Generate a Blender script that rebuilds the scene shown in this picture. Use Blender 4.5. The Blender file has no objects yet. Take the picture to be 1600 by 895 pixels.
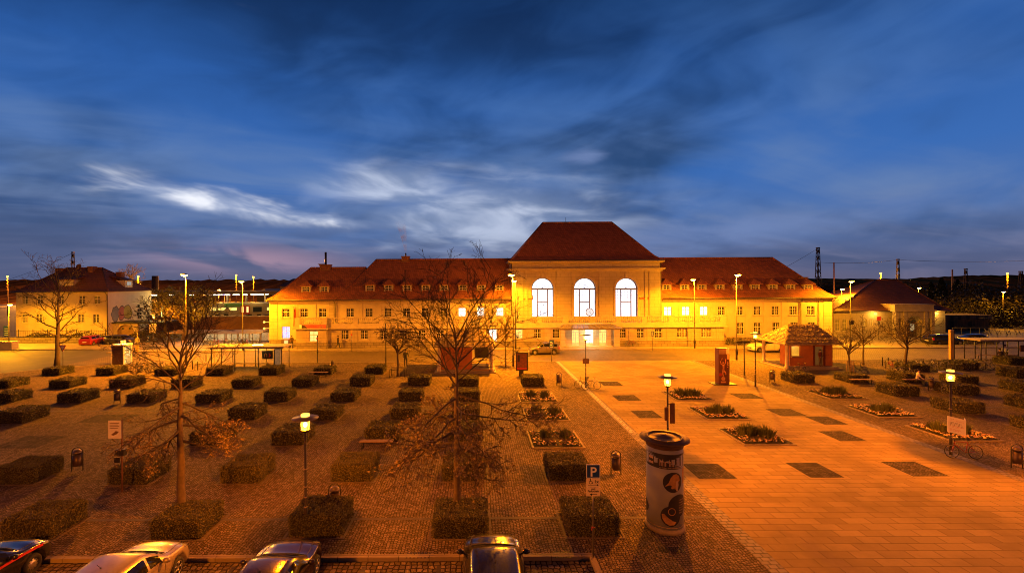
import bpy, bmesh, math, random
from mathutils import Vector, Matrix
R = math.radians
C = bpy.context.scene.collection
scene = bpy.context.scene

# ------------------------------------------------------------------ camera, sky, sun, exposure
CAM_H, FPX, U0, V0, ROLL = 9.0, 711.0, 740.0, 440.0, 0.005
cam = bpy.data.cameras.new('camera')
cam_ob = bpy.data.objects.new('camera', cam); C.objects.link(cam_ob)
cam.sensor_width = 36.0
cam.lens = FPX / 1600 * 36
cam.shift_x = (800 - U0) / 1600
cam.shift_y = -(447.5 - V0) / 1600
cam.clip_start, cam.clip_end = 0.1, 9000
cam_ob.matrix_world = Matrix.Translation((0, 0, CAM_H)) @ Matrix.Rotation(R(90), 4, 'X') @ Matrix.Rotation(-ROLL, 4, 'Z')
scene.camera = cam_ob

scene.render.engine = 'CYCLES'
scene.view_settings.view_transform = 'Standard'
scene.view_settings.look = 'None'
scene.view_settings.exposure = 0.0
scene.view_settings.gamma = 1.0
scene.view_settings.use_curve_mapping = False
scene.cycles.use_denoising = True
scene.cycles.filter_width = 1.0
scene.cycles.max_bounces = 5
scene.cycles.diffuse_bounces = 2
scene.cycles.glossy_bounces = 3
scene.cycles.transmission_bounces = 4
scene.cycles.volume_bounces = 0
scene.cycles.sample_clamp_indirect = 4.0
scene.cycles.caustics_reflective = False
scene.cycles.caustics_refractive = False

SUN_EL, SUN_ROT = 14.0, 205.0
sun = bpy.data.lights.new('sun', 'SUN')
sun.energy = 0.012
sun.angle = R(60)
sun.color = (1.0, 0.62, 0.40)
sun_ob = bpy.data.objects.new('sun', sun); C.objects.link(sun_ob)
# light falls from behind the camera, high and very soft (the last glow of the evening)
sun_ob.rotation_euler = (R(55), 0, R(-18))

w = bpy.data.worlds.new('World'); scene.world = w
w.use_nodes = True
NT = w.node_tree
NT.nodes.clear()

class Nodes:
    'small helper for node trees'
    def __init__(s, nt): s.nt = nt
    def n(s, typ, **kw):
        nd = s.nt.nodes.new(typ)
        for k, v in kw.items(): setattr(nd, k, v)
        return nd
    def put(s, sock, v):
        if isinstance(v, bpy.types.NodeSocket): s.nt.links.new(v, sock)
        elif v is not None: sock.default_value = v
    def math(s, op, a, b=None, c=None, clamp=False):
        nd = s.n('ShaderNodeMath', operation=op, use_clamp=clamp)
        s.put(nd.inputs[0], a)
        if b is not None: s.put(nd.inputs[1], b)
        if c is not None: s.put(nd.inputs[2], c)
        return nd.outputs[0]
    def vec(s, x, y, z):
        nd = s.n('ShaderNodeCombineXYZ')
        for i, v in enumerate((x, y, z)): s.put(nd.inputs[i], v)
        return nd.outputs[0]
    def xyz(s, v):
        nd = s.n('ShaderNodeSeparateXYZ'); s.put(nd.inputs[0], v); return nd.outputs
    def noise(s, v, scale, detail=4, rough=0.55, dist=0.0):
        nd = s.n('ShaderNodeTexNoise')
        s.put(nd.inputs['Vector'], v)
        nd.inputs['Scale'].default_value = scale; nd.inputs['Detail'].default_value = detail
        nd.inputs['Roughness'].default_value = rough; nd.inputs['Distortion'].default_value = dist
        return nd.outputs['Fac']
    def ramp(s, fac, stops, mode='LINEAR'):
        nd = s.n('ShaderNodeValToRGB'); s.put(nd.inputs[0], fac)
        cr = nd.color_ramp; cr.interpolation = mode
        while len(cr.elements) < len(stops): cr.elements.new(0.5)
        for e, (p, c) in zip(cr.elements, stops):
            e.position = p
            e.color = (c[0], c[1], c[2], 1) if not isinstance(c, (int, float)) else (c, c, c, 1)
        return nd.outputs[0]
    def mix(s, fac, a, b, blend='MIX'):
        nd = s.n('ShaderNodeMix', data_type='RGBA', blend_type=blend)
        s.put(nd.inputs[0], fac)
        for i, v in ((6, a), (7, b)):
            if isinstance(v, tuple) and len(v) == 3: v = (*v, 1)
            s.put(nd.inputs[i], v)
        return nd.outputs[2]
    def smooth(s, x, lo, hi):
        nd = s.n('ShaderNodeMapRange', interpolation_type='SMOOTHSTEP')
        s.put(nd.inputs[0], x); nd.inputs[1].default_value = lo; nd.inputs[2].default_value = hi
        return nd.outputs[0]

def srgb(r, g, b):
    f = lambda c: (c / 255 / 12.92) if c / 255 <= 0.04045 else ((c / 255 + 0.055) / 1.055) ** 2.4
    return (f(r), f(g), f(b))

def build_sky():
    N = Nodes(NT)
    gen = N.n('ShaderNodeTexCoord').outputs['Generated']
    x, y, z = N.xyz(gen)
    hor = N.math('SQRT', N.math('ADD', N.math('MULTIPLY', x, x), N.math('MULTIPLY', y, y)))
    el = N.math('MULTIPLY', N.math('ARCTAN2', z, hor), 180 / math.pi)      # degrees above the horizon
    az = N.math('MULTIPLY', N.math('ARCTAN2', x, y), 180 / math.pi)        # degrees right of north (+Y)
    # cloud layer seen in perspective: a plane overhead
    zz = N.math('MAXIMUM', z, 0.015)
    zz = N.math('ADD', zz, 0.10)
    px = N.math('DIVIDE', x, zz); py = N.math('DIVIDE', y, zz)
    # streaks: rotate, stretch
    ca, sa = math.cos(R(24)), math.sin(R(24))
    sx = N.math('ADD', N.math('MULTIPLY', px, ca), N.math('MULTIPLY', py, sa))
    sy = N.math('SUBTRACT', N.math('MULTIPLY', py, ca), N.math('MULTIPLY', px, sa))
    n1 = N.noise(N.vec(N.math('MULTIPLY', sx, 0.55), N.math('MULTIPLY', sy, 0.8), 0.0), 0.85, 3, 0.5, 0.5)     # broad banks
    n2 = N.noise(N.vec(N.math('MULTIPLY', sx, 0.45), N.math('MULTIPLY', sy, 1.0), 3.0), 1.5, 4, 0.5, 0.6)     # soft streaks
    n5 = N.noise(N.vec(N.math('MULTIPLY', az, 0.055), N.math('MULTIPLY', N.math('SUBTRACT', el, N.math('MULTIPLY', az, 0.16)), 0.13), 5.0), 1.35, 4, 0.5, 0.5)   # mottling
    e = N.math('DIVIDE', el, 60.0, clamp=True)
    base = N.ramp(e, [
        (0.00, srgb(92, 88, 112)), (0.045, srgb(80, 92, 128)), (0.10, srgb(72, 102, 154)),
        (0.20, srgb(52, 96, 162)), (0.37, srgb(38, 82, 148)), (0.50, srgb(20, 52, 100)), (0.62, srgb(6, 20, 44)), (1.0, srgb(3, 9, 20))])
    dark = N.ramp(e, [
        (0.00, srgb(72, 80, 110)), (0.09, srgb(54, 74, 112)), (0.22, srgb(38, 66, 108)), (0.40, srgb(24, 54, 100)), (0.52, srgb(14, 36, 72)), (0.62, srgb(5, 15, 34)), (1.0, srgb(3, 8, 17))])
    pale = N.ramp(e, [
        (0.00, srgb(112, 106, 130)), (0.15, srgb(100, 122, 160)), (0.34, srgb(68, 104, 158)), (0.5, srgb(36, 72, 124)), (0.62, srgb(8, 24, 50)), (1.0, srgb(4, 10, 20))])
    def blob(a0, e0, wa, we, tilt):
        da = N.math('SUBTRACT', az, a0)
        de = N.math('SUBTRACT', N.math('SUBTRACT', el, e0), N.math('MULTIPLY', da, tilt))
        q = N.math('ADD', N.math('POWER', N.math('ABSOLUTE', N.math('DIVIDE', da, wa)), 2.0), N.math('POWER', N.math('ABSOLUTE', N.math('DIVIDE', de, we)), 2.0))
        return N.math('POWER', 2.718, N.math('MULTIPLY', q, -1.0))
    bank = N.math('MULTIPLY', blob(15, 14.0, 15, 6.0, 0.25), 0.22)
    bank = N.math('ADD', bank, N.math('MULTIPLY', blob(0, 27, 40, 4.0, 0.0), 0.10))
    bank = N.math('ADD', bank, N.math('MULTIPLY', blob(-8, 15.0, 12, 2.6, 0.1), 0.12))
    bank = N.math('ADD', bank, N.math('MULTIPLY', blob(-44, 9, 9, 6.0, 0.0), 0.16))
    bank = N.math('SUBTRACT', bank, N.math('MULTIPLY', blob(-25, 16, 13, 6.0, -0.1), 0.16))
    bank = N.math('SUBTRACT', bank, N.math('MULTIPLY', blob(40, 12.5, 13, 5.0, 0.1), 0.24))
    f_dark = N.math('ADD', N.math('ADD', N.math('MULTIPLY', n1, 0.55), N.math('MULTIPLY', n5, 0.55)), bank)
    col = N.mix(N.smooth(f_dark, 0.42, 0.80), base, dark)
    f_pale = N.math('ADD', N.math('MULTIPLY', n2, 0.65), N.math('MULTIPLY', N.math('SUBTRACT', 1.0, n5), 0.35))
    col = N.mix(N.math('MULTIPLY', N.smooth(f_pale, 0.40, 0.72), 0.72), col, pale)
    lowv = N.vec(N.math('MULTIPLY', az, 0.06), N.math('MULTIPLY', el, 0.22), 1.7)
    n3 = N.noise(lowv, 1.4, 4, 0.5, 0.5)
    # bright break in the cloud: a streak on the left running into a broad pale patch above the left wing
    n4 = N.noise(N.vec(N.math('MULTIPLY', az, 0.10), N.math('MULTIPLY', N.math('ADD', el, N.math('MULTIPLY', az, 0.10)), 0.33), 8.0), 1.15, 4, 0.5, 0.4)
    patch = N.math('MAXIMUM', blob(-9, 11.6, 9.0, 3.2, 0.0), N.math('MULTIPLY', blob(1, 8.4, 17, 4.8, -0.02), 0.95))
    patch = N.smooth(N.math('ADD', patch, N.math('MULTIPLY', N.math('SUBTRACT', n4, 0.5), 0.62)), 0.10, 0.95)
    col = N.mix(N.math('MULTIPLY', patch, 0.82), col, N.mix(N.smooth(n4, 0.36, 0.68), srgb(118, 134, 166), srgb(178, 188, 210)))
    streak = N.math('MAXIMUM', blob(-30, 8.9, 11.5, 1.9, -0.115), N.math('MULTIPLY', blob(-17, 7.4, 9, 1.0, -0.10), 0.95))
    sgate = N.smooth(streak, 0.10, 0.55)
    streak = N.smooth(N.math('ADD', streak, N.math('MULTIPLY', N.math('SUBTRACT', n4, 0.5), 1.7)), 0.26, 1.12)
    streak = N.math('MULTIPLY', streak, sgate)
    col = N.mix(N.math('MULTIPLY', streak, 0.95), col, N.mix(N.smooth(n4, 0.42, 0.66), srgb(150, 162, 190), srgb(226, 228, 236)))
    wisp = N.math('MAXIMUM', blob(30, 5.0, 26, 2.6, 0.07), blob(13.5, 14.8, 3.6, 1.2, 0.0))
    col = N.mix(N.math('MULTIPLY', N.smooth(wisp, 0.1, 0.6), N.smooth(N.math('ADD', wisp, N.math('MULTIPLY', N.math('SUBTRACT', n4, 0.5), 1.6)), 0.4, 1.4)), col, srgb(98, 118, 162))
    lowc = N.math('MULTIPLY', N.smooth(n3, 0.40, 0.62), N.math('SUBTRACT', 1.0, N.smooth(el, 3.5, 8.0)))
    lowc = N.math('MULTIPLY', lowc, N.smooth(az, 16.0, -8.0))
    col = N.mix(N.math('MULTIPLY', lowc, 0.70), col, srgb(64, 78, 112))
    # mauve light low on the left horizon
    mv = N.math('MULTIPLY', blob(-26, 2.6, 9, 1.5, -0.03), N.smooth(n4, 0.40, 0.62))
    col = N.mix(N.math('MULTIPLY', mv, 0.85), col, srgb(152, 126, 146))
    # the glow is in the north: the sky behind the square is darker
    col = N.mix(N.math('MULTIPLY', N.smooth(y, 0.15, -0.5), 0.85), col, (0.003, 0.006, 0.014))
    # below the horizon: dark
    col = N.mix(N.smooth(el, -3.0, -0.2), (0.012, 0.011, 0.014), col)
    sky = N.n('ShaderNodeTexSky', sky_type='NISHITA')
    sky.sun_disc = False
    sky.sun_elevation = R(-1.5); sky.sun_rotation = R(-25); sky.altitude = 200
    bg1 = N.n('ShaderNodeBackground'); N.put(bg1.inputs[0], sky.outputs[0]); bg1.inputs[1].default_value = 0.0015
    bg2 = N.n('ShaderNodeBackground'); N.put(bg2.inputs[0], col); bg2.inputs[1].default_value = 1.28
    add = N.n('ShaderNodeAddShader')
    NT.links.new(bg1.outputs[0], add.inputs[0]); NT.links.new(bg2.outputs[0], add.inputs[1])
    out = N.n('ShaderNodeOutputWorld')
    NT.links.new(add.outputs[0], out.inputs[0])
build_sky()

# ------------------------------------------------------------------ survey helpers: a point of the place from its bearing
def ang(u, v):
    du, dv = u - U0, v - V0
    return du - ROLL * dv, dv + ROLL * du
def G(u, v, z=0.0):
    a, b = ang(u, v)
    d = FPX * (CAM_H - z) / b
    return Vector((a / FPX * d, d, z))
def P(u, v, Y):
    a, b = ang(u, v)
    return Vector((a / FPX * Y, Y, CAM_H - b / FPX * Y))
def PX(u, v, Y): return P(u, v, Y).x
def PZ(u, v, Y): return P(u, v, Y).z

# ------------------------------------------------------------------ object helpers
def tag(o, label, cat, group=None, kind=None):
    if label: o['label'] = label
    if cat: o['category'] = cat
    if group: o['group'] = group
    if kind: o['kind'] = kind
    return o
def empty(name, loc, label=None, cat=None, group=None):
    o = bpy.data.objects.new(name, None); C.objects.link(o)
    o.location = loc; o.empty_display_size = 0.2
    return tag(o, label, cat, group)
def root_of(o):
    while o.parent: o = o.parent
    return o
def link_mesh(name, me, parent=None):
    o = bpy.data.objects.new(name, me); C.objects.link(o)
    if parent: o.parent = parent
    return o
def dup(root, loc, rz=0.0, label=None, group=None):
    r = root.copy(); C.objects.link(r)
    r.location = loc; r.rotation_euler = (0, 0, rz)
    if label: r['label'] = label
    if group: r['group'] = group
    for ch in list(root.children):
        c = ch.copy(); C.objects.link(c); c.parent = r
        for g in list(ch.children):
            d = g.copy(); C.objects.link(d); d.parent = c
    return r

class MB:
    'collects shapes and links them as ONE mesh object'
    def __init__(s): s.v, s.f, s.mi, s.sm = [], [], [], []
    def add(s, vs, fs, mi=0, sm=False):
        b = len(s.v); s.v.extend([tuple(p) for p in vs])
        for f in fs:
            s.f.append([i + b for i in f]); s.mi.append(mi); s.sm.append(sm)
        return s
    def box(s, x0, x1, y0, y1, z0, z1, mi=0):
        vs = [(x0,y0,z0),(x1,y0,z0),(x1,y1,z0),(x0,y1,z0),(x0,y0,z1),(x1,y0,z1),(x1,y1,z1),(x0,y1,z1)]
        return s.add(vs, [(0,3,2,1),(4,5,6,7),(0,1,5,4),(1,2,6,5),(2,3,7,6),(3,0,4,7)], mi)
    def bbox(s, x0, x1, y0, y1, z0, z1, b=0.02, mi=0):
        'box with bevelled vertical and top edges'
        def ring(i, z): return [(x0+i+b,y0+i,z),(x1-i-b,y0+i,z),(x1-i,y0+i+b,z),(x1-i,y1-i-b,z),(x1-i-b,y1-i,z),(x0+i+b,y1-i,z),(x0+i,y1-i-b,z),(x0+i,y0+i+b,z)]
        rs = [ring(0, z0), ring(0, z1 - b), ring(b, z1)]
        vs = sum(rs, []); fs = []
        for k in range(2):
            for i in range(8):
                j = (i + 1) % 8; fs.append((k*8+i, k*8+j, k*8+8+j, k*8+8+i))
        fs.append(tuple(range(16, 24))); fs.append(tuple(range(7, -1, -1)))
        return s.add(vs, fs, mi)
    def tube(s, pts, r, n=8, mi=0, caps=True, sm=True):
        pts = [Vector(p) for p in pts]
        rs = r if isinstance(r, (list, tuple)) else [r] * len(pts)
        vs, fs = [], []
        prev = None
        for i, p in enumerate(pts):
            d = (pts[min(i+1, len(pts)-1)] - pts[max(i-1, 0)])
            if d.length < 1e-9: d = Vector((0,0,1))
            d.normalize()
            if prev is None:
                a = Vector((0,0,1)) if abs(d.z) < 0.9 else Vector((1,0,0))
                s1 = d.cross(a).normalized()
            else:
                s1 = (prev - d * prev.dot(d))
                if s1.length < 1e-6: s1 = d.orthogonal()
                s1.normalize()
            prev = s1
            s2 = d.cross(s1)
            for k in range(n):
                t = 2*math.pi*k/n
                vs.append(p + (s1*math.cos(t) + s2*math.sin(t)) * rs[i])
        for i in range(len(pts)-1):
            for k in range(n):
                a, b = i*n+k, i*n+(k+1)%n
                fs.append((a, b, b+n, a+n))
        if caps:
            fs.append(tuple(range(n-1, -1, -1))); fs.append(tuple(range((len(pts)-1)*n, len(pts)*n)))
        return s.add(vs, fs, mi, sm)
    def lathe(s, prof, cx=0, cy=0, n=20, mi=0, sm=True, z0=0):
        vs, fs = [], []
        for r, z in prof:
            for k in range(n):
                t = 2*math.pi*k/n
                vs.append((cx + r*math.cos(t), cy + r*math.sin(t), z0+z))
        for i in range(len(prof)-1):
            for k in range(n):
                a, b = i*n+k, i*n+(k+1)%n
                fs.append((a, b, b+n, a+n))
        fs.append(tuple(range(n-1, -1, -1))); fs.append(tuple(range((len(prof)-1)*n, len(prof)*n)))
        return s.add(vs, fs, mi, sm)
    def torus(s, c, axis, Rr, r, n=28, m=6, mi=0, a0=0, a1=2*math.pi):
        c = Vector(c); ax = Vector(axis).normalized(); s1 = ax.orthogonal().normalized(); s2 = ax.cross(s1)
        pts = [c + (s1*math.cos(t) + s2*math.sin(t))*Rr for t in [a0 + (a1-a0)*i/n for i in range(n+1)]]
        vs, fs = [], []
        for p in pts:
            d = (p - c).normalized()
            for k in range(m):
                t = 2*math.pi*k/m
                vs.append(p + (d*math.cos(t) + ax*math.sin(t))*r)
        for i in range(n):
            for k in range(m):
                a, b = i*m+k, i*m+(k+1)%m
                fs.append((a, b, b+m, a+m))
        return s.add(vs, fs, mi, True)
    def disc(s, c, axis, r, t, n=20, mi=0):
        c = Vector(c); ax = Vector(axis).normalized()
        return s.tube([c - ax*t/2, c + ax*t/2], r, n, mi, True, False)
    def prism(s, poly, y0, y1, mi=0):
        'polygon in x,z pushed along y'
        n = len(poly)
        vs = [(x, y0, z) for x, z in poly] + [(x, y1, z) for x, z in poly]
        fs = [tuple(range(n)), tuple(range(2*n-1, n-1, -1))]
        for i in range(n):
            j = (i+1) % n; fs.append((i, i+n, j+n, j))
        return s.add(vs, fs, mi)
    def slab(s, poly, z0, z1, mi=0):
        'polygon in x,y between two heights'
        n = len(poly)
        vs = [(x, y, z0) for x, y in poly] + [(x, y, z1) for x, y in poly]
        fs = [tuple(range(n-1, -1, -1)), tuple(range(n, 2*n))]
        for i in range(n):
            j = (i+1) % n; fs.append((i, j, j+n, i+n))
        return s.add(vs, fs, mi)
    def sphere(s, c, r, n=12, m=8, mi=0, sz=1.0):
        prof = [(max(1e-4, r*math.sin(math.pi*i/m)), -r*sz*math.cos(math.pi*i/m)) for i in range(m+1)]
        return s.lathe([(a, b + c[2]) for a, b in prof], c[0], c[1], n, mi)
    def quad(s, a, b, c, d, mi=0): return s.add([a, b, c, d], [(0,1,2,3)], mi)
    def text(s, string, size, org, xdir=(1,0,0), ydir=(0,0,1), mi=0, align='CENTER', depth=0.004, fit=None, bold=0.0):
        vs, fs = text_geo(string, size, align, depth, bold)
        if fit:
            wd = max(v[0] for v in vs) - min(v[0] for v in vs)
            k = fit / wd; vs = [(v[0]*k, v[1], v[2]) for v in vs]
        org, xd, yd = Vector(org), Vector(xdir).normalized(), Vector(ydir).normalized()
        nd = xd.cross(yd)
        return s.add([org + xd*v[0] + yd*v[1] + nd*v[2] for v in vs], fs, mi)
    def build(s, name, mats, parent=None, smooth=None):
        off = Vector((0,0,0))
        if parent: off = root_of(parent).location
        me = bpy.data.meshes.new(name)
        me.from_pydata([(x-off.x, y-off.y, z-off.z) for x, y, z in s.v], [], s.f)
        for m in (mats if isinstance(mats, (list, tuple)) else [mats]): me.materials.append(m)
        me.polygons.foreach_set('material_index', s.mi)
        me.polygons.foreach_set('use_smooth', s.sm if smooth is None else [smooth]*len(s.f))
        bm = bmesh.new(); bm.from_mesh(me)
        if len(bm.faces) < 40000: bmesh.ops.recalc_face_normals(bm, faces=bm.faces)
        bm.to_mesh(me); bm.free()
        me.update()
        return link_mesh(name, me, parent)

def split(mb, name, mats, parent=None, kind=None):
    'every separate piece of the collector becomes an object of its own'
    up = list(range(len(mb.v)))
    def find(a):
        while up[a] != a: up[a] = up[up[a]]; a = up[a]
        return a
    for f in mb.f:
        for i in f[1:]: up[find(i)] = find(f[0])
    isl = {}
    for k, f in enumerate(mb.f): isl.setdefault(find(f[0]), []).append(k)
    out = []
    for ks in isl.values():
        used = sorted({i for k in ks for i in mb.f[k]}); mp = {j: n for n, j in enumerate(used)}
        q = MB(); q.v = [mb.v[j] for j in used]; q.f = [[mp[i] for i in mb.f[k]] for k in ks]; q.mi = [mb.mi[k] for k in ks]; q.sm = [mb.sm[k] for k in ks]
        o = q.build(name, mats, parent)
        if kind: o['kind'] = kind
        out.append(o)
    return out
_tc = {}
def text_geo(string, size, align='CENTER', depth=0.004, bold=0.0):
    key = (string, size, align, depth, bold)
    if key in _tc: return _tc[key]
    cu = bpy.data.curves.new('t', 'FONT'); cu.body = string; cu.size = size; cu.align_x = align
    cu.extrude = depth/2; cu.resolution_u = 3; cu.offset = bold
    ob = bpy.data.objects.new('t', cu); C.objects.link(ob)
    dg = bpy.context.evaluated_depsgraph_get()
    me = bpy.data.meshes.new_from_object(ob.evaluated_get(dg))
    vs = [tuple(v.co) for v in me.vertices]; fs = [tuple(p.vertices) for p in me.polygons]
    bpy.data.objects.remove(ob); bpy.data.curves.remove(cu); bpy.data.meshes.remove(me)
    _tc[key] = (vs, fs)
    return vs, fs

def holed_wall(name, mat, parent, outer, holes, y, t, axis='x', at=0.0):
    'wall of thickness t behind plane y, outline and openings in (x, z); axis y: plane x = at, outline in (y, z)'
    cu = bpy.data.curves.new('w', 'CURVE'); cu.dimensions = '2D'; cu.fill_mode = 'BOTH'; cu.extrude = t/2
    for poly in [outer] + holes:
        sp = cu.splines.new('POLY'); sp.points.add(len(poly)-1); sp.use_cyclic_u = True
        for p, (a, b) in zip(sp.points, poly): p.co = (a, b, 0, 1)
    ob = bpy.data.objects.new('w', cu); C.objects.link(ob)
    dg = bpy.context.evaluated_depsgraph_get()
    me = bpy.data.meshes.new_from_object(ob.evaluated_get(dg))
    mb = MB()
    if axis == 'x': vs = [(v.co.x, y + t/2 + v.co.z, v.co.y) for v in me.vertices]
    else: vs = [(at + v.co.z, v.co.x, v.co.y) for v in me.vertices]
    mb.add(vs, [tuple(p.vertices) for p in me.polygons])
    bpy.data.objects.remove(ob); bpy.data.curves.remove(cu); bpy.data.meshes.remove(me)
    return mb.build(name, mat, parent)
def rect(x0, x1, z0, z1): return [(x0,z0),(x1,z0),(x1,z1),(x0,z1)]
def archpoly(xc, r, z0, zs, n=16):
    return [(xc-r, z0), (xc+r, z0)] + [(xc + r*math.cos(math.pi*i/n), zs + r*math.sin(math.pi*i/n)) for i in range(n+1)]

# ------------------------------------------------------------------ materials
_mats = {}
def new_mat(name):
    m = bpy.data.materials.new(name); m.use_nodes = True
    N = Nodes(m.node_tree)
    bsdf = m.node_tree.nodes['Principled BSDF']
    return m, N, bsdf
def plain(name, col, rough=0.6, metal=0.0, var=0.15, scale=6.0, bump=0.0, spec=0.5, coat=0.0):
    if name in _mats: return _mats[name]
    m, N, b = new_mat(name)
    co = N.n('ShaderNodeTexCoord').outputs['Object']
    nz = N.noise(co, scale, 5, 0.6)
    nz2 = N.noise(co, scale*0.13, 3, 0.5)
    f = N.math('MULTIPLY', N.math('ADD', nz, nz2), 0.5)
    lo = tuple(c*(1-var*1.6) for c in col); hi = tuple(min(1, c*(1+var*1.6)) for c in col)
    N.put(b.inputs['Base Color'], N.ramp(f, [(0.3, lo), (0.7, hi)]))
    N.put(b.inputs['Roughness'], N.math('ADD', N.math('MULTIPLY', nz, 0.2), rough-0.1))
    b.inputs['Metallic'].default_value = metal
    b.inputs['Specular IOR Level'].default_value = spec
    if coat: b.inputs['Coat Weight'].default_value = coat; b.inputs['Coat Roughness'].default_value = 0.05
    if bump:
        bp = N.n('ShaderNodeBump'); bp.inputs['Strength'].default_value = bump; bp.inputs['Distance'].default_value = 0.02
        N.put(bp.inputs['Height'], nz); N.put(b.inputs['Normal'], bp.outputs[0])
    _mats[name] = m; return m
def emit(name, col, strength, var=0.0, scale=3.0):
    if name in _mats: return _mats[name]
    m, N, b = new_mat(name)
    b.inputs['Base Color'].default_value = (0.04, 0.04, 0.04, 1)
    b.inputs['Emission Color'].default_value = (*col, 1)
    b.inputs['Emission Strength'].default_value = strength
    if var:
        co = N.n('ShaderNodeTexCoord').outputs['Object']
        nz = N.noise(co, scale, 2, 0.5)
        N.put(b.inputs['Emission Strength'], N.math('MULTIPLY', N.math('ADD', N.math('MULTIPLY', N.math('SUBTRACT', nz, 0.5), var*2), 1.0), strength))
    _mats[name] = m; return m
def glass(name, col=(0.02, 0.025, 0.03), rough=0.06):
    if name in _mats: return _mats[name]
    m, N, b = new_mat(name)
    b.inputs['Base Color'].default_value = (*col, 1)
    b.inputs['Roughness'].default_value = rough
    b.inputs['Specular IOR Level'].default_value = 0.35
    _mats[name] = m; return m

def mat_cobble(name, scale, arc, c_lo, c_hi, joint, dark_patch=0.35, bump=0.5):
    'small natural stones; arc > 0 lays them in segmental arcs of that width'
    m, N, b = new_mat(name)
    co = N.n('ShaderNodeTexCoord').outputs['Object']
    x, y, z = N.xyz(co)
    if arc:
        xm = N.math('SUBTRACT', N.math('MODULO', N.math('ADD', x, 400*arc), arc), arc/2)
        rr = arc*0.72
        bow = N.math('SQRT', N.math('SUBTRACT', rr*rr, N.math('MULTIPLY', xm, xm)))
        y2 = N.math('ADD', y, N.math('MULTIPLY', bow, 1.0))
        v = N.vec(N.math('MULTIPLY', x, scale), N.math('MULTIPLY', y2, scale), 0)
    else:
        v = N.vec(N.math('MULTIPLY', x, scale), N.math('MULTIPLY', y, scale), 0)
    vo = N.n('ShaderNodeTexVoronoi', voronoi_dimensions='2D'); N.put(vo.inputs['Vector'], v)
    vo.inputs['Scale'].default_value = 1.0; vo.inputs['Randomness'].default_value = 0.45
    ve = N.n('ShaderNodeTexVoronoi', voronoi_dimensions='2D', feature='DISTANCE_TO_EDGE'); N.put(ve.inputs['Vector'], v)
    ve.inputs['Scale'].default_value = 1.0; ve.inputs['Randomness'].default_value = 0.45
    edge = N.smooth(ve.outputs['Distance'], 0.03, 0.17)
    cell = N.xyz(vo.outputs['Color'])[0]
    stone = N.mix(cell, c_lo, c_hi)
    big = N.noise(co, 0.22, 4, 0.6); mid = N.noise(co, 1.3, 3, 0.6)
    stone = N.mix(N.math('MULTIPLY', N.smooth(N.math('ADD', N.math('MULTIPLY', big, 0.65), N.math('MULTIPLY', mid, 0.35)), 0.42, 0.66), dark_patch), stone, tuple(c*0.45 for c in c_lo))
    colr = N.mix(edge, joint, stone)
    N.put(b.inputs['Base Color'], colr)
    b.inputs['Roughness'].default_value = 0.85
    b.inputs['Specular IOR Level'].default_value = 0.12
    bp = N.n('ShaderNodeBump'); bp.inputs['Strength'].default_value = bump; bp.inputs['Distance'].default_value = 0.03
    N.put(bp.inputs['Height'], N.math('ADD', edge, N.math('MULTIPLY', cell, 0.5))); N.put(b.inputs['Normal'], bp.outputs[0])
    _mats[name] = m; return m

def mat_brick(name, c1, c2, mortar, bw, bh, msize=0.012, plane='xy', rough=0.75, bump=0.35, stain=0.3, offset=0.5, coord='Object', spec=0.3, msmooth=0.3):
    m, N, b = new_mat(name)
    co = N.n('ShaderNodeTexCoord').outputs[coord]
    x, y, z = N.xyz(co)
    if plane == 'xy': v = N.vec(x, y, 0)
    else: v = N.vec(N.math('ADD', x, y), z, 0)
    br = N.n('ShaderNodeTexBrick', offset=offset); N.put(br.inputs['Vector'], v)
    br.inputs['Scale'].default_value = 1.0
    br.inputs['Color1'].default_value = (*c1, 1); br.inputs['Color2'].default_value = (*c2, 1); br.inputs['Mortar'].default_value = (*mortar, 1)
    br.inputs['Mortar Size'].default_value = msize; br.inputs['Mortar Smooth'].default_value = msmooth
    br.inputs['Brick Width'].default_value = bw; br.inputs['Row Height'].default_value = bh
    big = N.noise(co, 0.3, 5, 0.62); fine = N.noise(co, 9.0, 4, 0.6)
    col = N.mix(N.math('MULTIPLY', N.smooth(big, 0.40, 0.70), stain), br.outputs['Color'], tuple(c*0.5 for c in c2))
    col = N.mix(N.math('MULTIPLY', N.smooth(fine, 0.35, 0.75), 0.25), col, tuple(c*0.6 for c in c1))
    N.put(b.inputs['Base Color'], col)
    b.inputs['Roughness'].default_value = rough; b.inputs['Specular IOR Level'].default_value = spec
    bp = N.n('ShaderNodeBump'); bp.inputs['Strength'].default_value = bump; bp.inputs['Distance'].default_value = 0.02
    N.put(bp.inputs['Height'], N.math('SUBTRACT', N.math('MULTIPLY', fine, 0.3), br.outputs['Fac'])); N.put(b.inputs['Normal'], bp.outputs[0])
    _mats[name] = m; return m

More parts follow.
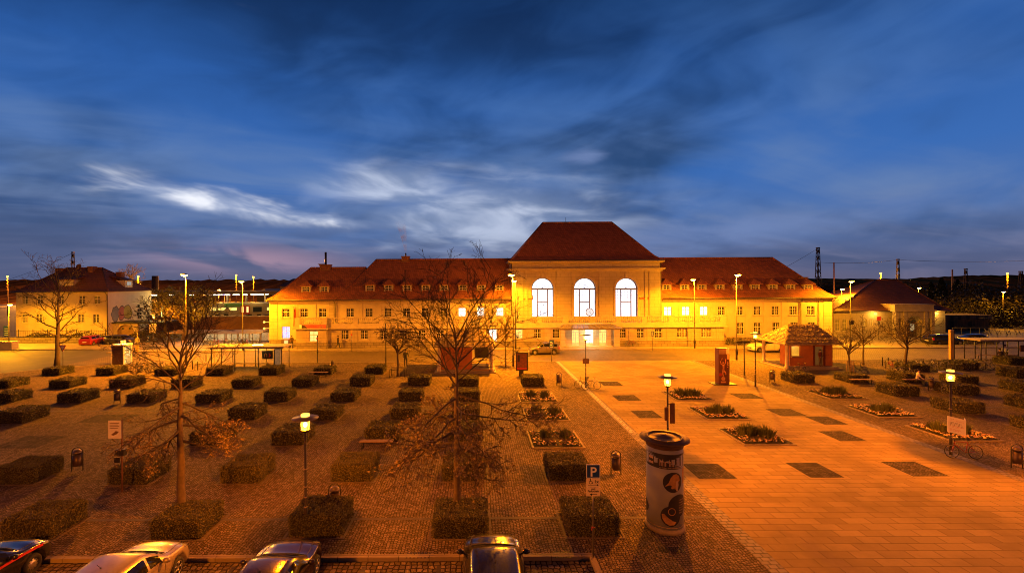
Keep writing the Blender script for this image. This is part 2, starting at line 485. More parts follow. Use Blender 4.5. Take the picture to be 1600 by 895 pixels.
def mat_tiles(name, c_lo, c_hi):
    'roof tiles: courses by height, tile columns along x + y'
    m, N, b = new_mat(name)
    co = N.n('ShaderNodeTexCoord').outputs['Object']
    x, y, z = N.xyz(co)
    row = N.math('MULTIPLY', z, 1/0.30)
    fr = N.math('FRACT', row); ri = N.math('FLOOR', row)
    cx = N.math('ADD', N.math('MULTIPLY', N.math('ADD', x, y), 1/0.30), N.math('MULTIPLY', ri, 0.5))
    fx = N.math('FRACT', cx); ci = N.math('FLOOR', cx)
    wn = N.n('ShaderNodeTexWhiteNoise', noise_dimensions='2D'); N.put(wn.inputs['Vector'], N.vec(ci, ri, 0))
    big = N.noise(co, 0.35, 4, 0.6)
    t = N.math('ADD', N.math('MULTIPLY', wn.outputs['Value'], 0.55), N.math('MULTIPLY', big, 0.5))
    col = N.mix(t, c_lo, c_hi)
    gap = N.math('MULTIPLY', N.smooth(fr, 0.0, 0.16), N.smooth(N.math('ABSOLUTE', N.math('SUBTRACT', fx, 0.5)), 0.5, 0.40))
    N.put(b.inputs['Base Color'], N.mix(gap, tuple(c*0.3 for c in c_lo), col))
    b.inputs['Roughness'].default_value = 0.7
    bp = N.n('ShaderNodeBump'); bp.inputs['Strength'].default_value = 0.6; bp.inputs['Distance'].default_value = 0.05
    N.put(bp.inputs['Height'], N.math('ADD', N.math('MULTIPLY', gap, 0.6), N.math('MULTIPLY', fr, -0.5))); N.put(b.inputs['Normal'], bp.outputs[0])
    _mats[name] = m; return m

def mat_leaf(name, c_lo, c_hi, rough=0.55):
    m, N, b = new_mat(name)
    co = N.n('ShaderNodeTexCoord').outputs['Object']
    gi = N.n('ShaderNodeNewGeometry').outputs['Random Per Island']
    N.put(b.inputs['Base Color'], N.mix(gi, c_lo, c_hi))
    b.inputs['Roughness'].default_value = rough
    b.inputs['Specular IOR Level'].default_value = 0.3
    _mats[name] = m; return m

M_COBBLE = mat_cobble('small_cobbles_in_arcs', 9.0, 1.9, (0.12, 0.088, 0.055), (0.30, 0.225, 0.145), (0.02, 0.015, 0.010))
M_SETT = mat_cobble('large_setts', 5.5, 0, (0.11, 0.085, 0.06), (0.27, 0.21, 0.145), (0.02, 0.016, 0.011))
M_PATCH = mat_cobble('dark_cobble_squares', 7.0, 0, (0.055, 0.045, 0.035), (0.15, 0.12, 0.085), (0.012, 0.01, 0.007), 0.2)
M_SLAB = mat_brick('paving_slabs', (0.41, 0.315, 0.15), (0.31, 0.235, 0.11), (0.085, 0.062, 0.034), 0.95, 0.42, 0.012, 'xy', 0.85, 0.3, 0.55, spec=0.1)
M_ROAD = mat_brick('road_setts', (0.24, 0.19, 0.13), (0.16, 0.125, 0.085), (0.04, 0.03, 0.02), 0.24, 0.15, 0.018, 'xy', 0.7, 0.5, 0.4, spec=0.25)
M_ASPH = plain('asphalt', (0.075, 0.068, 0.062), 0.75, var=0.3, scale=3.0, bump=0.2)
M_PAVE = mat_brick('station_pavement', (0.36, 0.29, 0.20), (0.30, 0.24, 0.165), (0.10, 0.075, 0.05), 0.5, 0.5, 0.012, 'xy', 0.65, 0.2, 0.35)
M_KERB = mat_brick('kerb_stone', (0.32, 0.26, 0.18), (0.25, 0.20, 0.14), (0.06, 0.045, 0.03), 1.0, 1.0, 0.012, 'xy', 0.7, 0.2, 0.3)
M_WHITE = plain('worn_white_paint', (0.72, 0.70, 0.66), 0.6, var=0.2, scale=4)
M_STONE = mat_brick('facade_ashlar', (0.44, 0.37, 0.27), (0.39, 0.325, 0.24), (0.20, 0.165, 0.12), 1.15, 0.48, 0.014, 'xz', 0.8, 0.3, 0.28)
M_PLAST = plain('facade_plaster', (0.45, 0.375, 0.27), 0.85, var=0.12, scale=1.2, bump=0.1)
M_TRIM = plain('stone_trim', (0.42, 0.35, 0.26), 0.8, var=0.15, scale=2.0, bump=0.1)
M_PLINTH = mat_brick('rough_plinth', (0.30, 0.255, 0.19), (0.22, 0.185, 0.14), (0.08, 0.065, 0.05), 0.8, 0.35, 0.025, 'xz', 0.9, 0.8, 0.45)
M_TILE = mat_tiles('red_roof_tiles', (0.19, 0.060, 0.030), (0.42, 0.135, 0.060))
M_TILE2 = mat_tiles('brown_roof_tiles', (0.15, 0.055, 0.03), (0.30, 0.10, 0.05))
M_LEAD = plain('weathered_gutter_metal', (0.13, 0.105, 0.08), 0.5, 0.5, 0.2, 3)
M_FRAME = plain('cream_window_frame', (0.62, 0.57, 0.47), 0.5, var=0.08)
M_DKFRAME = plain('dark_window_frame', (0.10, 0.085, 0.07), 0.5, var=0.1)
M_GLASS = glass('dark_window_glass')
M_IRON = plain('dark_painted_iron', (0.028, 0.026, 0.024), 0.45, 0.3, 0.2, 8)
M_GREYMETAL = plain('grey_metal', (0.22, 0.21, 0.20), 0.4, 0.7, 0.12, 8)
M_RUST = plain('rusty_steel', (0.16, 0.075, 0.04), 0.7, 0.3, 0.3, 4)
M_LITWARM = emit('lit_room_warm', (1.0, 0.62, 0.16), 1.6, 0.35, 1.5)
M_LITWHITE = emit('lit_room_white', (0.92, 0.90, 0.86), 2.2, 0.2, 1.5)
M_LITHALL = emit('lit_hall', (0.84, 0.88, 1.0), 1.5, 0.3, 0.9)
M_LITBLUE = emit('blue_lit_room', (0.22, 0.36, 1.0), 2.2, 0.4, 2.0)
M_TUBE = emit('fluorescent_tube', (1.0, 0.93, 0.66), 14)
M_SODIUM = emit('sodium_lens', (1.0, 0.62, 0.14), 40)
def emit_glass(name, col, strength):
    m, N, b = new_mat(name)
    m.node_tree.nodes.remove(b)
    e = N.n('ShaderNodeEmission'); e.inputs[0].default_value = (*col, 1); e.inputs[1].default_value = strength
    t = N.n('ShaderNodeBsdfTransparent'); a = N.n('ShaderNodeAddShader')
    m.node_tree.links.new(e.outputs[0], a.inputs[0]); m.node_tree.links.new(t.outputs[0], a.inputs[1])
    m.node_tree.links.new(a.outputs[0], m.node_tree.nodes['Material Output'].inputs[0])
    return m
M_LANTERN = emit_glass('lantern_glass', (1.0, 0.42, 0.05), 1.7)
M_BULB = emit('lantern_bulb', (1.0, 0.80, 0.50), 30)
M_WOOD = plain('weathered_wood', (0.22, 0.13, 0.07), 0.7, var=0.25, scale=5, bump=0.15)
M_BARK = plain('bark', (0.09, 0.065, 0.045), 0.9, var=0.35, scale=7, bump=0.5)
M_TWIG = plain('twigs', (0.06, 0.043, 0.03), 0.9, var=0.2, scale=4)
M_BUD = mat_leaf('leaf_buds', (0.13, 0.095, 0.04), (0.27, 0.19, 0.08))
M_HLEAF = mat_leaf('hedge_leaves', (0.045, 0.045, 0.013), (0.18, 0.155, 0.050))
M_HCORE = plain('hedge_inside', (0.018, 0.018, 0.010), 0.95, var=0.4, scale=12, bump=0.6)
M_SOIL = plain('soil', (0.05, 0.036, 0.026), 0.95, var=0.4, scale=9, bump=0.7)
M_BLACK = plain('matt_black', (0.012, 0.012, 0.012), 0.6, var=0.1)
M_RUBBER = plain('rubber', (0.018, 0.018, 0.018), 0.8, var=0.15)
M_SIGNW = plain('sign_white', (0.78, 0.76, 0.72), 0.45, var=0.05)
M_SIGNB = plain('sign_blue', (0.012, 0.05, 0.22), 0.4, var=0.05)
M_SIGNR = plain('sign_red', (0.45, 0.02, 0.02), 0.45, var=0.05)
SODIUM = (1.0, 0.355, 0.004)
SODIUM_MID = (1.0, 0.28, 0.003)
SODIUM_DEEP = (1.0, 0.215, 0.0015)
# ------------------------------------------------------------------ the ground
def structure(o): o['kind'] = 'structure'; return o
g = MB(); g.quad((-3000,-300,-0.125),(3000,-300,-0.125),(3000,5000,-0.125),(-3000,5000,-0.125))
structure(g.build('ground', M_ASPH))
KY = 14.72                                   # kerb between the parking bays and the square
X_BAY1 = 3.75
# the square: raised 12 cm above the roads
outl = [(-95, KY+0.16), (X_BAY1, KY+0.16), (X_BAY1, 2.0), (110, 2.0), (110, 51.4), (-33, 51.4), (-41, 51.0), (-44.5, 49.2), (-47.5, 46.2), (-60, 44.4), (-95, 44.0)]
def inset(poly, d):
    'shrink towards the inside (counter-clockwise outline)'
    n = len(poly); out = []
    for i in range(n):
        p0, p1, p2 = Vector(poly[i-1]), Vector(poly[i]), Vector(poly[(i+1) % n])
        a = (p1-p0).normalized(); b = (p2-p1).normalized()
        na, nb = Vector((-a.y, a.x)), Vector((-b.y, b.x))
        k = na + nb; k = k / max(0.3, k.dot(na))
        out.append(tuple(p1 + k*d))
    return out
g = MB(); g.slab(inset(outl, 0.18), -0.2, 0.0)
structure(g.build('plaza_paving', M_COBBLE))
# kerb ring
inn = inset(outl, 0.18)
g = MB()
for i in range(len(outl)):
    j = (i+1) % len(outl)
    q = [outl[i], outl[j], inn[j], inn[i]]
    g.slab(q, -0.2, 0.012)
structure(g.build('plaza_kerb', M_KERB))
# near parking bays
g = MB(); g.quad((-60, 3.0, -0.121), (X_BAY1, 3.0, -0.121), (X_BAY1, KY+0.17, -0.121), (-60, KY+0.17, -0.121))
structure(g.build('parking_paving', M_SETT))
g = MB()
for xm in (-1.15, -3.55, -7.75, -12.2, -16.5, 1.9): g.box(xm-0.07, xm+0.07, 9.5, KY-0.1, -0.2, -0.117)
split(g, 'parking_bay_lines', plain('dark_bay_stones', (0.06,0.05,0.045), 0.8, var=0.3, scale=6), None, 'structure')
# slab path to the station entrance
PX0, PX1 = 9.25, 24.7
g = MB(); g.quad((PX0+0.42, 2.3, 0.004), (PX1-0.42, 2.3, 0.004), (PX1-0.42, 51.2, 0.004), (PX0+0.42, 51.2, 0.004))
structure(g.build('path_slabs', M_SLAB))
M_BAND = mat_brick('path_border_setts', (0.30,0.26,0.22), (0.20,0.17,0.145), (0.04,0.035,0.03), 0.28, 0.2, 0.02, 'xy', 0.7, 0.6, 0.3)
g = MB()
for xa, xb in ((PX0-0.12, PX0+0.42), (PX1-0.42, PX1+0.12)):
    g.quad((xa, 2.3, 0.005), (xb, 2.3, 0.005), (xb, 51.2, 0.005), (xa, 51.2, 0.005))
split(g, 'path_border', M_BAND, None, 'structure')
M_RIB = mat_brick('ribbed_guide_strip', (0.55,0.49,0.42), (0.47,0.42,0.36), (0.10,0.085,0.07), 0.3, 0.3, 0.03, 'xy', 0.6, 0.5, 0.2)
g = MB(); g.quad((PX0-0.02, 27, 0.009), (PX0+0.28, 27, 0.009), (PX0+0.28, 51.0, 0.009), (PX0-0.02, 51.0, 0.009))
structure(g.build('guide_strip', M_RIB))
# squares of dark cobbles set in the path
sq = [(1080,1153,748),(1267,1320,746),(1427,1485,744),(999,1036,653),(966,1003,626),(944,975,603),(1218,1263,650),(1314,1356,689),(1158,1195,623),(1306,1326,663)]
g = MB()
for ul, ur, v in sq:
    a, b = G(ul, v), G(ur, v)
    wd = min(max(b.x - a.x, 1.5), 1.75)
    xr = b.x
    g.quad((xr-wd, a.y, 0.008), (xr, a.y, 0.008), (xr, a.y+1.7, 0.008), (xr-wd, a.y+1.7, 0.008))
split(g, 'cobble_squares', M_PATCH, None, 'structure')
g = MB()
for u, v, s in ((20, 700, 2.4), (330, 290, 0)):
    if s:
        p = G(u, v); g.quad((p.x-1.2, p.y, 0.006), (p.x+1.2, p.y, 0.006), (p.x+1.2, p.y+2.0, 0.006), (p.x-1.2, p.y+2.0, 0.006))
p = G(150, 660); g.quad((p.x-1.3, p.y, 0.006), (p.x+1.6, p.y, 0.006), (p.x+1.6, p.y+1.8, 0.006), (p.x-1.3, p.y+1.8, 0.006))
split(g, 'cobble_squares', M_PATCH, None, 'structure')
# drainage lines across the cobbles
g = MB()
for v, ua, ub in ((812, -40, 1150), (641, -40, 985), (562, 1250, 1650), (637, 1180, 1600)):
    Y = G((ua+ub)/2, v).y
    xa = G(ua, v).x; xb = min(G(ub, v).x, PX0-0.2) if ua < 900 else G(ub, v).x
    xa = max(xa, PX1+0.2) if ua > 900 else xa
    g.quad((xa, Y, 0.006), (xb, Y, 0.006), (xb, Y+0.16, 0.006), (xa, Y+0.16, 0.006))
split(g, 'drain_lines', plain('drain_stones', (0.09,0.075,0.062), 0.8, var=0.3, scale=8), None, 'structure')
g = MB()
for u, v, a in ((655, 867, 0.42), (1050, 858, 0.42), (880, 866, 0.3)):
    p = G(u, v)
    for k in range(7): g.box(p.x-a+k*a*2/7, p.x-a+k*a*2/7+0.05, p.y-0.16, p.y+0.16, 0.002, 0.011)
structure(g.build('drain_grates', M_IRON))
# road in front of the station, pavement along the facade
g = MB(); g.quad((-46, 51.2, -0.117), (140, 51.2, -0.117), (140, 60.2, -0.117), (-46, 60.2, -0.117))
structure(g.build('station_road', M_ROAD))
g = MB()
for k in range(6):
    y = 51.9 + k*0.95
    g.quad((19.0+k*0.05, y, -0.112), (24.6, y, -0.112), (24.6, y+0.42, -0.112), (19.0+k*0.05, y+0.42, -0.112))
split(g, 'crossing_bands', plain('dark_crossing_stones', (0.08,0.066,0.055), 0.75, var=0.3, scale=6), None, 'structure')
g = MB(); g.slab([(-46, 60.35), (140, 60.35), (140, 90), (-46, 90)], -0.2, 0.0)
structure(g.build('station_pavement', M_PAVE))
g = MB(); g.slab([(-46.15, 60.2), (140, 60.2), (140, 60.35), (-46.15, 60.35)], -0.2, 0.012)
structure(g.build('station_kerb', M_KERB))
g = MB(); g.slab([(-120, 62.6), (-47.5, 62.6), (-48.2, 59.6), (-46.2, 60.2), (-46.2, 69), (-120, 69)], -0.2, 0.0)
structure(g.build('house_pavement', M_PAVE))
# worn give-way marks at the left junction
g = MB()
a = G(-60, 581); b = G(42, 580)
for k in range(10):
    x = a.x + (b.x-a.x)*k/10
    g.quad((x, 45.7-0.0, -0.118), (x+0.55, 45.7, -0.118), (x+0.55, 46.05, -0.118), (x, 46.05, -0.118))
structure(g.build('road_marking', M_WHITE))

# distant hills, a long ridge with a bumpy wooded top
def hill(name, x0, x1, y, ztop, seed, mat, depth=250):
    rnd = random.Random(seed); g = MB()
    n = 420; vs = []; fs = []
    ph = [rnd.uniform(0, 6.28) for _ in range(6)]
    for i in range(n+1):
        t = i/n; x = x0 + (x1-x0)*t
        env = math.sin(math.pi*min(1, max(0, t*0.96+0.02)))**0.35
        z = ztop*env*(0.8 + 0.1*math.sin(t*7+ph[0]) + 0.05*math.sin(t*19+ph[1])) + rnd.uniform(0, 1)**2*ztop*0.13
        for k, (dy, f) in enumerate(((-depth, 0.0), (-depth*0.55, 0.45), (-depth*0.2, 0.86), (0, 1.0), (depth, 0.0))):
            vs.append((x, y+dy+rnd.uniform(-3, 3), -2 + (z+2)*f))
    for i in range(n):
        for k in range(4):
            a = i*5+k; fs.append((a, a+5, a+6, a+1))
    g.add(vs, fs)
    return structure(g.build(name, mat))
M_HILL = plain('wooded_hill', (0.20, 0.085, 0.03), 1.0, var=0.5, scale=0.15, bump=0.6, spec=0.0)
hill('hills', -620, -30, 300, 13.6, 3, M_HILL, 110)
hill('hills', 60, 640, 290, 11.5, 5, M_HILL, 100)
hill('hills', -1700, 1700, 1400, 16, 8, M_HILL, 300)

# ------------------------------------------------------------------ windows
_wm = {}
def win_mesh(w, h, kind):
    key = (round(w, 2), round(h, 2), kind)
    if key in _wm: return _wm[key]
    f = MB(); t = 0.055
    f.box(-w/2, -w/2+t, -0.03, 0.05, 0, h); f.box(w/2-t, w/2, -0.03, 0.05, 0, h)
    f.box(-w/2+t, w/2-t, -0.03, 0.05, 0, t); f.box(-w/2+t, w/2-t, -0.03, 0.05, h-t, h)
    if kind in ('cross', 'tall'):
        tz = h*0.62 if kind == 'cross' else h*0.66
        f.box(-0.035, 0.035, -0.045, 0.047, t, h-t)
        f.box(-w/2+t, -0.035, -0.04, 0.044, tz-0.035, tz+0.035); f.box(0.035, w/2-t, -0.04, 0.044, tz-0.035, tz+0.035)
        for sx in (-1, 1):
            xm = sx*(w/2-t+0.035)/2
            f.box(xm-0.011, xm+0.011, -0.02, 0.03, t, tz-0.035); f.box(xm-0.011, xm+0.011, -0.02, 0.03, tz+0.035, h-t)
            for zz in (tz*0.52,):
                xa, xb = sorted((sx*0.035, sx*(w/2-t)))
                f.box(xa, xb, -0.018, 0.028, zz-0.011, zz+0.011)
    elif kind == 'door':
        f.box(-0.05, 0.05, -0.045, 0.047, t, h*0.78)
        f.box(-w/2+t, w/2-t, -0.04, 0.044, h*0.78, h*0.82)
        f.box(-w/2+t, w/2-t, -0.034, 0.04, t, h*0.16)
        for i in range(1, 4): f.box(-w/2+t, w/2-t, -0.02, 0.03, h*(0.16+0.155*i), h*(0.16+0.155*i)+0.035)
        for i in (-1, 1): f.box(i*w/4-0.018, i*w/4+0.018, -0.021, 0.031, h*0.16, h-t)
    f.v = [(x, y+0.001, z) for x, y, z in f.v]
    fr = f.build('window', M_FRAME); me = fr.data
    bpy.data.objects.remove(fr)
    p = MB(); p.box(-w/2+0.03, w/2-0.03, 0.055, 0.065, 0.03, h-0.03)
    po = p.build('pane', M_GLASS); pm = po.data
    bpy.data.objects.remove(po)
    _wm[key] = (me, pm); return _wm[key]
_pm = {}
def window(parent, x, y, z, w, h, kind='cross', lit=None, name='window', sill=None, label=None):
    'x, z: centre of the lower edge, y: outer face of the wall; glazing set back in the reveal'
    me, pm = win_mesh(w, h, kind)
    off = root_of(parent).location
    o = link_mesh(name, me, parent); o.location = Vector((x, y+0.14, z)) - off
    if lit:
        key = (pm.name, lit.name)
        if key not in _pm:
            q = pm.copy(); q.materials.clear(); q.materials.append(lit); _pm[key] = q
        pm = _pm[key]
    p = link_mesh('pane', pm, o)
    if lit and label: p['label'] = label
    if sill:
        key = ('sill', round(w, 2))
        if key not in _pm:
            s = MB(); s.box(-w/2-0.14, w/2+0.14, -0.09, 0.0, -0.13, -0.01); so = s.build('sill', M_TRIM); _pm[key] = so.data; bpy.data.objects.remove(so)
        s = link_mesh('sill', _pm[key], o); s.location = (0, -0.142, 0)
    return o

def hip_roof(mb, x0, x1, y0, y1, ze, rx0, rx1, ry, zr, bell=True, mi=0, th=0.12):
    'hipped roof, eaves rectangle and ridge, with a flatter flare at the eaves'
    def ring(t, dz=0):
        return [(x0+(rx0-x0)*t, y0+(ry-y0)*t), (x1+(rx1-x1)*t, y0+(ry-y0)*t), (x1+(rx1-x1)*t, y1+(ry-y1)*t), (x0+(rx0-x0)*t, y1+(ry-y1)*t)]
    lev = [(0, ze-th), (0, ze)] + ([(0.17, ze+(zr-ze)*0.115)] if bell else []) + [(1, zr)]
    vs = []
    for t, z in lev: vs += [(x, y, z) for x, y in ring(t)]
    n = len(lev); fs = [(3, 2, 1, 0)]
    for k in range(n-1):
        for i in range(4):
            j = (i+1) % 4; fs.append((k*4+i, k*4+j, k*4+4+j, k*4+4+i))
    fs.append(tuple(range((n-1)*4, n*4)))
    mb.add(vs, fs, mi)
    # ridge and hip caps
    return mb
def hip_caps(mb, x0, x1, y0, y1, ze, rx0, rx1, ry, zr, r=0.11, mi=0):
    pts = lambda a, b: [Vector(a), Vector(a).lerp(Vector(b), 0.17) - Vector((0,0,(zr-ze)*0.055)), Vector(b)]
    mb.tube([(rx0, ry, zr), (rx1, ry, zr)], r, 6, mi)
    for a, b in (((x0,y0,ze),(rx0,ry,zr)), ((x1,y0,ze),(rx1,ry,zr)), ((x0,y1,ze),(rx0,ry,zr)), ((x1,y1,ze),(rx1,ry,zr))):
        mb.tube(pts(a, b), r*0.8, 6, mi)

# ------------------------------------------------------------------ the station
ST = empty('station_building', (15.7, 62.6, 0), 'long ochre station building with arched hall and red tiled hip roofs', 'station')
YP, YH, YW = 62.6, 64.4, 65.0
# --- hall
hx0, hx1 = PX(799, 480, YH), PX(1033, 480, YH)
hz1 = PZ(915, 409, YH)
arches = []
for uc in (848, 914, 979):
    xc = PX(uc, 480, YH); r = 1.56
    arches.append((xc, r, 3.9, PZ(uc, 434.0, YH) - r))
holed_wall('hall_wall', M_STONE, ST, rect(hx0, hx1, 0, hz1-0.05), [archpoly(xc, r, z0, zs) for xc, r, z0, zs in arches], YH, 0.5)
g = MB(); g.box(hx0, hx0+0.4, YH+0.5, 76, 0, hz1-0.06); g.box(hx1-0.4, hx1, YH+0.5, 76, 0, hz1-0.06); g.box(hx0+0.4, hx1-0.4, 75.6, 76, 0, hz1-0.06)
g.build('hall_wall', M_STONE, ST)
g = MB()
hc = PZ(915, 421.5, YH)
for z0, z1, d in ((hc-0.22, hc, 0.16), (hc, hc+0.16, 0.42), (hc+0.16, hc+0.24, 0.5), (hz1-0.16, hz1-0.06, 0.18), (hz1-0.06, hz1+0.16, 0.42)):
    g.box(hx0-d, hx1+d, YH-d, 76+d, z0, z1-0.003)
g.build('hall_cornice', M_TRIM, ST)
g = MB()   # shallow pilasters and frames between the arches
ax = [a[0] for a in arches]
for x, hw in ((hx0+0.85, 0.85), (hx1-0.85, 0.85), ((ax[0]+ax[1])/2, 0.95), ((ax[1]+ax[2])/2, 0.95), (hx0+2.15, 0.16), (hx1-2.15, 0.16)):
    g.box(x-hw, x+hw, YH-0.13, YH+0.002, 4.0, hc-0.22)
split(g, 'pilaster', M_STONE, ST)
for xc, r, z0, zs in arches:
    g = MB(); n = 18
    for i in range(n):
        a0, a1 = math.pi*i/n, math.pi*(i+1)/n - 0.012
        q = [(xc+(r+0.0)*math.cos(a0), zs+r*math.sin(a0)), (xc+(r+0.28)*math.cos(a0), zs+(r+0.28)*math.sin(a0)), (xc+(r+0.28)*math.cos(a1), zs+(r+0.28)*math.sin(a1)), (xc+r*math.cos(a1), zs+r*math.sin(a1))]
        g.prism(q, YH-0.06, YH+0.003)
    g.box(xc-0.2, xc+0.2, YH-0.2, YH+0.003, zs+r+0.02, zs+r+0.62)
    for s in (-1, 1): g.box(xc+s*(r+0.14)-0.14, xc+s*(r+0.14)+0.14, YH-0.05, YH+0.003, z0, zs-0.01)
    g.build('arch_surround', M_TRIM, ST)
for ai, (xc, r, z0, zs) in enumerate(arches):
    f = MB(); y = YH+0.30
    n = 20
    for i in range(n):
        a0, a1 = math.pi*i/n, math.pi*(i+1)/n
        f.prism([(xc+(r-0.10)*math.cos(a0), zs+(r-0.10)*math.sin(a0)), (xc+r*math.cos(a0), zs+r*math.sin(a0)), (xc+r*math.cos(a1), zs+r*math.sin(a1)), (xc+(r-0.10)*math.cos(a1), zs+(r-0.10)*math.sin(a1))], y-0.06, y+0.06)
    for s in (-1, 1): f.box(xc+s*(r-0.05)-0.05, xc+s*(r-0.05)+0.05, y-0.06, y+0.06, z0, zs)
    f.box(xc-r+0.1, xc+r-0.1, y-0.10, y+0.08, zs-0.12, zs+0.08)
    for s in (-0.46, 0.46): f.box(xc+s*r-0.06, xc+s*r+0.06, y-0.08, y+0.06, z0, zs-0.12)
    f.box(xc-0.46*r+0.06, xc+0.46*r-0.06, y-0.07, y+0.05, z0+(zs-z0)*0.52, z0+(zs-z0)*0.52+0.10)
    o = f.build('arched_window', M_DKFRAME, ST)
    lt = MB()
    for i in range(1, 9): z = z0 + (zs-z0)*i/9; lt.box(xc-r+0.1, xc-0.46*r-0.06, y-0.012, y+0.012, z, z+0.022)
    for i in range(1, 9): z = z0 + (zs-z0)*i/9; lt.box(xc-0.46*r+0.06, xc+0.46*r-0.06, y-0.011, y+0.011, z, z+0.016)
    for k in (-0.75, -0.15, 0.15): lt.box(xc+k*r-0.01, xc+k*r+0.01, y-0.013, y+0.013, z0, zs-0.12)
    for i in range(1, 8):
        a = math.pi*i/8
        lt.tube([(xc, y, zs+0.1), (xc+(r-0.1)*math.cos(a), y, zs+(r-0.1)*math.sin(a))], 0.012, 4)
    for q in (0.35, 0.62, 0.85): lt.torus((xc, y, zs+0.06), (0,1,0), q*(r-0.1), 0.011, 24, 4)
    lt.build('glazing_bars', plain('grey_glazing_bar', (0.16,0.17,0.18), 0.5), o)
    p = MB(); p.prism(archpoly(xc, r-0.05, z0, zs), y+0.10, y+0.12); p.build('pane', M_LITHALL, o)
# clock on the middle arched window
ck = MB(); kx, kz = PX(921.5, 487.5, YH-0.4), PZ(921.5, 487.5, YH-0.4)
ck.torus((kx, YH-0.32, kz), (0,1,0), 0.52, 0.055, 32, 8)
ck.box(kx-0.05, kx+0.05, YH-0.38, YH-0.26, 3.9, kz-0.54)
co = ck.build('clock', M_GREYMETAL, ST)
cf = MB(); cf.disc((kx, YH-0.32, kz), (0,1,0), 0.49, 0.06, 32); cf.build('clock_face', emit('lit_clock_face', (0.95,0.93,0.9), 0.85), co)
chn = MB()
for a, l in ((R(140), 0.36), (R(20), 0.26)): chn.tube([(kx, YH-0.36, kz), (kx+l*math.sin(a), YH-0.36, kz+l*math.cos(a))], 0.018, 4)
chn.build('clock_hands', M_BLACK, co)
# hall roof
rr = (PX(848, 348, 69.2), PX(956, 348, 69.2)); zr = PZ(900, 347.5, 69.2)
g = MB(); RA = (hx0-0.25, hx1+0.25, YH-0.3, 76.3-2.0, hz1+0.163, rr[0], rr[1], 69.2, zr)
hip_roof(g, *RA); hip_caps(g, *RA)
hr = g.build('hall_roof', M_TILE, ST)
g = MB(); g.tube([(PX(884, 345, 69.2), 69.2, zr), (PX(884, 345, 69.2), 69.2, zr+0.75)], 0.03, 5); g.build('lightning_rod', M_IRON, hr)
g = MB(); g.tube([(hx0-0.28, YH-0.38, hz1+0.15), (hx1+0.28, YH-0.38, hz1+0.15)], 0.09, 8); g.build('gutter', M_LEAD, hr)

# --- wings
ez = 6.42
wl0, wl1 = PX(421.5, 500, YW), hx0
wr0, wr1 = hx1, PX(1300, 500, YW)
up_l = [446.5, 475, 504, 547, 576.5, 606, 635, 664, 693.5, 722, 751, 781]
up_r = [1043.7, 1071.7, 1100, 1128, 1156, 1183.7, 1211.6, 1239.5, 1267]
lo_r = [1157, 1184, 1213, 1241, 1268]
UZ0, UZ1 = 4.05, 5.27
holes = []; WIN = []
for u in up_l:
    x = PX(u, 488, YW); holes.append(rect(x-0.53, x+0.53, UZ0, UZ1))
    WIN.append((x, YW, UZ0, 1.06, UZ1-UZ0, 'cross', {722: (M_LITWHITE, 'brightly lit pane'), 751: (M_LITWHITE, 'brightly lit pane'), 781: (M_LITWHITE, 'brightly lit pane')}.get(u)))
x = PX(446.5, 519, YW); holes.append(rect(x-0.56, x+0.56, 1.05, 2.72)); WIN.append((x, YW, 1.05, 1.12, 1.67, 'cross', (M_LITBLUE, 'blue lit pane')))
holed_wall('wing_wall', M_PLAST, ST, rect(wl0, wl1, 0.0, ez), holes, YW, 0.4)
holes = []
for u in up_r:
    x = PX(u, 486, YW); holes.append(rect(x-0.53, x+0.53, UZ0, UZ1))
    WIN.append((x, YW, UZ0, 1.06, UZ1-UZ0, 'cross', (M_LITWHITE, 'brightly lit pane') if u < 1110 else None))
for u in lo_r:
    x = PX(u, 514, YW); holes.append(rect(x-0.53, x+0.53, 1.30, 2.95)); WIN.append((x, YW, 1.30, 1.06, 1.65, 'cross', None))
holed_wall('wing_wall', M_PLAST, ST, rect(wr0, wr1, 0.0, ez), holes, YW, 0.4)
g = MB()
for xa, xb in ((wl0, wl0+0.4), (wr1-0.4, wr1)): g.box(xa, xb, YW+0.4, 75, 0, ez)
g.box(wl0+0.4, hx0-0.02, 74.6, 75, 0, ez); g.box(hx1+0.02, wr1-0.4, 74.6, 75, 0, ez)
split(g, 'wing_wall', M_STONE, ST)
# dark room behind the unlit windows is closed by the panes; quoins, pilaster strips, cornice, plinth
g = MB()
for xa, xb in ((wl0-0.05, wl0+1.15), (wr1-1.2, wr1+0.05), (PX(514, 490, YW), PX(527, 490, YW))): g.box(xa, xb, YW-0.06, YW+0.002, 0.9, ez-0.25)
split(g, 'corner_quoins', M_STONE, ST)
g = MB()
def strips(us):
    for a, b in zip(us, us[1:]):
        x = PX((a+b)/2, 490, YW); yield x
for x in list(strips(up_l[3:])) + list(strips(up_r)) + list(strips(up_l[:3])):
    g.box(x-0.42, x+0.42, YW-0.05, YW+0.002, 0.9, ez-0.35)
split(g, 'pilaster', M_PLAST, ST)
g = MB()
for xa, xb in ((wl0, wl1-0.02), (wr0+0.02, wr1)):
    g.box(xa-0.1, xb+0.1, YW-0.12, YW+0.003, ez-0.25, ez-0.1); g.box(xa-0.35, xb+0.35, YW-0.4, YW+0.004, ez-0.1, ez+0.03)
g.build('wing_cornice', M_TRIM, ST)
g = MB(); g.box(wl0-0.06, PX(465, 540, YW), YW-0.10, YW+0.003, 0, 0.9); g.box(PX(1131, 540, YW), wr1+0.06, YW-0.10, YW+0.003, 0, 0.9)
split(g, 'plinth', M_PLINTH, ST)
for (x, y, z, w_, h_, k, lit) in WIN:
    window(ST, x, y, z, w_, h_, k, lit[0] if lit else None, sill=True, label=lit[1] if lit else None)

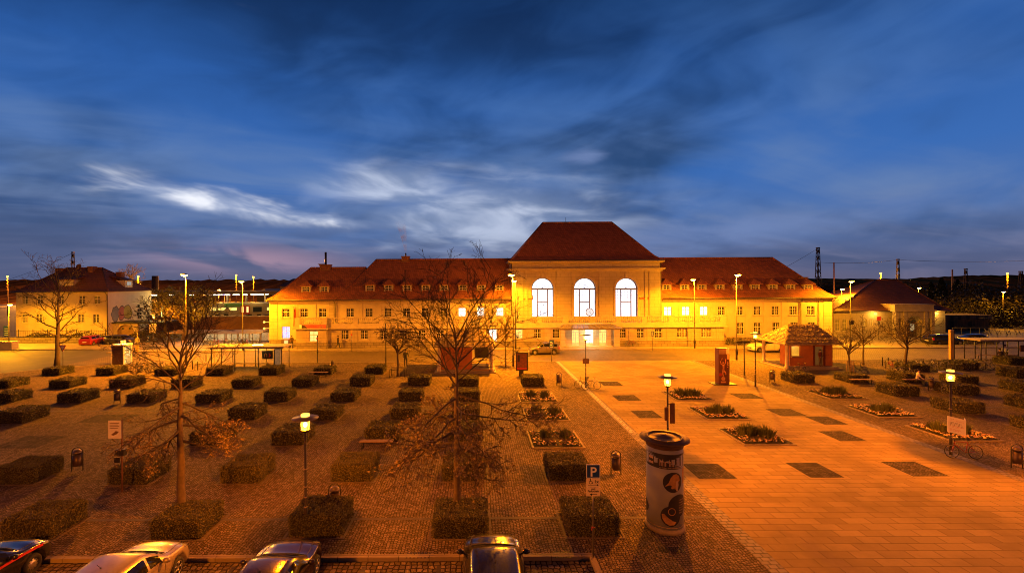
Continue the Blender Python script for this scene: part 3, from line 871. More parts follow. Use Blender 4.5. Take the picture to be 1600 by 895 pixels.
ZR = 12.45; RY = 69.6; ye0 = YW-0.72
rl = (PX(522, 465, ye0), hx0+3.0, ye0, 74.9, ez+0.12, PX(588, 405, RY), hx0+3.0, RY, ZR)
g = MB(); hip_roof(g, *rl); hip_caps(g, *rl); wr_l = g.build('wing_roof', M_TILE, ST)
RY2 = 68.7
rp = (PX(415, 469, ye0), PX(570, 465, ye0), ye0+0.06, 73.2, ez+0.10, PX(486, 418, RY2), PX(572, 418, RY2), RY2, PZ(520, 418, RY2))
g = MB(); hip_roof(g, *rp); hip_caps(g, *rp); pv_l = g.build('pavilion_roof', M_TILE, ST)
rg = (hx1-3.0, PX(1309, 466, ye0), ye0, 74.9, ez+0.12, hx1-3.0, PX(1207, 404, RY), RY, ZR)
g = MB(); hip_roof(g, *rg); hip_caps(g, *rg); wr_r = g.build('wing_roof', M_TILE, ST)
for par, xa, xb in ((wr_l, rl[0]+3.2, hx0-0.3), (pv_l, rp[0], rl[0]+3.2), (wr_r, hx1+0.3, rg[1])):
    g = MB(); g.tube([(xa, ye0-0.07, ez+0.08), (xb, ye0-0.07, ez+0.08)], 0.085, 8); g.build('gutter', M_LEAD, par)
# chimneys
def chimney(par, u, v0, v1, Y, w_=1.0, name='chimney'):
    x = PX(u, v0, Y); z0, z1 = PZ(u, v0, Y), PZ(u, v1, Y)
    g = MB(); g.box(x-w_/2, x+w_/2, Y-0.4, Y+0.4, z0-0.8, z1); g.box(x-w_/2-0.07, x+w_/2+0.07, Y-0.47, Y+0.47, z1-0.14, z1+0.02)
    return g.build(name, M_BRICK, par), x, z1
M_BRICK = mat_brick('chimney_brick', (0.26,0.09,0.055), (0.20,0.07,0.045), (0.2,0.16,0.12), 0.25, 0.08, 0.012, 'xz', 0.85, 0.4, 0.4)
c, x, z = chimney(pv_l, 509, 418, 413.5, RY2, 1.6)
g = MB(); g.tube([(x, RY2, z), (x, RY2, PZ(509, 394, RY2))], 0.16, 10); g.build('flue_pipe', M_IRON, c)
g = MB(); g.box(x-1.1, x-0.2, RY2-0.3, RY2+0.3, z+0.02, z+0.12); g.build('cover_plate', M_LEAD, c)
c, x, z = chimney(wr_l, 634, 405, 400.5, RY, 1.15)
g = MB(); g.tube([(x, RY, z), (x, RY, z+0.5)], 0.11, 8); g.build('flue_pipe', M_IRON, c)
SMOKE_AT = (x, RY, z+0.5)
chimney(wr_r, 1252, 436, 433, 67.2, 1.3)
# dormers
dm_main = [(578, 457), (607, 457), (636, 457), (665, 457), (694, 457), (723, 457), (752, 457), (780.5, 457)]
dm_pav = [(478, 459), (506.5, 459)]
dm_r = [(1042, 456), (1070, 456), (1097, 456), (1125, 456), (1153, 456), (1180.5, 456), (1208, 456), (1235.5, 456), (1263, 456)]
_dm = {}
def dormer(par, u, v, Yd):
    off = root_of(par).location
    x, z = PX(u, v, Yd), PZ(u, v, Yd)
    if 'm' not in _dm:
        g = MB(); w_, h_ = 0.66, 1.12
        g.box(-w_, -0.48, 0, 3.2, -0.5, h_); g.box(0.48, w_, 0, 3.2, -0.5, h_); g.box(-0.48, 0.48, 0, 3.2, -0.5, 0.07); g.box(-0.48, 0.48, 0, 3.2, 1.03, h_)
        a = g.build('d', M_PLAST)
        g = MB()
        xw, zt = 0.92, h_+0.85
        y0, y1 = -0.28, 3.6
        # hipped little roof
        vs = [(-xw, y0, h_-0.04), (xw, y0, h_-0.04), (xw, y1, h_-0.04), (-xw, y1, h_-0.04), (0, y0+0.62, zt), (0, y1, zt),
              (-xw, y0, h_+0.03), (xw, y0, h_+0.03), (xw, y1, h_+0.03), (-xw, y1, h_+0.03)]
        g.add(vs, [(0,3,2,1), (0,1,7,6), (1,2,8,7), (3,0,6,9), (6,7,4), (7,8,5,4), (9,6,4,5), (2,3,9,5,8)])
        b = g.build('d', M_TILE)
        _dm['m'] = (a.data, b.data); bpy.data.objects.remove(a); bpy.data.objects.remove(b)
    a, b = _dm['m']
    o = link_mesh('dormer', a, par); o.location = Vector((x, Yd, z)) - off
    r = link_mesh('dormer_roof', b, o)
    me, pm = win_mesh(0.96, 0.96, 'cross')
    f = link_mesh('dormer_window', me, o); f.location = (0, 0.10, 0.07)
    p = link_mesh('pane', pm, o); p.location = (0, 0.10, 0.07)
for u, v in dm_main: dormer(ST, u, v, YW+0.55)
for u, v in dm_pav: dormer(ST, u, v, YW+0.55)
for u, v in dm_r: dormer(ST, u, v, YW+0.55)

# --- portico storey with balcony
px0, px1 = PX(510, 530, YP), PX(1131, 530, YP)
bx0 = PX(465, 530, YP)
top = 2.62
lo = [(539, 1), (569, 1), (599, 1), (629, 1), (659, 1), (688, 1), (811, 0), (840, 0), (869, 0), (972, 0), (1001, 0), (1029, 0), (1066, 2), (1104, 2)]
holes = []; PWIN = []
for u, kind in lo:
    if kind == 2:
        for du in (-4.2, 4.2):
            x = PX(u+du, 520, YP); holes.append(rect(x-0.33, x+0.33, 1.20, 2.42)); PWIN.append((x, YP, 1.20, 0.66, 1.22, 'cross', None))
    else:
        x = PX(u, 520, YP); holes.append(rect(x-0.5, x+0.5, 1.15, 2.42)); PWIN.append((x, YP, 1.15, 1.0, 1.27, 'cross', (M_LITWARM, 'warm lit pane') if u == 811 else None))
doors = [(899.5, 1.0), (921, 1.15), (942, 1.0)]
for u, dw in doors:
    x = PX(u, 530, YP); holes.append(rect(x-dw/2, x+dw/2, 0.14, 2.42))
xl = PX(770, 520, YP); holes.append(rect(xl-0.55, xl+0.55, 0.14, 2.42))
holed_wall('portico_wall', M_STONE, ST, rect(px0, px1, 0, top), holes, YP, 0.35)
for a in PWIN: window(ST, a[0], a[1], a[2], a[3], a[4], a[5], a[6][0] if a[6] else None, sill=True, label=a[6][1] if a[6] else None)
for u, dw in doors:
    o = window(ST, PX(u, 530, YP), YP, 0.14, dw, 2.28, 'door', M_LITWHITE if u == 921 else M_LITWARM, name='entrance_door')
window(ST, xl, YP, 0.14, 1.1, 2.28, 'door', M_LITWHITE, name='entrance_door')
# projecting block at the left end of the portico
yb = YP-0.55
x = PX(490, 525, yb)
bx1 = PX(510, 530, yb)
holed_wall('end_block_wall', M_STONE, ST, rect(bx0, bx1, 0, top), [rect(x-0.58, x+0.58, 0.95, 2.38)], yb, 0.35)
window(ST, x, yb, 0.95, 1.16, 1.43, 'cross', M_LITWARM, sill=True, label='warm lit pane')
g = MB(); g.box(bx0, bx0+0.3, yb+0.35, YW, 0, top); g.box(bx1-0.3, bx1, yb+0.35, YP-0.003, 0, top); g.box(px1-0.3, px1, YP+0.35, YW, 0, top)
split(g, 'portico_wall', M_STONE, ST)
# roof slab of the portico, balustrade
g = MB()
g.box(px0, px1+0.38, YP-0.40, YW-0.07, top, top+0.16); g.box(px0, px1+0.22, YP-0.24, YW-0.071, top+0.16, 3.22)
g.box(bx0-0.35, bx1+0.3, yb-0.35, YP-0.41, top-0.002, top+0.158); g.box(bx0-0.35, px0-0.003, YP-0.41, YW-0.07, top-0.002, top+0.158)
g.box(bx0-0.15, bx1+0.1, yb-0.15, YP-0.245, top+0.158, 3.30); g.box(bx0-0.15, px0-0.003, YP-0.245, YW-0.071, top+0.158, 3.298)
g.build('balcony_slab', M_TRIM, ST)
g = MB(); ztop = 4.16
def balus(xa, xb, y, solid=()):
    g.box(xa, xb, y, y+0.24, ztop-0.12, ztop); g.box(xa, xb, y+0.02, y+0.22, 3.2, 3.34)
    n = max(1, int((xb-xa)/3.6))
    for i in range(n+1):
        x = xa + (xb-xa-0.7)*i/n; g.box(x, x+0.7, y+0.012, y+0.228, 3.34, ztop-0.12)
    x = xa+0.3
    while x < xb-0.3:
        g.lathe([(0.05, 3.34), (0.075, 3.52), (0.045, 3.78), (0.065, ztop-0.12)], x, y+0.12, 6); x += 0.27
balus(px0+0.11, px1+0.2, YP-0.24)
balus(bx0-0.13, bx1+0.1, yb-0.15)
g.box(px1-0.05, px1+0.19, YP+0.02, YW-0.05, 3.2, ztop)
g.build('balustrade', M_TRIM, ST)
g = MB()
for xa, xb in ((px0+0.0, PX(886, 540, YP)), (PX(955, 540, YP), px1)): g.box(xa, xb, YP-0.09, YP+0.002, 0, 0.78)
g.box(bx0-0.05, bx1+0.05, yb-0.09, yb+0.002, 0, 0.78)
split(g, 'plinth', M_PLINTH, ST)
g = MB()
for u in (880, 963): 
    x = PX(u, 530, YP); g.box(x-0.42, x+0.42, YP-0.28, YP+0.001, 0, top)
for x in (px1-0.5,): g.box(x-0.55, x+0.52, YP-0.07, YP+0.001, 0.78, top)
for u in [554, 584, 614, 644, 673, 703, 735, 826, 855, 986, 1015, 1046, 1085]:
    x = PX(u, 530, YP); g.box(x-0.36, x+0.36, YP-0.06, YP+0.001, 0.78, top)
split(g, 'pilaster', M_STONE, ST)
# glass canopy over the entrance, steps, light
g = MB(); ca, cb = PX(872, 508, YP-2.6), PX(975, 508, YP-2.6)
zc = 2.66
g.add([(ca, YP-2.7, zc), (cb, YP-2.7, zc), (cb-1.2, YP-0.42, zc+0.42), (ca+1.2, YP-0.42, zc+0.42), (ca, YP-2.7, zc+0.06), (cb, YP-2.7, zc+0.06), (cb-1.2, YP-0.42, zc+0.48), (ca+1.2, YP-0.42, zc+0.48)],
      [(0,3,2,1),(4,5,6,7),(0,1,5,4),(1,2,6,5),(2,3,7,6),(3,0,4,7)])
cn = g.build('canopy', plain('canopy_glass', (0.22,0.19,0.13), 0.25, var=0.1), ST)
g = MB(); g.box(ca-0.03, cb+0.03, YP-2.78, YP-2.70, zc-0.07, zc+0.10)
for i in range(11):
    t = i/10; xa = ca+(cb-ca)*t; xb = ca+1.2+(cb-ca-2.4)*t
    g.tube([(xa, YP-2.7, zc+0.07), (xb, YP-0.42, zc+0.49)], 0.03, 4)
g.build('canopy_frame', M_LEAD, cn)
g = MB(); g.box(PX(914, 512, YP-1.5), PX(929, 512, YP-1.5), YP-1.7, YP-1.2, zc-0.12, zc-0.02); g.build('ceiling_light', M_TUBE, cn)
g = MB(); g.box(PX(885, 541, YP-0.9), PX(958, 541, YP-0.9), YP-0.9, YP-0.001, 0, 0.14); g.build('entrance_step', M_TRIM, ST)
# rain pipes
for u, ya, z1 in ((524, YW-0.16, ez), (1278, YW-0.16, ez), (1250, YW-0.16, ez), (1300.5, YW-0.12, ez)):
    x = PX(u, 490, YW); g = MB(); g.tube([(x, ye0, ez+0.02), (x, ya, ez-0.5), (x, ya, 3.4 if u == 524 else 0.2)], 0.055, 6); g.build('rain_pipe', M_LEAD, ST)
for xx in (hx0+0.06, hx1-0.06):
    g = MB(); g.tube([(xx, YH-0.1, hz1), (xx, YH-0.1, 4.0)], 0.06, 6); g.build('rain_pipe', M_LEAD, ST)
# a few heavy power ratings: light inside doors comes from the panes; canopy light is a lamp
def point(name, loc, energy, col, r=0.1, parent=None):
    l = bpy.data.lights.new(name, 'POINT'); l.energy = energy; l.color = col; l.shadow_soft_size = r
    o = bpy.data.objects.new(name, l); C.objects.link(o)
    if parent: o.parent = parent; o.location = Vector(loc) - root_of(parent).location
    else: o.location = loc
    return o
point('canopy_lamp', (PX(921, 512, YP-1.5), YP-1.45, zc-0.3), 260, (1.0, 0.80, 0.36), 0.25, ST)
# banner and flag
b = empty('banner', (PX(488, 508, yb-0.2), yb-0.2, 2.8), 'long pink banner with lettering stretched below the left balcony', 'banner')
g = MB(); xa, xb = PX(468, 508, yb-0.2), PX(509.5, 508, yb-0.2); g.box(xa, xb, yb-0.225, yb-0.19, 2.80, 3.27); g.build('cloth', plain('pink_cloth', (0.55,0.10,0.12), 0.8, var=0.1), b)
g = MB(); rnd = random.Random(9); tx = xa+1.15
while tx < xb-1.25:      # the letters cannot be read from here: strokes of their size
    wl = rnd.uniform(0.05, 0.12); g.box(tx, tx+0.035, yb-0.229, yb-0.2, 2.95, 3.15); g.box(tx+0.035, tx+wl, yb-0.229, yb-0.2, 2.95+rnd.choice((0, 0.08, 0.165)), 2.99+rnd.choice((0, 0.08, 0.165))+0.001); tx += wl+0.06
g.build('lettering', plain('dark_red_print', (0.20,0.02,0.02), 0.8), b)
g = MB(); g.box(xa, xa+0.3, yb-0.229, yb-0.18, 2.80, 3.27); g.build('white_end', M_SIGNW, b)
g = MB(); g.prism([(xa+0.3,2.80),(xa+1.05,2.80),(xa+0.75,3.12),(xa+0.3,3.27)], yb-0.231, yb-0.20); g.build('emblem', plain('dark_print', (0.05,0.03,0.02), 0.8), b)
g = MB(); g.prism([(xb-1.1,2.84),(xb-0.3,2.84),(xb-0.5,3.0),(xb-0.85,2.98)], yb-0.229, yb-0.20); g.build('emblem', plain('olive_print', (0.2,0.17,0.08), 0.8), b)
b = empty('flag', (PX(461, 495, YW-0.5), YW-0.55, 2.9), 'dark red flag hanging straight down the left end wall', 'flag')
g = MB(); vs = []; xa, xb = PX(458.6, 495, YW-0.5), PX(463.4, 495, YW-0.5)
for i in range(9):
    for j in range(7):
        vs.append((xa+(xb-xa)*j/6, YW-0.55+0.05*math.sin(j*1.7+i*0.3), PZ(461, 510, YW)+ (PZ(461, 482, YW)-PZ(461, 510, YW))*i/8))
g.add(vs, [(i*7+j, i*7+j+1, i*7+j+8, i*7+j+7) for i in range(8) for j in range(6)]); g.build('cloth', plain('red_flag_cloth', (0.20,0.04,0.025), 0.85, var=0.3, scale=2), b)
g = MB(); g.tube([(xa, YW, PZ(461,481,YW)+0.25), (xa-0.02, YW-0.62, PZ(461,481,YW)+0.1), (xb, YW-0.57, PZ(461,481,YW)+0.02)], 0.03, 5); g.build('pole', M_IRON, b)

# ------------------------------------------------------------------ smaller station pavilion on the right
YA = 72.0
AX = empty('pavilion_building', (PX(1395, 500, YA), YA, 0), 'low ochre pavilion with brown hip roof and arched porch beside the station', 'building')
ax0, ax1 = PX(1302, 500, YA), PX(1477, 500, YA)
ez2 = PZ(1390, 485, YA)
holes = []; W2 = []
for u in (1309, 1320, 1331): x = PX(u, 505, YA); holes.append(rect(x-0.35, x+0.35, 0.9, 2.75)); W2.append((x, 0.9, 0.7, 1.85))
for u in (1351.5, 1361.5): x = PX(u, 502, YA); holes.append(rect(x-0.3, x+0.3, 1.7, 2.75)); W2.append((x, 1.7, 0.6, 1.05))
holed_wall('wall', M_STONE, AX, rect(ax0, ax1, 0, ez2), holes, YA, 0.35)
for x, z, w_, h_ in W2: window(AX, x, YA, z, w_, h_, 'tall', None)
g = MB(); g.box(ax0, ax0+0.3, YA+0.35, 82, 0, ez2); g.box(ax1-0.3, ax1, YA+0.35, 82, 0, ez2); g.build('wall', M_STONE, AX)
qx0, qx1 = PX(1398, 500, YA-1.2), PX(1459, 500, YA-1.2)
xc = PX(1430, 500, YA-1.2); xl_ = PX(1416.5, 500, YA-1.2); xr_ = PX(1447, 500, YA-1.2)
pz = 4.05
holed_wall('porch_wall', M_STONE, AX, rect(qx0, qx1, 0, pz), [archpoly(xc, 1.35, 0.01, 1.95, 14), rect(PX(1404.5,500,YA-1.2), PX(1410,500,YA-1.2), 0.9, 2.95), rect(PX(1450,500,YA-1.2), PX(1454.5,500,YA-1.2), 0.9, 2.95)], YA-1.2, 0.4)
g = MB(); g.box(qx0-0.25, qx1+0.25, YA-1.5, YA-0.001, pz, pz+0.25); g.box(qx0, qx1, YA-1.25, YA+1.5, pz+0.25, pz+0.95); g.box(qx0-0.1, qx1+0.1, YA-1.35, YA+1.5, pz+0.95, pz+1.08)
g.build('porch_parapet', M_TRIM, AX)
g = MB()
for u in (1401, 1413.5, 1446.5, 1457): x = PX(u, 500, YA-1.2); g.box(x-0.24, x+0.24, YA-1.32, YA-1.199, 0, pz)
split(g, 'porch_pilaster', M_STONE, AX)
g = MB(); g.box(xc-1.3, xc+1.3, YA-0.06, YA-0.02, 0.02, 2.0); g.prism([(xc+1.3*math.cos(math.pi*i/12), 2.0+1.25*math.sin(math.pi*i/12)) for i in range(13)], YA-0.06, YA-0.02); dp = g.build('porch_door', M_DKFRAME, AX)
g = MB(); g.box(xc-0.9, xc-0.3, YA-0.10, YA-0.06, 0.9, 2.0); g.box(xc+0.3, xc+0.9, YA-0.10, YA-0.06, 0.9, 2.0); g.build('door_pane', emit('dim_warm_pane', (1.0,0.7,0.3), 0.5), dp)
ra = (PX(1296, 485, YA-0.6), PX(1488, 485, YA-0.6), YA-0.6, 84, ez2, PX(1369, 437, 78.5), PX(1402, 437, 78.5), 78.5, PZ(1385, 437, 78.5))
g = MB(); hip_roof(g, *ra); hip_caps(g, *ra); r2 = g.build('roof', M_TILE2, AX)
g = MB(); g.tube([(ra[0], YA-0.66, ez2-0.03), (qx0-0.3, YA-0.66, ez2-0.03)], 0.07, 6); g.tube([(qx1+0.3, YA-0.66, ez2-0.03), (ra[1], YA-0.66, ez2-0.03)], 0.07, 6); g.build('gutter', M_LEAD, r2)
for u in (1371, 1467): point('wall_lamp', (PX(u, 488, YA-0.8), YA-0.9, 3.6), 220, (1.0, 0.5, 0.06), 0.1, AX)
g = MB()
for u in (1371, 1467): x = PX(u, 488, YA-0.5); g.bbox(x-0.12, x+0.12, YA-0.32, YA-0.001, 3.45, 3.75)
g.build('wall_lamp', M_LANTERN, AX)

# ------------------------------------------------------------------ house on the left
YL = 78.0
HO = empty('old_house', (PX(97, 500, YL), YL, 0), 'two storey plastered house with red hip roof and graffiti on its gable side', 'house')
lx0, lx1 = PX(25, 500, YL), PX(169, 500, YL)
lez = PZ(169, 455, YL); lyb = 88.5
M_HPL = plain('old_house_plaster', (0.46,0.37,0.25), 0.9, var=0.14, scale=1.0, bump=0.1)
M_HPW = plain('gable_plaster_lit', (0.72,0.64,0.52), 0.9, var=0.1, scale=1.0, bump=0.1)  # gable side: lamp light is put into this paler plaster colour
holes = []; W3 = []
for u in (39, 62, 95, 128, 151):
    x = PX(u, 468, YL); holes.append(rect(x-0.5, x+0.5, PZ(u, 475, YL), PZ(u, 462, YL))); W3.append((x, PZ(u, 475, YL), 1.0, PZ(u, 462, YL)-PZ(u, 475, YL)))
for u in (38, 61, 127, 150):
    x = PX(u, 498, YL); holes.append(rect(x-0.52, x+0.52, PZ(u, 504, YL), PZ(u, 491, YL))); W3.append((x, PZ(u, 504, YL), 1.04, PZ(u, 491, YL)-PZ(u, 504, YL)))
holed_wall('wall', M_HPL, HO, rect(lx0, lx1, 0, lez), holes, YL, 0.35)
for x, z, w_, h_ in W3: window(HO, x, YL, z, w_, h_, 'cross', None, sill=True)
g = MB(); g.box(lx0, lx0+0.3, YL+0.35, lyb, 0, lez); g.box(lx0+0.3, lx1-0.35, lyb-0.3, lyb, 0, lez); g.build('wall', M_HPL, HO)
g = MB(); g.box(lx1-0.35, lx1+0.004, YL+0.004, lyb, 0, lez-0.003); g.build('gable_wall', M_HPW, HO)
rz = PZ(130, 418.5, 83.2)
r3 = (lx0-0.5, lx1+0.5, YL-0.5, lyb+0.5, lez, PX(104, 420, 83.2), PX(160, 420, 83.2), 83.2, rz)
g = MB(); hip_roof(g, *r3); hip_caps(g, *r3); hrf = g.build('roof', M_TILE2, HO)
g = MB(); g.tube([(lx0-0.5, YL-0.56, lez-0.05), (lx1+0.5, YL-0.56, lez-0.05)], 0.08, 6); g.build('gutter', M_LEAD, hrf)
g = MB(); g.tube([(lx1-0.2, YL-0.5, lez-0.1), (lx1-0.1, YL-0.08, lez-0.7), (lx1-0.1, YL-0.08, 0.2)], 0.06, 6); g.build('rain_pipe', M_LEAD, HO)
for u, va, vb, Y in ((94, 424, 419, 82.5), (144, 424, 416.5, 82.5), (188, 437, 425, 84)):
    chimney(hrf, u, va, vb, Y, 1.0)
g = MB(); x = PX(126, 420, 83); g.disc((x, 82.6, rz+0.25), (0.2, -1, 0.25), 0.42, 0.06, 20); g.tube([(x, 82.7, rz-0.6), (x, 82.7, rz+0.3)], 0.03, 5); g.build('satellite_dish', M_RUST, hrf)
xd, zd = PX(104, 446, YL+1.2), PZ(104, 446, YL+1.2)
g = MB(); g.box(xd-1.35, xd+1.35, YL+1.1, YL+4.2, zd-0.9, zd+0.95); dd = g.build('dormer', M_HPL, hrf)
g = MB(); g.add([(xd-1.6, YL+0.85, zd+0.95), (xd+1.6, YL+0.85, zd+0.95), (xd+1.6, YL+5.2, zd+2.0), (xd-1.6, YL+5.2, zd+2.0), (xd-1.6, YL+0.85, zd+1.07), (xd+1.6, YL+0.85, zd+1.07), (xd+1.6, YL+5.2, zd+2.12), (xd-1.6, YL+5.2, zd+2.12)], [(0,3,2,1),(4,5,6,7),(0,1,5,4),(1,2,6,5),(2,3,7,6),(3,0,4,7)])
g.build('dormer', M_TILE2, hrf)
for i in (-1, 0, 1): window(HO, xd+i*0.85, YL+0.96, zd-0.1, 0.66, 0.8, 'cross', None, name='dormer_window')
# dormer, window, blind window, graffiti and lamp on the lit gable side
yd = 83.5
g = MB(); g.box(lx1-2.6, lx1-0.6, yd-0.9, yd+0.9, lez+0.55, lez+1.9); g.build('dormer', M_HPW, hrf)
g = MB(); g.prism([(lx1-4.0, lez+2.9), (lx1-0.3, lez+1.95), (lx1-0.3, lez+1.85), (lx1-4.0, lez+2.8)], yd-1.2, yd+1.2); g.build('dormer', M_TILE2, hrf)
def side_box(name, y0, y1, z0, z1, mat, t=0.05, parent=HO):
    g = MB(); g.box(lx1+0.002, lx1+0.002+t, y0, y1, z0, z1); return g.build(name, mat, parent)
g = MB(); g.box(lx1-0.6, lx1-0.54, yd-0.6, yd+0.6, lez+0.95, lez+1.7); dw = g.build('dormer_window', M_FRAME, HO)
g = MB()
for a in (-0.5, 0.05): g.box(lx1-0.545, lx1-0.53, yd+a, yd+a+0.45, lez+1.02, lez+1.63)
g.build('pane', emit('dim_white_pane', (0.9,0.9,0.85), 0.35), dw)
side_box('blind_window', 85.4, 86.2, 5.0, 6.7, M_HPL, 0.03)
w4 = side_box('window', 84.8, 85.8, 2.35, 4.3, M_FRAME, 0.06)
g = MB()
for a in (84.88, 85.34):
    for zz in (2.45, 3.1, 3.75): g.box(lx1+0.062, lx1+0.068, a, a+0.38, zz, zz+0.5)
g.build('pane', M_GLASS, w4)
g = MB(); rnd = random.Random(4)
for yy, zz in ((84.4, 4.6), (86.1, 4.4), (84.3, 3.2)): g.tube([(lx1, yy, zz), (lx1+0.5, yy, zz+0.1)], 0.05, 5); g.bbox(lx1+0.4, lx1+0.65, yy-0.15, yy+0.15, zz-0.1, zz+0.45)
g.build('wall_bracket', M_IRON, HO)
def blob_poly(cy, cz, ry, rz, n, seed):
    rnd = random.Random(seed)
    return [(cy+ry*math.cos(2*math.pi*i/n)*rnd.uniform(0.82, 1.1), cz+rz*math.sin(2*math.pi*i/n)*rnd.uniform(0.85, 1.1)) for i in range(n)]
gz = 2.55
for i, (cy, ry, colr) in enumerate(((79.6, 0.85, (0.25,0.27,0.33)), (81.0, 0.75, (0.42,0.16,0.16)), (82.4, 0.95, (0.40,0.36,0.10)))):
    for k, (sc, mat) in enumerate(((1.14, plain('graffiti_outline', (0.12,0.11,0.12), 0.8)), (1.0, plain('graffiti_fill', colr, 0.8, var=0.2) if i == 0 else plain('graffiti_fill_%s' % ('red' if i == 1 else 'yellow'), colr, 0.8, var=0.2)))):
        g = MB(); poly = blob_poly(cy, gz+1.1+0.1*i, ry*sc, 1.25*sc, 14, 20+i)
        n = len(poly); xx = lx1+0.006+0.004*k+0.0015*i
        g.add([(xx, a, b) for a, b in poly] + [(xx-0.0035, a, b) for a, b in poly], [tuple(range(n))] + [(j, (j+1) % n, n+(j+1) % n, n+j) for j in range(n)])
        g.build('graffiti', mat, HO)
# garage wall with arched gates and hedge wall before the house
GW = empty('garage_building', (PX(198, 515, 80), 79.0, 0), 'low garage with wide arched gate and dark flat roof behind parked cars', 'garage')
ga, gb = PX(177, 515, 79), PX(216, 515, 79)
xc = (ga+gb)/2 - 0.05
holed_wall('wall', M_HPL, GW, rect(ga, gb, -0.1, 2.05), [archpoly(xc, 1.45, 0.0, 0.4, 12)], 79, 0.3)
g = MB(); g.box(ga-0.2, gb+4.5, 78.7, 83, 2.05, 2.3); g.build('roof', M_IRON, GW)
g = MB(); g.box(xc-1.5, xc+1.5, 79.2, 79.28, 0, 1.95); gt = g.build('gate', M_WOOD, GW)
g = MB()
for s in (-0.6, 0.6): g.disc((xc+s, 79.18, 1.15), (0,1,0), 0.17, 0.05, 14)
g.build('porthole', M_BLACK, gt)
HW = empty('garden_wall', (PX(95, 525, 70), 70.0, 0), 'low stone garden wall with thin railing in front of the old house', 'wall')
g = MB(); g.box(PX(-40, 525, 70), PX(168, 525, 70), 69.9, 70.2, -0.1, 0.75); g.build('stone_base', M_PLINTH, HW)
g = MB(); x = PX(-40, 525, 70); xe = PX(168, 525, 70)
g.tube([(x, 70.05, 1.75), (xe, 70.05, 1.75)], 0.025, 4)
i = 0
while x < xe:
    g.tube([(x, 70.05, 0.75), (x, 70.05, 1.78 if i % 8 else 2.0)], 0.018 if i % 8 else 0.06, 4, caps=False); x += 0.28; i += 1
g.build('railing', M_IRON, HW)
M_POLE = plain('brown_lamp_pole', (0.045,0.033,0.022), 0.5, 0.3, 0.15, 4)
# ------------------------------------------------------------------ street lamps (tall) and park lanterns (low)
def spot(name, loc, energy, col, r_, parent, angle=172, blend=0.30):
    'cut-off head: light goes down and sideways, not up'
    l = bpy.data.lights.new(name, 'SPOT'); l.energy = energy; l.color = col; l.shadow_soft_size = r_
    l.spot_size = R(angle); l.spot_blend = blend
    o = bpy.data.objects.new(name, l); C.objects.link(o); o.parent = parent; o.location = Vector(loc) - root_of(parent).location
    return o
def street_lamp(loc, zl, side, energy, label, group, rz=0.0, col=SODIUM):
    'pole with a flat sodium head on a short arm'
    r = empty('street_lamp', loc, label, 'street lamp', group)
    X, Y, _ = loc
    g = MB(); g.tube([(X, Y, 0), (X, Y, 1.2), (X, Y, 1.25), (X, Y, zl+0.1)], [0.11, 0.11, 0.07, 0.045], 10); g.build('pole', M_POLE, r)
    g = MB(); g.box(X-0.09, X+0.09, Y-0.125, Y-0.1, 0.6, 1.0); g.build('access_door', M_IRON, r)
    g = MB(); g.tube([(X, Y, zl+0.05), (X+side*0.12, Y, zl+0.16), (X+side*0.34, Y, zl+0.18)], 0.035, 8)
    g.build('arm', M_GREYMETAL, r)
    hx = X+side*0.16
    g = MB(); g.lathe([(0.02, 0.20), (0.16, 0.17), (0.30, 0.09), (0.32, 0.04), (0.30, 0.02)], 0, 0, 14)
    g.v = [(hx+x*1.25, Y+y*0.75, zl+z) for x, y, z in g.v]
    h = g.build('lamp_head', M_GREYMETAL, r)
    g = MB(); g.lathe([(0.02, -0.14), (0.14, -0.12), (0.24, -0.05), (0.27, 0.02)], 0, 0, 14)
    g.v = [(hx+x*1.2, Y+y*0.7, zl+z) for x, y, z in g.v]
    ln = g.build('lens', M_SODIUM, h)
    spot('lamp_light', (hx, Y, zl-0.32), energy, col, 0.16, r)
    point('lens_spill', (hx+side*0.25, Y-0.45, zl-0.15), energy*0.16, col, 0.12, r)
    return r
SG = 'tall sodium street lamps around the square'
E1, E2 = 33000, 6500
LA = 'tall street lamp '
street_lamp(tuple(G(291, 571)), P(290, 430, G(291, 571).y).z, -1, E1, LA+'rising through the leafless tree at the left bike stands', SG, col=SODIUM_MID)
street_lamp(tuple(G(802, 573)), P(801, 430, G(802, 573).y).z, -1, E1, LA+'nearer of the close pair left of the hall', SG, col=SODIUM_MID)
street_lamp(tuple(G(1151, 562)), P(1150, 430, G(1151, 562).y).z, 1, E1, LA+'with cross plate, right of the slab path beside the road', SG, col=SODIUM_MID)
street_lamp((PX(379.5, 540, 60.7), 60.7, 0), PZ(379, 440, 60.7), -1, 16000, LA+'behind the left bus shelter, before the railway wall', SG)
street_lamp((PX(805.5, 540, 60.7), 60.7, 0), PZ(805, 439, 60.7), -1, E2, LA+'farther of the close pair, on the station pavement', SG)
street_lamp((PX(1085.5, 540, 60.7), 60.7, 0), PZ(1085, 437, 60.7), -1, E2, LA+'in front of the right end of the balcony', SG)
street_lamp((PX(1329, 540, 61.5), 61.5, 0), PZ(1331, 440, 61.5), 1, 13000, LA+'before the low pavilion, with camera pods halfway up', SG)
street_lamp((PX(14, 540, 62.8), 62.8, 0), PZ(13, 476, 62.8), 1, 8000, LA+'at the left picture edge, nearer and lower of two', SG)
street_lamp((PX(12, 530, 70.9), 68.9, 0), PZ(12, 464, 68.9), 1, 15000, LA+'at the left picture edge, farther and taller of two', SG)
street_lamp((PX(1300, 452, 78), 76, 0), PZ(1300, 452, 76), 1, 6000, LA+'small and distant, over the right gable of the station', SG)
street_lamp((PX(1435, 450, 90), 90, 0), PZ(1435, 450, 90), 1, 6000, LA+'behind the low pavilion roof, right of its ridge', SG)
street_lamp((PX(1567, 456, 88), 88, 0), PZ(1567, 456, 88), 1, 3000, LA+'among the dark bushes at the far right', SG)
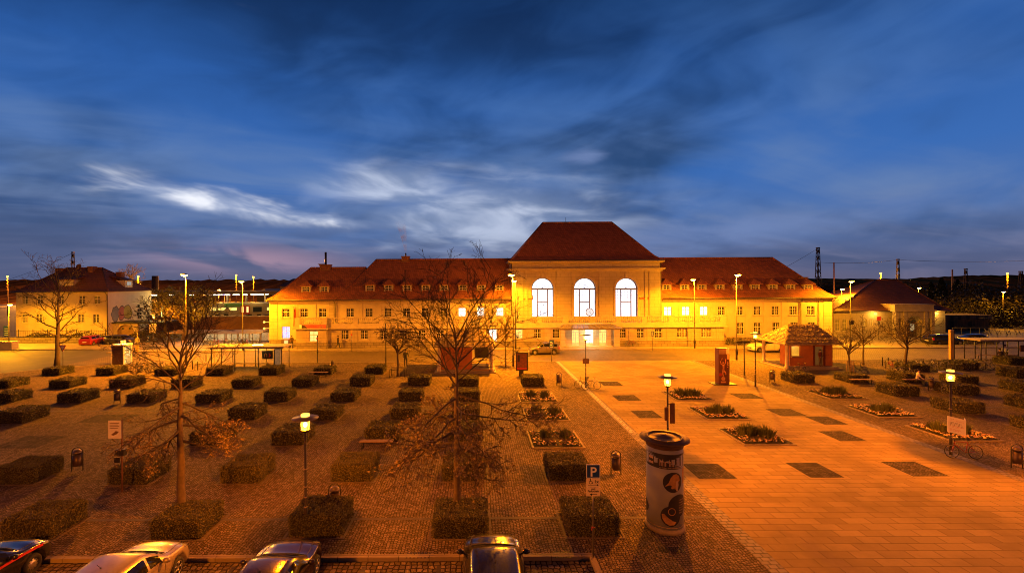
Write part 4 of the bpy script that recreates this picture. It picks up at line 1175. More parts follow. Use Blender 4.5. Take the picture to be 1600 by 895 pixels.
# camera pods on one lamp, a cross plate on another
def add_part(lamp_label_word, fn):
    for o in list(bpy.data.objects):
        if o.get('category') == 'street lamp' and lamp_label_word in o['label']: fn(o)
def pods(o):
    x, y = o.location.x, o.location.y
    g = MB(); g.tube([(x-0.5, y, 6.4), (x, y, 6.7), (x+0.05, y, 6.7)], 0.04, 6); g.sphere((x-0.5, y, 6.25), 0.2, 10, 6); g.sphere((x+0.15, y-0.1, 6.72), 0.16, 10, 6); g.build('camera_pod', M_SIGNW, o)
    g = MB(); g.bbox(x-0.28, x+0.28, y-0.25, y-0.08, 3.0, 3.5); g.build('clock_box', M_IRON, o)
add_part('camera pods', pods)
def cross(o):
    x, y = o.location.x, o.location.y
    g = MB(); g.bbox(x-0.12, x+1.45, y-0.22, y-0.12, 1.05+0.9, 1.05+1.12); g.build('cross_plate', M_IRON, o)
add_part('cross plate', cross)

def park_lamp(loc, zl, energy, label):
    r = empty('park_lamp', loc, label, 'lantern', 'low park lanterns with round disc')
    X, Y, _ = loc
    g = MB(); g.tube([(X, Y, 0), (X, Y, 0.95), (X, Y, 1.0), (X, Y, zl-0.2)], [0.068, 0.068, 0.045, 0.04], 10); g.build('pole', M_POLE, r)
    g = MB()
    for z in (1.0, 1.35, 1.72, 2.35): g.lathe([(0.058, z), (0.058, z+0.035)], X, Y, 10)
    split(g, 'pole_ring', plain('brass_band', (0.35,0.24,0.10), 0.4, 0.6), r)
    g = MB(); g.lathe([(0.10, zl-0.24), (0.12, zl-0.20), (0.17, zl-0.18), (0.17, zl-0.15)], X, Y, 16); g.build('collar', M_IRON, r)
    g = MB()
    for k in range(4):
        a = R(45+90*k); g.tube([(X+0.165*math.cos(a), Y+0.165*math.sin(a), zl-0.16), (X+0.165*math.cos(a), Y+0.165*math.sin(a), zl+0.24)], 0.008, 4)
    g.build('cage', M_IRON, r)
    g = MB(); g.lathe([(0.13, zl-0.15), (0.145, zl-0.05), (0.145, zl+0.16), (0.13, zl+0.20)], X, Y, 16); lg = g.build('lantern_glass', M_LANTERN, r)
    g = MB(); g.sphere((X, Y, zl+0.02), 0.06, 10, 6, sz=1.3); g.build('bulb', M_BULB, lg)
    g = MB(); g.lathe([(0.10, zl+0.285), (0.45, zl+0.245), (0.46, zl+0.262), (0.14, zl+0.315), (0.12, zl+0.32)], X, Y, 28); g.build('disc', plain('pale_enamel_disc', (0.14,0.11,0.08), 0.5), r)
    g = MB(); g.lathe([(0.15, zl+0.325), (0.15, zl+0.40), (0.03, zl+0.43)], X, Y, 16); g.build('cap_light', M_LANTERN, r)
    point('lantern_light', (X, Y, zl+0.02), energy, SODIUM_DEEP, 0.10, r)
    return r
def lampspot(u, vbulb, zl):
    a, b = ang(u, vbulb); d = FPX*(CAM_H-zl)/b
    return (a/FPX*d, d, 0)
EP = 3900
PLA = park_lamp(lampspot(477, 664, 3.92), 3.92, EP*1.4, 'park lantern standing in a hedge, nearest on the cobbled left side')
PLD = park_lamp(lampspot(1485, 590, 3.95), 3.95, EP*2.2, 'park lantern at the right flower bed, with bicycle at its foot')
PLE = park_lamp(lampspot(1043, 597, 3.95), 3.95, EP*2.2, 'park lantern behind the advertising column, on the slab path')
PLC = park_lamp(lampspot(915, 528, 4.2), 4.2, EP, 'park lantern before the entrance, with two bicycles leaning on it')
PLF = park_lamp(lampspot(1180, 526, 4.2), 4.2, EP, 'park lantern left of the right kiosk')
PLG = park_lamp((PX(240, 540, 66.5), 66.5, 0), PZ(239, 496, 66.5), 9000, 'small lantern near the blue bin right of the graffiti wall')
def small_board(r, z):
    x, y = r.location.x, r.location.y
    g = MB(); g.bbox(x-0.27, x+0.27, y-0.09, y-0.045, z, z+0.42); p = g.build('sign_plate', M_RUST, r)
    g = MB(); g.box(x-0.2, x+0.2, y-0.094, y-0.088, z+0.08, z+0.34); g.build('plate_face', M_WOOD, p)
small_board(PLC, 2.05)
x, y = PLE.location.x, PLE.location.y
g = MB(); g.bbox(x+0.05, x+0.3, y-0.16, y-0.11, 1.95, 2.95); g.bbox(x-0.2, x-0.03, y-0.2, y-0.07, 2.1, 2.75); g.build('notice', M_RUST, PLE)
g = MB(); g.tube([(x, y, 2.85), (x+0.18, y-0.13, 2.9)], 0.015, 4); g.build('notice_bracket', M_IRON, PLE)

# masts with lamps over the tracks, lattice towers, wires
M_YARD = emit('yard_lamp_lens', (1.0, 0.42, 0.06), 6)
def mast_lamp(u, v, Y, label, zb=2.0):
    x, z = PX(u, v, Y), PZ(u, v, Y)
    r = empty('yard_lamp', (x, Y, 0), label, 'lamp mast', 'lamp masts over the railway yard')
    g = MB(); g.tube([(x, Y, -0.1), (x, Y, z)], [0.16, 0.10], 8); g.build('mast', plain('tan_mast_paint', (0.30,0.16,0.07), 0.6), r)
    g = MB(); g.lathe([(0.2, z-0.2), (0.24, z+0.1), (0.1, z+0.2)], x, Y, 10); g.build('lamp_head', M_YARD, r)
    g = MB()
    for k in range(9): g.torus((x, Y, z-0.9-k*0.42), (0,0,1), 0.2, 0.05, 10, 4)
    g.build('glint_ring', plain('ring_glint_tone', (0.45,0.25,0.10), 0.5), r)  # rings and their pale tone stand in for broken lamp reflections on the mast
    point('lamp_light', (x, Y-0.6, z-0.4), 5000, SODIUM, 0.2, r)
    return r
mast_lamp(12, 432, 130, 'yard lamp mast far left, topmost light by the picture edge')
mast_lamp(216, 432, 125, 'yard lamp mast just right of the old house roof')
mast_lamp(369, 430, 120, 'yard lamp mast over the platform, left of a close pair')
mast_lamp(396, 433, 124, 'yard lamp mast over the platform, right of a close pair')
mast_lamp(1376, 427, 125, 'yard lamp mast above the low pavilion ridge')
mast_lamp(1574, 427, 125, 'yard lamp mast far right above the dark bushes')

def lattice(u, vtop, vbot, Y, wpx, label, zb=0.0):
    x, zt = PX(u, vtop, Y), PZ(u, vtop, Y)
    wb = wpx/FPX*Y
    r = empty('lattice_mast', (x, Y, 0), label, 'mast', 'lattice masts of the railway')
    g = MB(); H_ = zt; n = max(6, int(H_/1.6))
    def c(t): return wb*0.5*(1.15-0.75*t)
    for sx in (-1, 1):
        for sy in (-1, 1):
            g.tube([(x+sx*c(0), Y+sy*c(0), 0), (x+sx*c(1), Y+sy*c(1), H_)], 0.10, 4, caps=False)
    for i in range(n):
        t0, t1 = i/n, (i+1)/n
        for s in (-1, 1):
            g.tube([(x-c(t0)*1, Y+s*c(t0), H_*t0), (x+c(t1), Y+s*c(t1), H_*t1)], 0.06, 3, caps=False)
            g.tube([(x+c(t0)*1, Y+s*c(t0), H_*t0), (x-c(t1), Y+s*c(t1), H_*t1)], 0.06, 3, caps=False)
            g.tube([(x+s*c(t0), Y-c(t0), H_*t0), (x+s*c(t1), Y+c(t1), H_*t1)], 0.06, 3, caps=False)
    g.build('lattice_frame', M_RUSTD, r)
    g = MB(); g.box(x-c(1)-0.1, x+c(1)+0.1, Y-c(1)-0.1, Y+c(1)+0.1, H_, H_+0.25); g.build('top_plate', M_RUSTD, r)
    return r, (x, Y, zt)
M_RUSTD = plain('dark_mast_paint', (0.05,0.032,0.028), 0.7, 0.2, 0.2)
_, t0 = lattice(114, 395, 420, 118, 5, 'lattice mast rising behind the old house roof')
_, t1 = lattice(1278, 388, 445, 118, 7, 'tallest lattice mast, right of the station roof end')
_, t2 = lattice(1403, 406, 440, 122, 4.5, 'lattice mast behind the pavilion roof')
_, t3 = lattice(1509, 421, 450, 122, 5, 'lattice mast above the conifers')
_, t4 = lattice(1595, 425, 478, 110, 6, 'lattice mast at the right picture edge')
def wires(name, label, spans):
    g = MB()
    for a, b, sag in spans:
        a, b = Vector(a), Vector(b)
        g.tube([a.lerp(b, t/12) - Vector((0,0,sag*4*(t/12)*(1-t/12))) for t in range(13)], 0.035, 4)
    o = g.build(name, M_BLACK); tag(o, label, 'wire'); return o
wires('overhead_wire', 'thin overhead wire strung between the lattice masts on the right', [(tuple(Vector(t1)-Vector((0,0,3.6))), t2, 0.5), (t2, (160, 125, t2[2]+0.1), 0.6), ((t1[0]-14, 118, t1[2]-7.6), t1, 0.3)])
wires('overhead_wire', 'thin overhead wire running left down from the mast behind the old house', [(t0, (t0[0]-28, 125, t0[2]-8), 0.6)])
def pole(name, label, cat, u, vt, Y, r_, mat):
    x, z = PX(u, vt, Y), PZ(u, vt, Y)
    g = MB(); g.tube([(x, Y, -0.1), (x, Y, z)], [r_*1.3, r_], 8); o = g.build(name, mat); tag(o, label, cat); return o
pole('signal_pole', 'slim tan pole standing right of the station gable end', 'pole', 1303, 410, 80, 0.10, plain('tan_mast_paint', (0.30,0.16,0.07), 0.6))
o = pole('signal_pole', 'ringed tan pole before the conifers on the right', 'pole', 1488, 421, 110, 0.14, plain('tan_mast_paint', (0.30,0.16,0.07), 0.6))
pole('chimney_stack', 'dark chimney stack left of the leafy lit tree', 'chimney', 242.5, 431, 110, 0.7, plain('sooty_brick', (0.09,0.05,0.035), 0.9))

# two lamps of the street behind the camera (they light the near kerb, the column and the cars)
street_lamp((-13.5, -3.0, 0), 9.4, 1, 15000, LA+'on the near street, left', 'street lamps of the near street', col=SODIUM_DEEP)
street_lamp((31.0, 1.0, 0), 9.4, -1, 12500, LA+'on the near street, right', 'street lamps of the near street', col=SODIUM_DEEP)
# ------------------------------------------------------------------ hedges
def hedge_mesh(w, d, h, n, leaf, seed, rounded=0.09):
    rnd = random.Random(seed); g = MB()
    nx, ny, nz = 10, 10, 4
    # core: soft-edged block with an uneven skin
    def surf(p):
        x, y, z = p
        bx, by = w/2, d/2
        k = max(0, (z-h+rounded)/rounded)
        f = 1 - 0.07*k*k
        # round plan corners
        cx, cy = abs(x)-(bx-rounded), abs(y)-(by-rounded)
        if cx > 0 and cy > 0:
            l = math.hypot(cx, cy)
            if l > rounded*0.999:
                x = math.copysign(bx-rounded+cx*rounded/l, x); y = math.copysign(by-rounded+cy*rounded/l, y)
        return Vector((x*f, y*f, z))
    faces = []
    for i in range(nx):
        for j in range(ny):
            x0, x1 = -w/2+w*i/nx, -w/2+w*(i+1)/nx; y0, y1 = -d/2+d*j/ny, -d/2+d*(j+1)/ny
            faces.append(((x0,y0,h),(x1,y0,h),(x1,y1,h),(x0,y1,h)))
    for k in range(nz):
        z0, z1 = h*k/nz, h*(k+1)/nz
        for i in range(nx):
            x0, x1 = -w/2+w*i/nx, -w/2+w*(i+1)/nx
            faces.append(((x0,-d/2,z0),(x1,-d/2,z0),(x1,-d/2,z1),(x0,-d/2,z1)))
            faces.append(((x1,d/2,z0),(x0,d/2,z0),(x0,d/2,z1),(x1,d/2,z1)))
        for j in range(ny):
            y0, y1 = -d/2+d*j/ny, -d/2+d*(j+1)/ny
            faces.append(((w/2,y0,z0),(w/2,y1,z0),(w/2,y1,z1),(w/2,y0,z1)))
            faces.append(((-w/2,y1,z0),(-w/2,y0,z0),(-w/2,y0,z1),(-w/2,y1,z1)))
    ph = [rnd.uniform(0, 6.28) for _ in range(6)]
    def bump(p):
        return 0.014*math.sin(p.x*5.1+ph[0])+0.014*math.sin(p.y*4.7+ph[1])+0.012*math.sin(p.x*9+p.y*8+ph[2]) + 0.016*math.sin(p.z*6+p.x*3+ph[3])
    idx = {}
    fs = []
    for f in faces:
        ids = []
        for p in f:
            key = tuple(round(c, 4) for c in p)
            if key not in idx:
                q = surf(p); b = bump(q)
                n_ = Vector((q.x/w, q.y/d, (q.z-h*0.5)/h*0.8)).normalized()
                q = q + n_*(b-0.03)
                if q.z < 0.02: q.z = 0.0
                idx[key] = len(g.v); g.v.append(tuple(q))
            ids.append(idx[key])
        g.f.append(ids); g.mi.append(1); g.sm.append(True)
    # leaves on the skin
    ar = [w*d] + [w*h]*2 + [d*h]*2
    tot = sum(ar)
    for _ in range(n):
        t = rnd.uniform(0, tot)
        if t < ar[0]: p = (rnd.uniform(-w/2, w/2), rnd.uniform(-d/2, d/2), h); nm = Vector((0,0,1))
        elif t < ar[0]+ar[1]: p = (rnd.uniform(-w/2, w/2), -d/2, rnd.uniform(0.02, h)); nm = Vector((0,-1,0))
        elif t < ar[0]+2*ar[1]: p = (rnd.uniform(-w/2, w/2), d/2, rnd.uniform(0.02, h)); nm = Vector((0,1,0))
        elif t < ar[0]+2*ar[1]+ar[3]: p = (w/2, rnd.uniform(-d/2, d/2), rnd.uniform(0.02, h)); nm = Vector((1,0,0))
        else: p = (-w/2, rnd.uniform(-d/2, d/2), rnd.uniform(0.02, h)); nm = Vector((-1,0,0))
        q = surf(p); q += nm*(bump(q) + rnd.uniform(-0.05, 0.03))
        q.z = max(0.02, q.z)
        leaf_quad(g, rnd, q, nm, leaf)
    return g
def leaf_quad(g, rnd, q, nm, size, mi=0, spread=0.9):
    n_ = (nm + Vector((rnd.gauss(0, spread), rnd.gauss(0, spread), rnd.gauss(0, spread)))).normalized()
    a = n_.orthogonal().normalized(); b = n_.cross(a)
    th = rnd.uniform(0, 6.28); c, s_ = math.cos(th), math.sin(th)
    a, b = a*c+b*s_, b*c-a*s_
    l, w_ = size*rnd.uniform(0.7, 1.3), size*rnd.uniform(0.4, 0.65)
    i = len(g.v)
    g.v += [tuple(q-a*l*0.5), tuple(q+b*w_*0.5), tuple(q+a*l*0.5), tuple(q-b*w_*0.5)]
    g.f.append([i, i+1, i+2, i+3]); g.mi.append(mi); g.sm.append(False)
HW_, HD_, HH_ = 1.86, 1.95, 0.74
hedge_var = {}
def hedge_mesh_data(kind, seed):
    key = (kind, seed)
    if key not in hedge_var:
        n, lf = {'near': (10500, 0.062), 'mid': (3200, 0.095), 'far': (1500, 0.12)}[kind]
        o = hedge_mesh(HW_, HD_, HH_, n, lf, seed).build('h', [M_HLEAF, M_HCORE])
        hedge_var[key] = o.data; bpy.data.objects.remove(o)
    return hedge_var[key]
_edge = None
def hedge(x, y, label, group, sx=1.0, sy=0.92, sz=0.95):
    global _edge
    jr = random.Random(int(x*31+y*17)); sx *= jr.uniform(0.95, 1.04); sy *= jr.uniform(0.94, 1.05); sz *= jr.uniform(0.90, 1.08)
    kind = 'near' if y < 22.5 else ('mid' if y < 32 else 'far')
    me = hedge_mesh_data(kind, int(abs(x*7+y*3)) % 3)
    o = link_mesh('hedge', me); o.location = (x, y, 0.0); o.scale = (sx, sy, sz)
    rz = (int(abs(x*3+y*5)) % 2)*math.pi
    o.rotation_euler = (0, 0, rz)
    tag(o, label, 'hedge', group)
    if _edge is None:
        g = MB(); a, b = HW_/2+0.16, HD_/2+0.16
        g.box(-a, a, -b, -b+0.08, -0.02, 0.018); g.box(-a, a, b-0.08, b, -0.02, 0.018); g.box(-a, -a+0.08, -b+0.08, b-0.08, -0.02, 0.018); g.box(a-0.08, a, -b+0.08, b-0.08, -0.02, 0.018)
        e = g.build('edging', plain('hedge_edging_stone', (0.13,0.10,0.07), 0.8, var=0.3, scale=6)); _edge = e.data; bpy.data.objects.remove(e)
    e = link_mesh('edging', _edge, o)
    return o
ORD = ['first', 'second', 'third', 'fourth', 'fifth', 'sixth', 'seventh', 'eighth', 'ninth', 'tenth', 'eleventh']
HG = 'clipped hedge blocks on the square'
rows = {   # front left lower corners, left field, by row from the farthest
    1: ('the row by the left shelter', [(62,587.3),(147,587),(239,587.5),(319,587),(402,586.5),(487,586),(568,585.5)]),
    2: ('second row from the left shelter', [(-22,607.5),(73,607),(169,606.5),(264,606.5),(359,606),(453,605),(544,604)]),
    3: ('third row from the left shelter', [(-24,630.5),(86,630),(195,630),(303,630),(409,628),(515,627.5)]),
    4: ('fourth row from the left shelter', [(-12,662),(352,657),(480,657)]),
    5: ('the row behind the lantern', [(292,696),(420,696),(568,691)]),
    6: ('second row from the cars', [(-22,759),(160,759),(338,757),(514,754)]),
    7: ('the row behind the cars', [(-20,852),(219,850),(442,847)]),
}
for k, (ph, L) in rows.items():
    L = sorted(L)
    for i, (u, v) in enumerate(L):
        p = G(u, v)
        x, y = p.x+HW_/2+0.05, p.y+HD_/2
        if k == 7: y += 0.15
        hedge(x, y, 'hedge block on the left, %s from left in %s' % (ORD[i], ph), HG, sx=0.97 if k >= 6 else 1.0, sy=0.86 if k >= 6 else 0.95, sz=0.94)
col = [(636,603,'beside the small round tree'), (620,627.5,'dark, seen through the left boughs of the big leafless tree'), (608,655,'seen through the low left boughs of the big leafless tree'),
       (712,604,'behind the big trunk, before the brick kiosk'), (709,628,'behind the big trunk, second from the kiosk'), (704,656,'behind the big trunk, third from the kiosk'), (699,690,'behind the big trunk, fourth from the kiosk'), (691,752,'behind the big trunk, nearest to its planter'),
       (675,843,'round the foot of the big leafless tree'),
       (816,604,'at the far end of the three central flower beds'), (858,752,'at the near end of the three central flower beds'), (887,841,'behind the parking sign')]
for u, v, t in col:
    p = G(u, v); hedge(p.x+HW_/2+0.05, p.y+HD_/2, 'clipped hedge block '+t, HG)
right = [(1241,599,'before the serving hatch of the right kiosk'), (1327,598.5,'right of the kiosk, with a bench on its near side'), (1424,581,'beside the bicycle stand, left one'), (1501,578,'beside the bicycle stand, right one'),
         (1413,598.5,'with a person on a bench before it'), (1499,601,'just behind the right park lantern'), (1400,620,'left of the right park lantern, before the person on a bench'), (1495,618,'directly behind the right lantern head'), (1497,647,'behind the right lantern pole, nearest to its flower bed')]
for u, v, t in right:
    p = G(u, v); hedge(p.x+HW_/2+0.05, p.y+HD_/2, 'clipped hedge block '+t, HG)
for i, (u, v) in enumerate([(1550,566),(1554,585),(1559,606),(1567,631),(1576,664)]):
    p = G(u, v); hedge(p.x+HW_*0.62, p.y-HD_/2+0.1, 'clipped hedge block at the right picture edge, %s from the right bus shelter' % ORD[i], HG, sx=1.25)

# ------------------------------------------------------------------ flower beds
M_FLOWER = mat_leaf('bedding_flowers', (0.40, 0.16, 0.03), (0.85, 0.74, 0.50), 0.6)
M_FLEAF = mat_leaf('bedding_leaves', (0.02, 0.03, 0.01), (0.05, 0.06, 0.02))
M_IRIS = mat_leaf('iris_leaves', (0.05, 0.06, 0.02), (0.13, 0.14, 0.05))
_bed = {}
def bed_meshes():
    if _bed: return
    rnd = random.Random(12); s = 1.42
    g = MB(); g.box(-s, s, -s, -s+0.09, -0.02, 0.06); g.box(-s, s, s-0.09, s, -0.02, 0.06); g.box(-s, -s+0.09, -s+0.09, s-0.09, -0.02, 0.06); g.box(s-0.09, s, -s+0.09, s-0.09, -0.02, 0.06)
    a = g.build('e', M_KERB)
    g = MB(); n = 12; vs = []
    for i in range(n+1):
        for j in range(n+1):
            x, y = -s+0.09+(2*s-0.18)*i/n, -s+0.09+(2*s-0.18)*j/n
            vs.append((x, y, 0.03+0.07*(1-(x/s)**2)*(1-(y/s)**2)+rnd.uniform(-0.012, 0.012)))
    g.add(vs, [(i*(n+1)+j, (i+1)*(n+1)+j, (i+1)*(n+1)+j+1, i*(n+1)+j+1) for i in range(n) for j in range(n)], 0, True)
    b = g.build('s', M_SOIL)
    g = MB()
    for _ in range(520):
        x, y = rnd.uniform(-s+0.14, s-0.14), rnd.uniform(-s+0.14, s-0.14)
        if abs(x) < 0.75 and abs(y) < 0.7 and rnd.random() < 0.8: continue
        c = Vector((x, y, 0.10+rnd.uniform(0, 0.05)))
        for k in range(3): leaf_quad(g, rnd, c+Vector((rnd.uniform(-0.07,0.07), rnd.uniform(-0.07,0.07), -0.03)), Vector((0,0,1)), 0.11, 1, 0.5)
        if rnd.random() < 0.55:
            for k in range(2): leaf_quad(g, rnd, c+Vector((rnd.uniform(-0.04,0.04), rnd.uniform(-0.04,0.04), 0.05)), Vector((0,-0.3,1)), 0.13, 0, 0.35)
    c = g.build('f', [M_FLOWER, M_FLEAF])
    ts = []
    for sd in range(3):
        g = MB(); rr = random.Random(40+sd)
        for _ in range(190):
            a0 = rr.uniform(0, 6.28); rad = 0.33*math.sqrt(rr.random()); lean = rr.uniform(0.05, 0.55)*(0.3+rad/0.33)
            h_ = rr.uniform(0.36, 0.72)*(1-0.3*rad/0.33); x, y = rad*math.cos(a0), rad*math.sin(a0)
            dx, dy = math.cos(a0)*lean*h_, math.sin(a0)*lean*h_
            wv = Vector((-math.sin(a0+rr.uniform(-1,1)), math.cos(a0), 0)).normalized()*rr.uniform(0.012, 0.02)
            p0, p1, p2 = Vector((x,y,0)), Vector((x+dx*0.4, y+dy*0.4, h_*0.6)), Vector((x+dx, y+dy, h_))
            i = len(g.v); g.v += [tuple(p0-wv), tuple(p0+wv), tuple(p1+wv), tuple(p1-wv), tuple(p2)]
            g.f += [[i,i+1,i+2,i+3],[i+3,i+2,i+4]]; g.mi += [0,0]; g.sm += [False, False]
        t = g.build('t', M_IRIS); ts.append(t.data); bpy.data.objects.remove(t)
    _bed.update(e=a.data, s=b.data, f=c.data, t=ts)
    for o in (a, b, c): bpy.data.objects.remove(o)
beds = [((815,873), 629, 'farthest of the three central beds', 2), ((820,892), 658, 'middle of the three central beds', 2), ((830,915), 701, 'nearest of the three central beds', 2),
        ((1062,1117), 626, 'on the slab path, behind the lantern', 3), ((1103,1175), 656, 'on the slab path, middle of the slanting row', 3), ((1164,1246), 696, 'on the slab path, nearest of the slanting row', 4),
        ((1300,1358), 624, 'right of the path, near the kiosk', 3), ((1375,1442), 652.5, 'right of the path, between two other beds', 3), ((1488,1570), 690, 'at the foot of the right lantern', 3)]
bed_meshes()
for bi, ((ul, ur), v, t, nt) in enumerate(beds):
    xr = G(ur, v).x; y = G((ul+ur)/2, v).y+1.42; x = xr-1.42
    b = empty('flower_bed', (x, y, 0), 'square stone-edged flower bed '+t, 'flower bed', 'square flower beds on the square')
    rz = (bi % 4)*math.pi/2
    for nm, me in (('edging', _bed['e']), ('soil', _bed['s']), ('blossoms', _bed['f'])):
        o = link_mesh(nm, me, b)
        if nm == 'blossoms': o.rotation_euler = (0,0,rz); o['kind'] = 'stuff'
    rnd = random.Random(bi)
    for k in range(nt):
        tx = x-0.5+1.1*k/max(1, nt-1)+rnd.uniform(-0.08, 0.08); ty = y+rnd.uniform(-0.3, 0.35)
        o = link_mesh('iris_clump', _bed['t'][(bi+k) % 3]); o.location = (tx, ty, 0.06); o.rotation_euler = (0, 0, rnd.uniform(0, 6)); o.scale = [rnd.uniform(0.95, 1.25)]*3
        pos = {2: ['left', 'right'], 3: ['left', 'middle', 'right'], 4: ['leftmost', 'inner left', 'inner right', 'rightmost']}[nt][k]
        tag(o, '%s spiky clump in the bed %s' % (pos, t.replace('of the slanting row','in the slanting row')), 'plant', 'spiky plants in the flower beds')

# ------------------------------------------------------------------ trees
def bare_tree(u, vbase, label, H_, trunk_h, r0, crown_r, seed, n1=12, n2=6, n3=5, droop=0.0, buds=0, lean=(0,0), zbase=0.0, loc=None, bud_size=0.06, name='bare_tree', fork=False, lowbuds=True, up=0.5, thin=1.0):
    p = Vector(loc) if loc else G(u, vbase)
    X, Y = p.x, p.y
    rnd = random.Random(seed)
    r = empty(name, (X, Y, 0), label, 'tree', 'trees on the square')
    tk = MB(); br = MB(); bd = MB()
    # trunk: slightly wavering
    n = 9
    tp = [Vector((X+lean[0]*i/n+rnd.uniform(-0.03,0.03)*(i > 0), Y+lean[1]*i/n+rnd.uniform(-0.03,0.03)*(i > 0), (H_*0.92 if not fork else trunk_h*1.12)*i/n)) for i in range(n+1)]
    rad = [r0*(1.25 if i == 0 else 1.0)*(1-(0.86 if not fork else 0.35)*(i/n)**1.25) for i in range(n+1)]
    tk.tube(tp, rad, 10)
    def along(t):
        t = t*n; i = min(n-1, int(t)); return tp[i].lerp(tp[i+1], t-i), rad[i]+(rad[i+1]-rad[i])*(t-i)
    topz = tp[-1].z
    def limb(p0, d, L, r_, lvl, dr):
        seg = 6 if lvl < 2 else (4 if lvl == 2 else 2)
        pts = [p0]; dd = d.copy()
        for i in range(seg):
            dd = (dd + Vector((rnd.gauss(0, .16), rnd.gauss(0, .16), rnd.gauss(0, .12) + (up*0.14 if dr <= 0 else -dr*0.15)))).normalized()
            pts.append(pts[-1] + dd*L/seg)
        br.tube(pts, [max(0.004*thin, r_*(1-0.75*i/seg)) for i in range(seg+1)], 6 if lvl == 1 else (4 if lvl == 2 else 3), caps=False)
        if lvl < 3:
            cnt = n2 if lvl == 1 else n3
            for k in range(cnt):
                t = 0.25 + 0.75*(k+rnd.random())/cnt
                i = min(seg-1, int(t*seg)); q = pts[i].lerp(pts[i+1], t*seg-i)
                ax = (pts[i+1]-pts[i]).normalized()
                side = ax.orthogonal().normalized(); side.rotate(__import__('mathutils').Quaternion(ax, rnd.uniform(0, 6.28)))
                nd = (ax*rnd.uniform(0.5, 0.9) + side*rnd.uniform(0.55, 0.9)).normalized()
                limb(q, nd, L*rnd.uniform(0.32, 0.55)*(1-0.3*t), r_*0.42, lvl+1, dr)
        else:
            if buds and rnd.random() < buds and (p0.z < buds_top or rnd.random() < 0.015):
                for q in pts[1:]:
                    for _ in range(4): leaf_quad(bd, rnd, q+Vector((rnd.uniform(-.05,.05), rnd.uniform(-.05,.05), rnd.uniform(-.05,.05))), Vector((0,0,1)), bud_size, 0, 1.2)
            for _ in range(2):
                t = rnd.uniform(0.3, 1); q = pts[0].lerp(pts[-1], t)
                e = q + (dd + Vector((rnd.gauss(0,.6), rnd.gauss(0,.6), rnd.gauss(0,.5)))).normalized()*L*0.4
                br.tube([q, e], [max(0.004*thin, r_*0.3), 0.003*thin], 3, caps=False)
    buds_top = trunk_h + (H_-trunk_h)*0.35 if lowbuds else 99
    for k in range(n1):
        t = k/(n1-1)
        if fork: z = trunk_h*rnd.uniform(0.82, 1.1)
        else: z = trunk_h + (topz-trunk_h)*t**0.9
        q, rq = along(min(0.99, z/topz))
        az = k*2.4 + rnd.uniform(-0.4, 0.4)
        prof = math.sin(math.pi*min(1, 0.25+0.72*(1-t)))**0.7 if not fork else 1.0
        L = crown_r*(0.45+0.6*prof)*rnd.uniform(0.85, 1.12)
        el = (R(12) + R(40)*t) if not fork else R(rnd.uniform(28, 72))
        if droop and t < 0.45: el = R(-4 - 12*droop)
        d = Vector((math.cos(az)*math.cos(el), math.sin(az)*math.cos(el), math.sin(el)))
        limb(q, d, L, max(0.022*thin, rq*(0.5 if not fork else 0.62)), 1, droop*(1-t*2.2) if droop and t < 0.45 else 0)
    tk.build('trunk', M_BARK, r); cr = br.build('crown', M_TWIG, r)
    if buds: bd.build('buds', M_BUD, cr)
    return r
# nearest two
bare_tree(283, 810, 'tall slender leafless tree, second from left, rising from a hedge near the silver car', 7.0, 3.0, 0.165, 2.8, 21, n1=22, n2=8, n3=7, droop=0.75, buds=0.85, bud_size=0.07, thin=1.4)
bare_tree(714, 806, 'largest leafless tree in the middle, covering the left kiosk', 7.5, 2.6, 0.160, 3.3, 33, n1=30, n2=9, n3=7, droop=0.7, buds=0.95, bud_size=0.10, thin=1.4)
bare_tree(89, 571, 'dark leafless tree in front of the old house', 9.6, 2.4, 0.24, 3.9, 5, n1=20, n2=6, n3=6, loc=tuple(G(89, 571)), lean=(0.25, 0), thin=2.2)
bare_tree(622, 588, 'small round-headed leafless tree left of the brick kiosk', 5.6, 2.5, 0.13, 2.5, 8, n1=10, n2=7, n3=7, fork=True, thin=2.4, up=0.1, buds=0.5, bud_size=0.1, lowbuds=False)
bare_tree(790, 574, 'slim young tree with narrow dark head beside the close pair of lamps', 4.9, 2.2, 0.07, 1.0, 9, n1=9, n2=6, n3=5, thin=2.2, buds=0.9, bud_size=0.09, lowbuds=False)
bare_tree(1413, 578, 'leafless tree with flat spreading head beside the bicycle stand', 5.2, 2.5, 0.14, 3.0, 14, n1=12, n2=7, n3=6, fork=True, up=0.05, thin=2.2, lean=(0.35, 0))
bare_tree(1329, 590, 'small staked leafless tree right of the kiosk, left of a pair', 4.6, 2.3, 0.10, 2.0, 15, n1=8, n2=6, n3=5, fork=True, up=0.1, thin=2.2, lean=(-0.2, 0))
bare_tree(1349, 570, 'small leafless tree right of the kiosk, right of a pair', 4.9, 2.4, 0.09, 2.2, 16, n1=8, n2=6, n3=5, fork=True, up=0.1, thin=2.2)
bare_tree(0, 0, 'bare tree rising behind the old house roof', 13, 6, 0.35, 4.6, 18, n1=20, n2=6, n3=6, loc=(PX(205, 420, 165), 165, 0), thin=6)

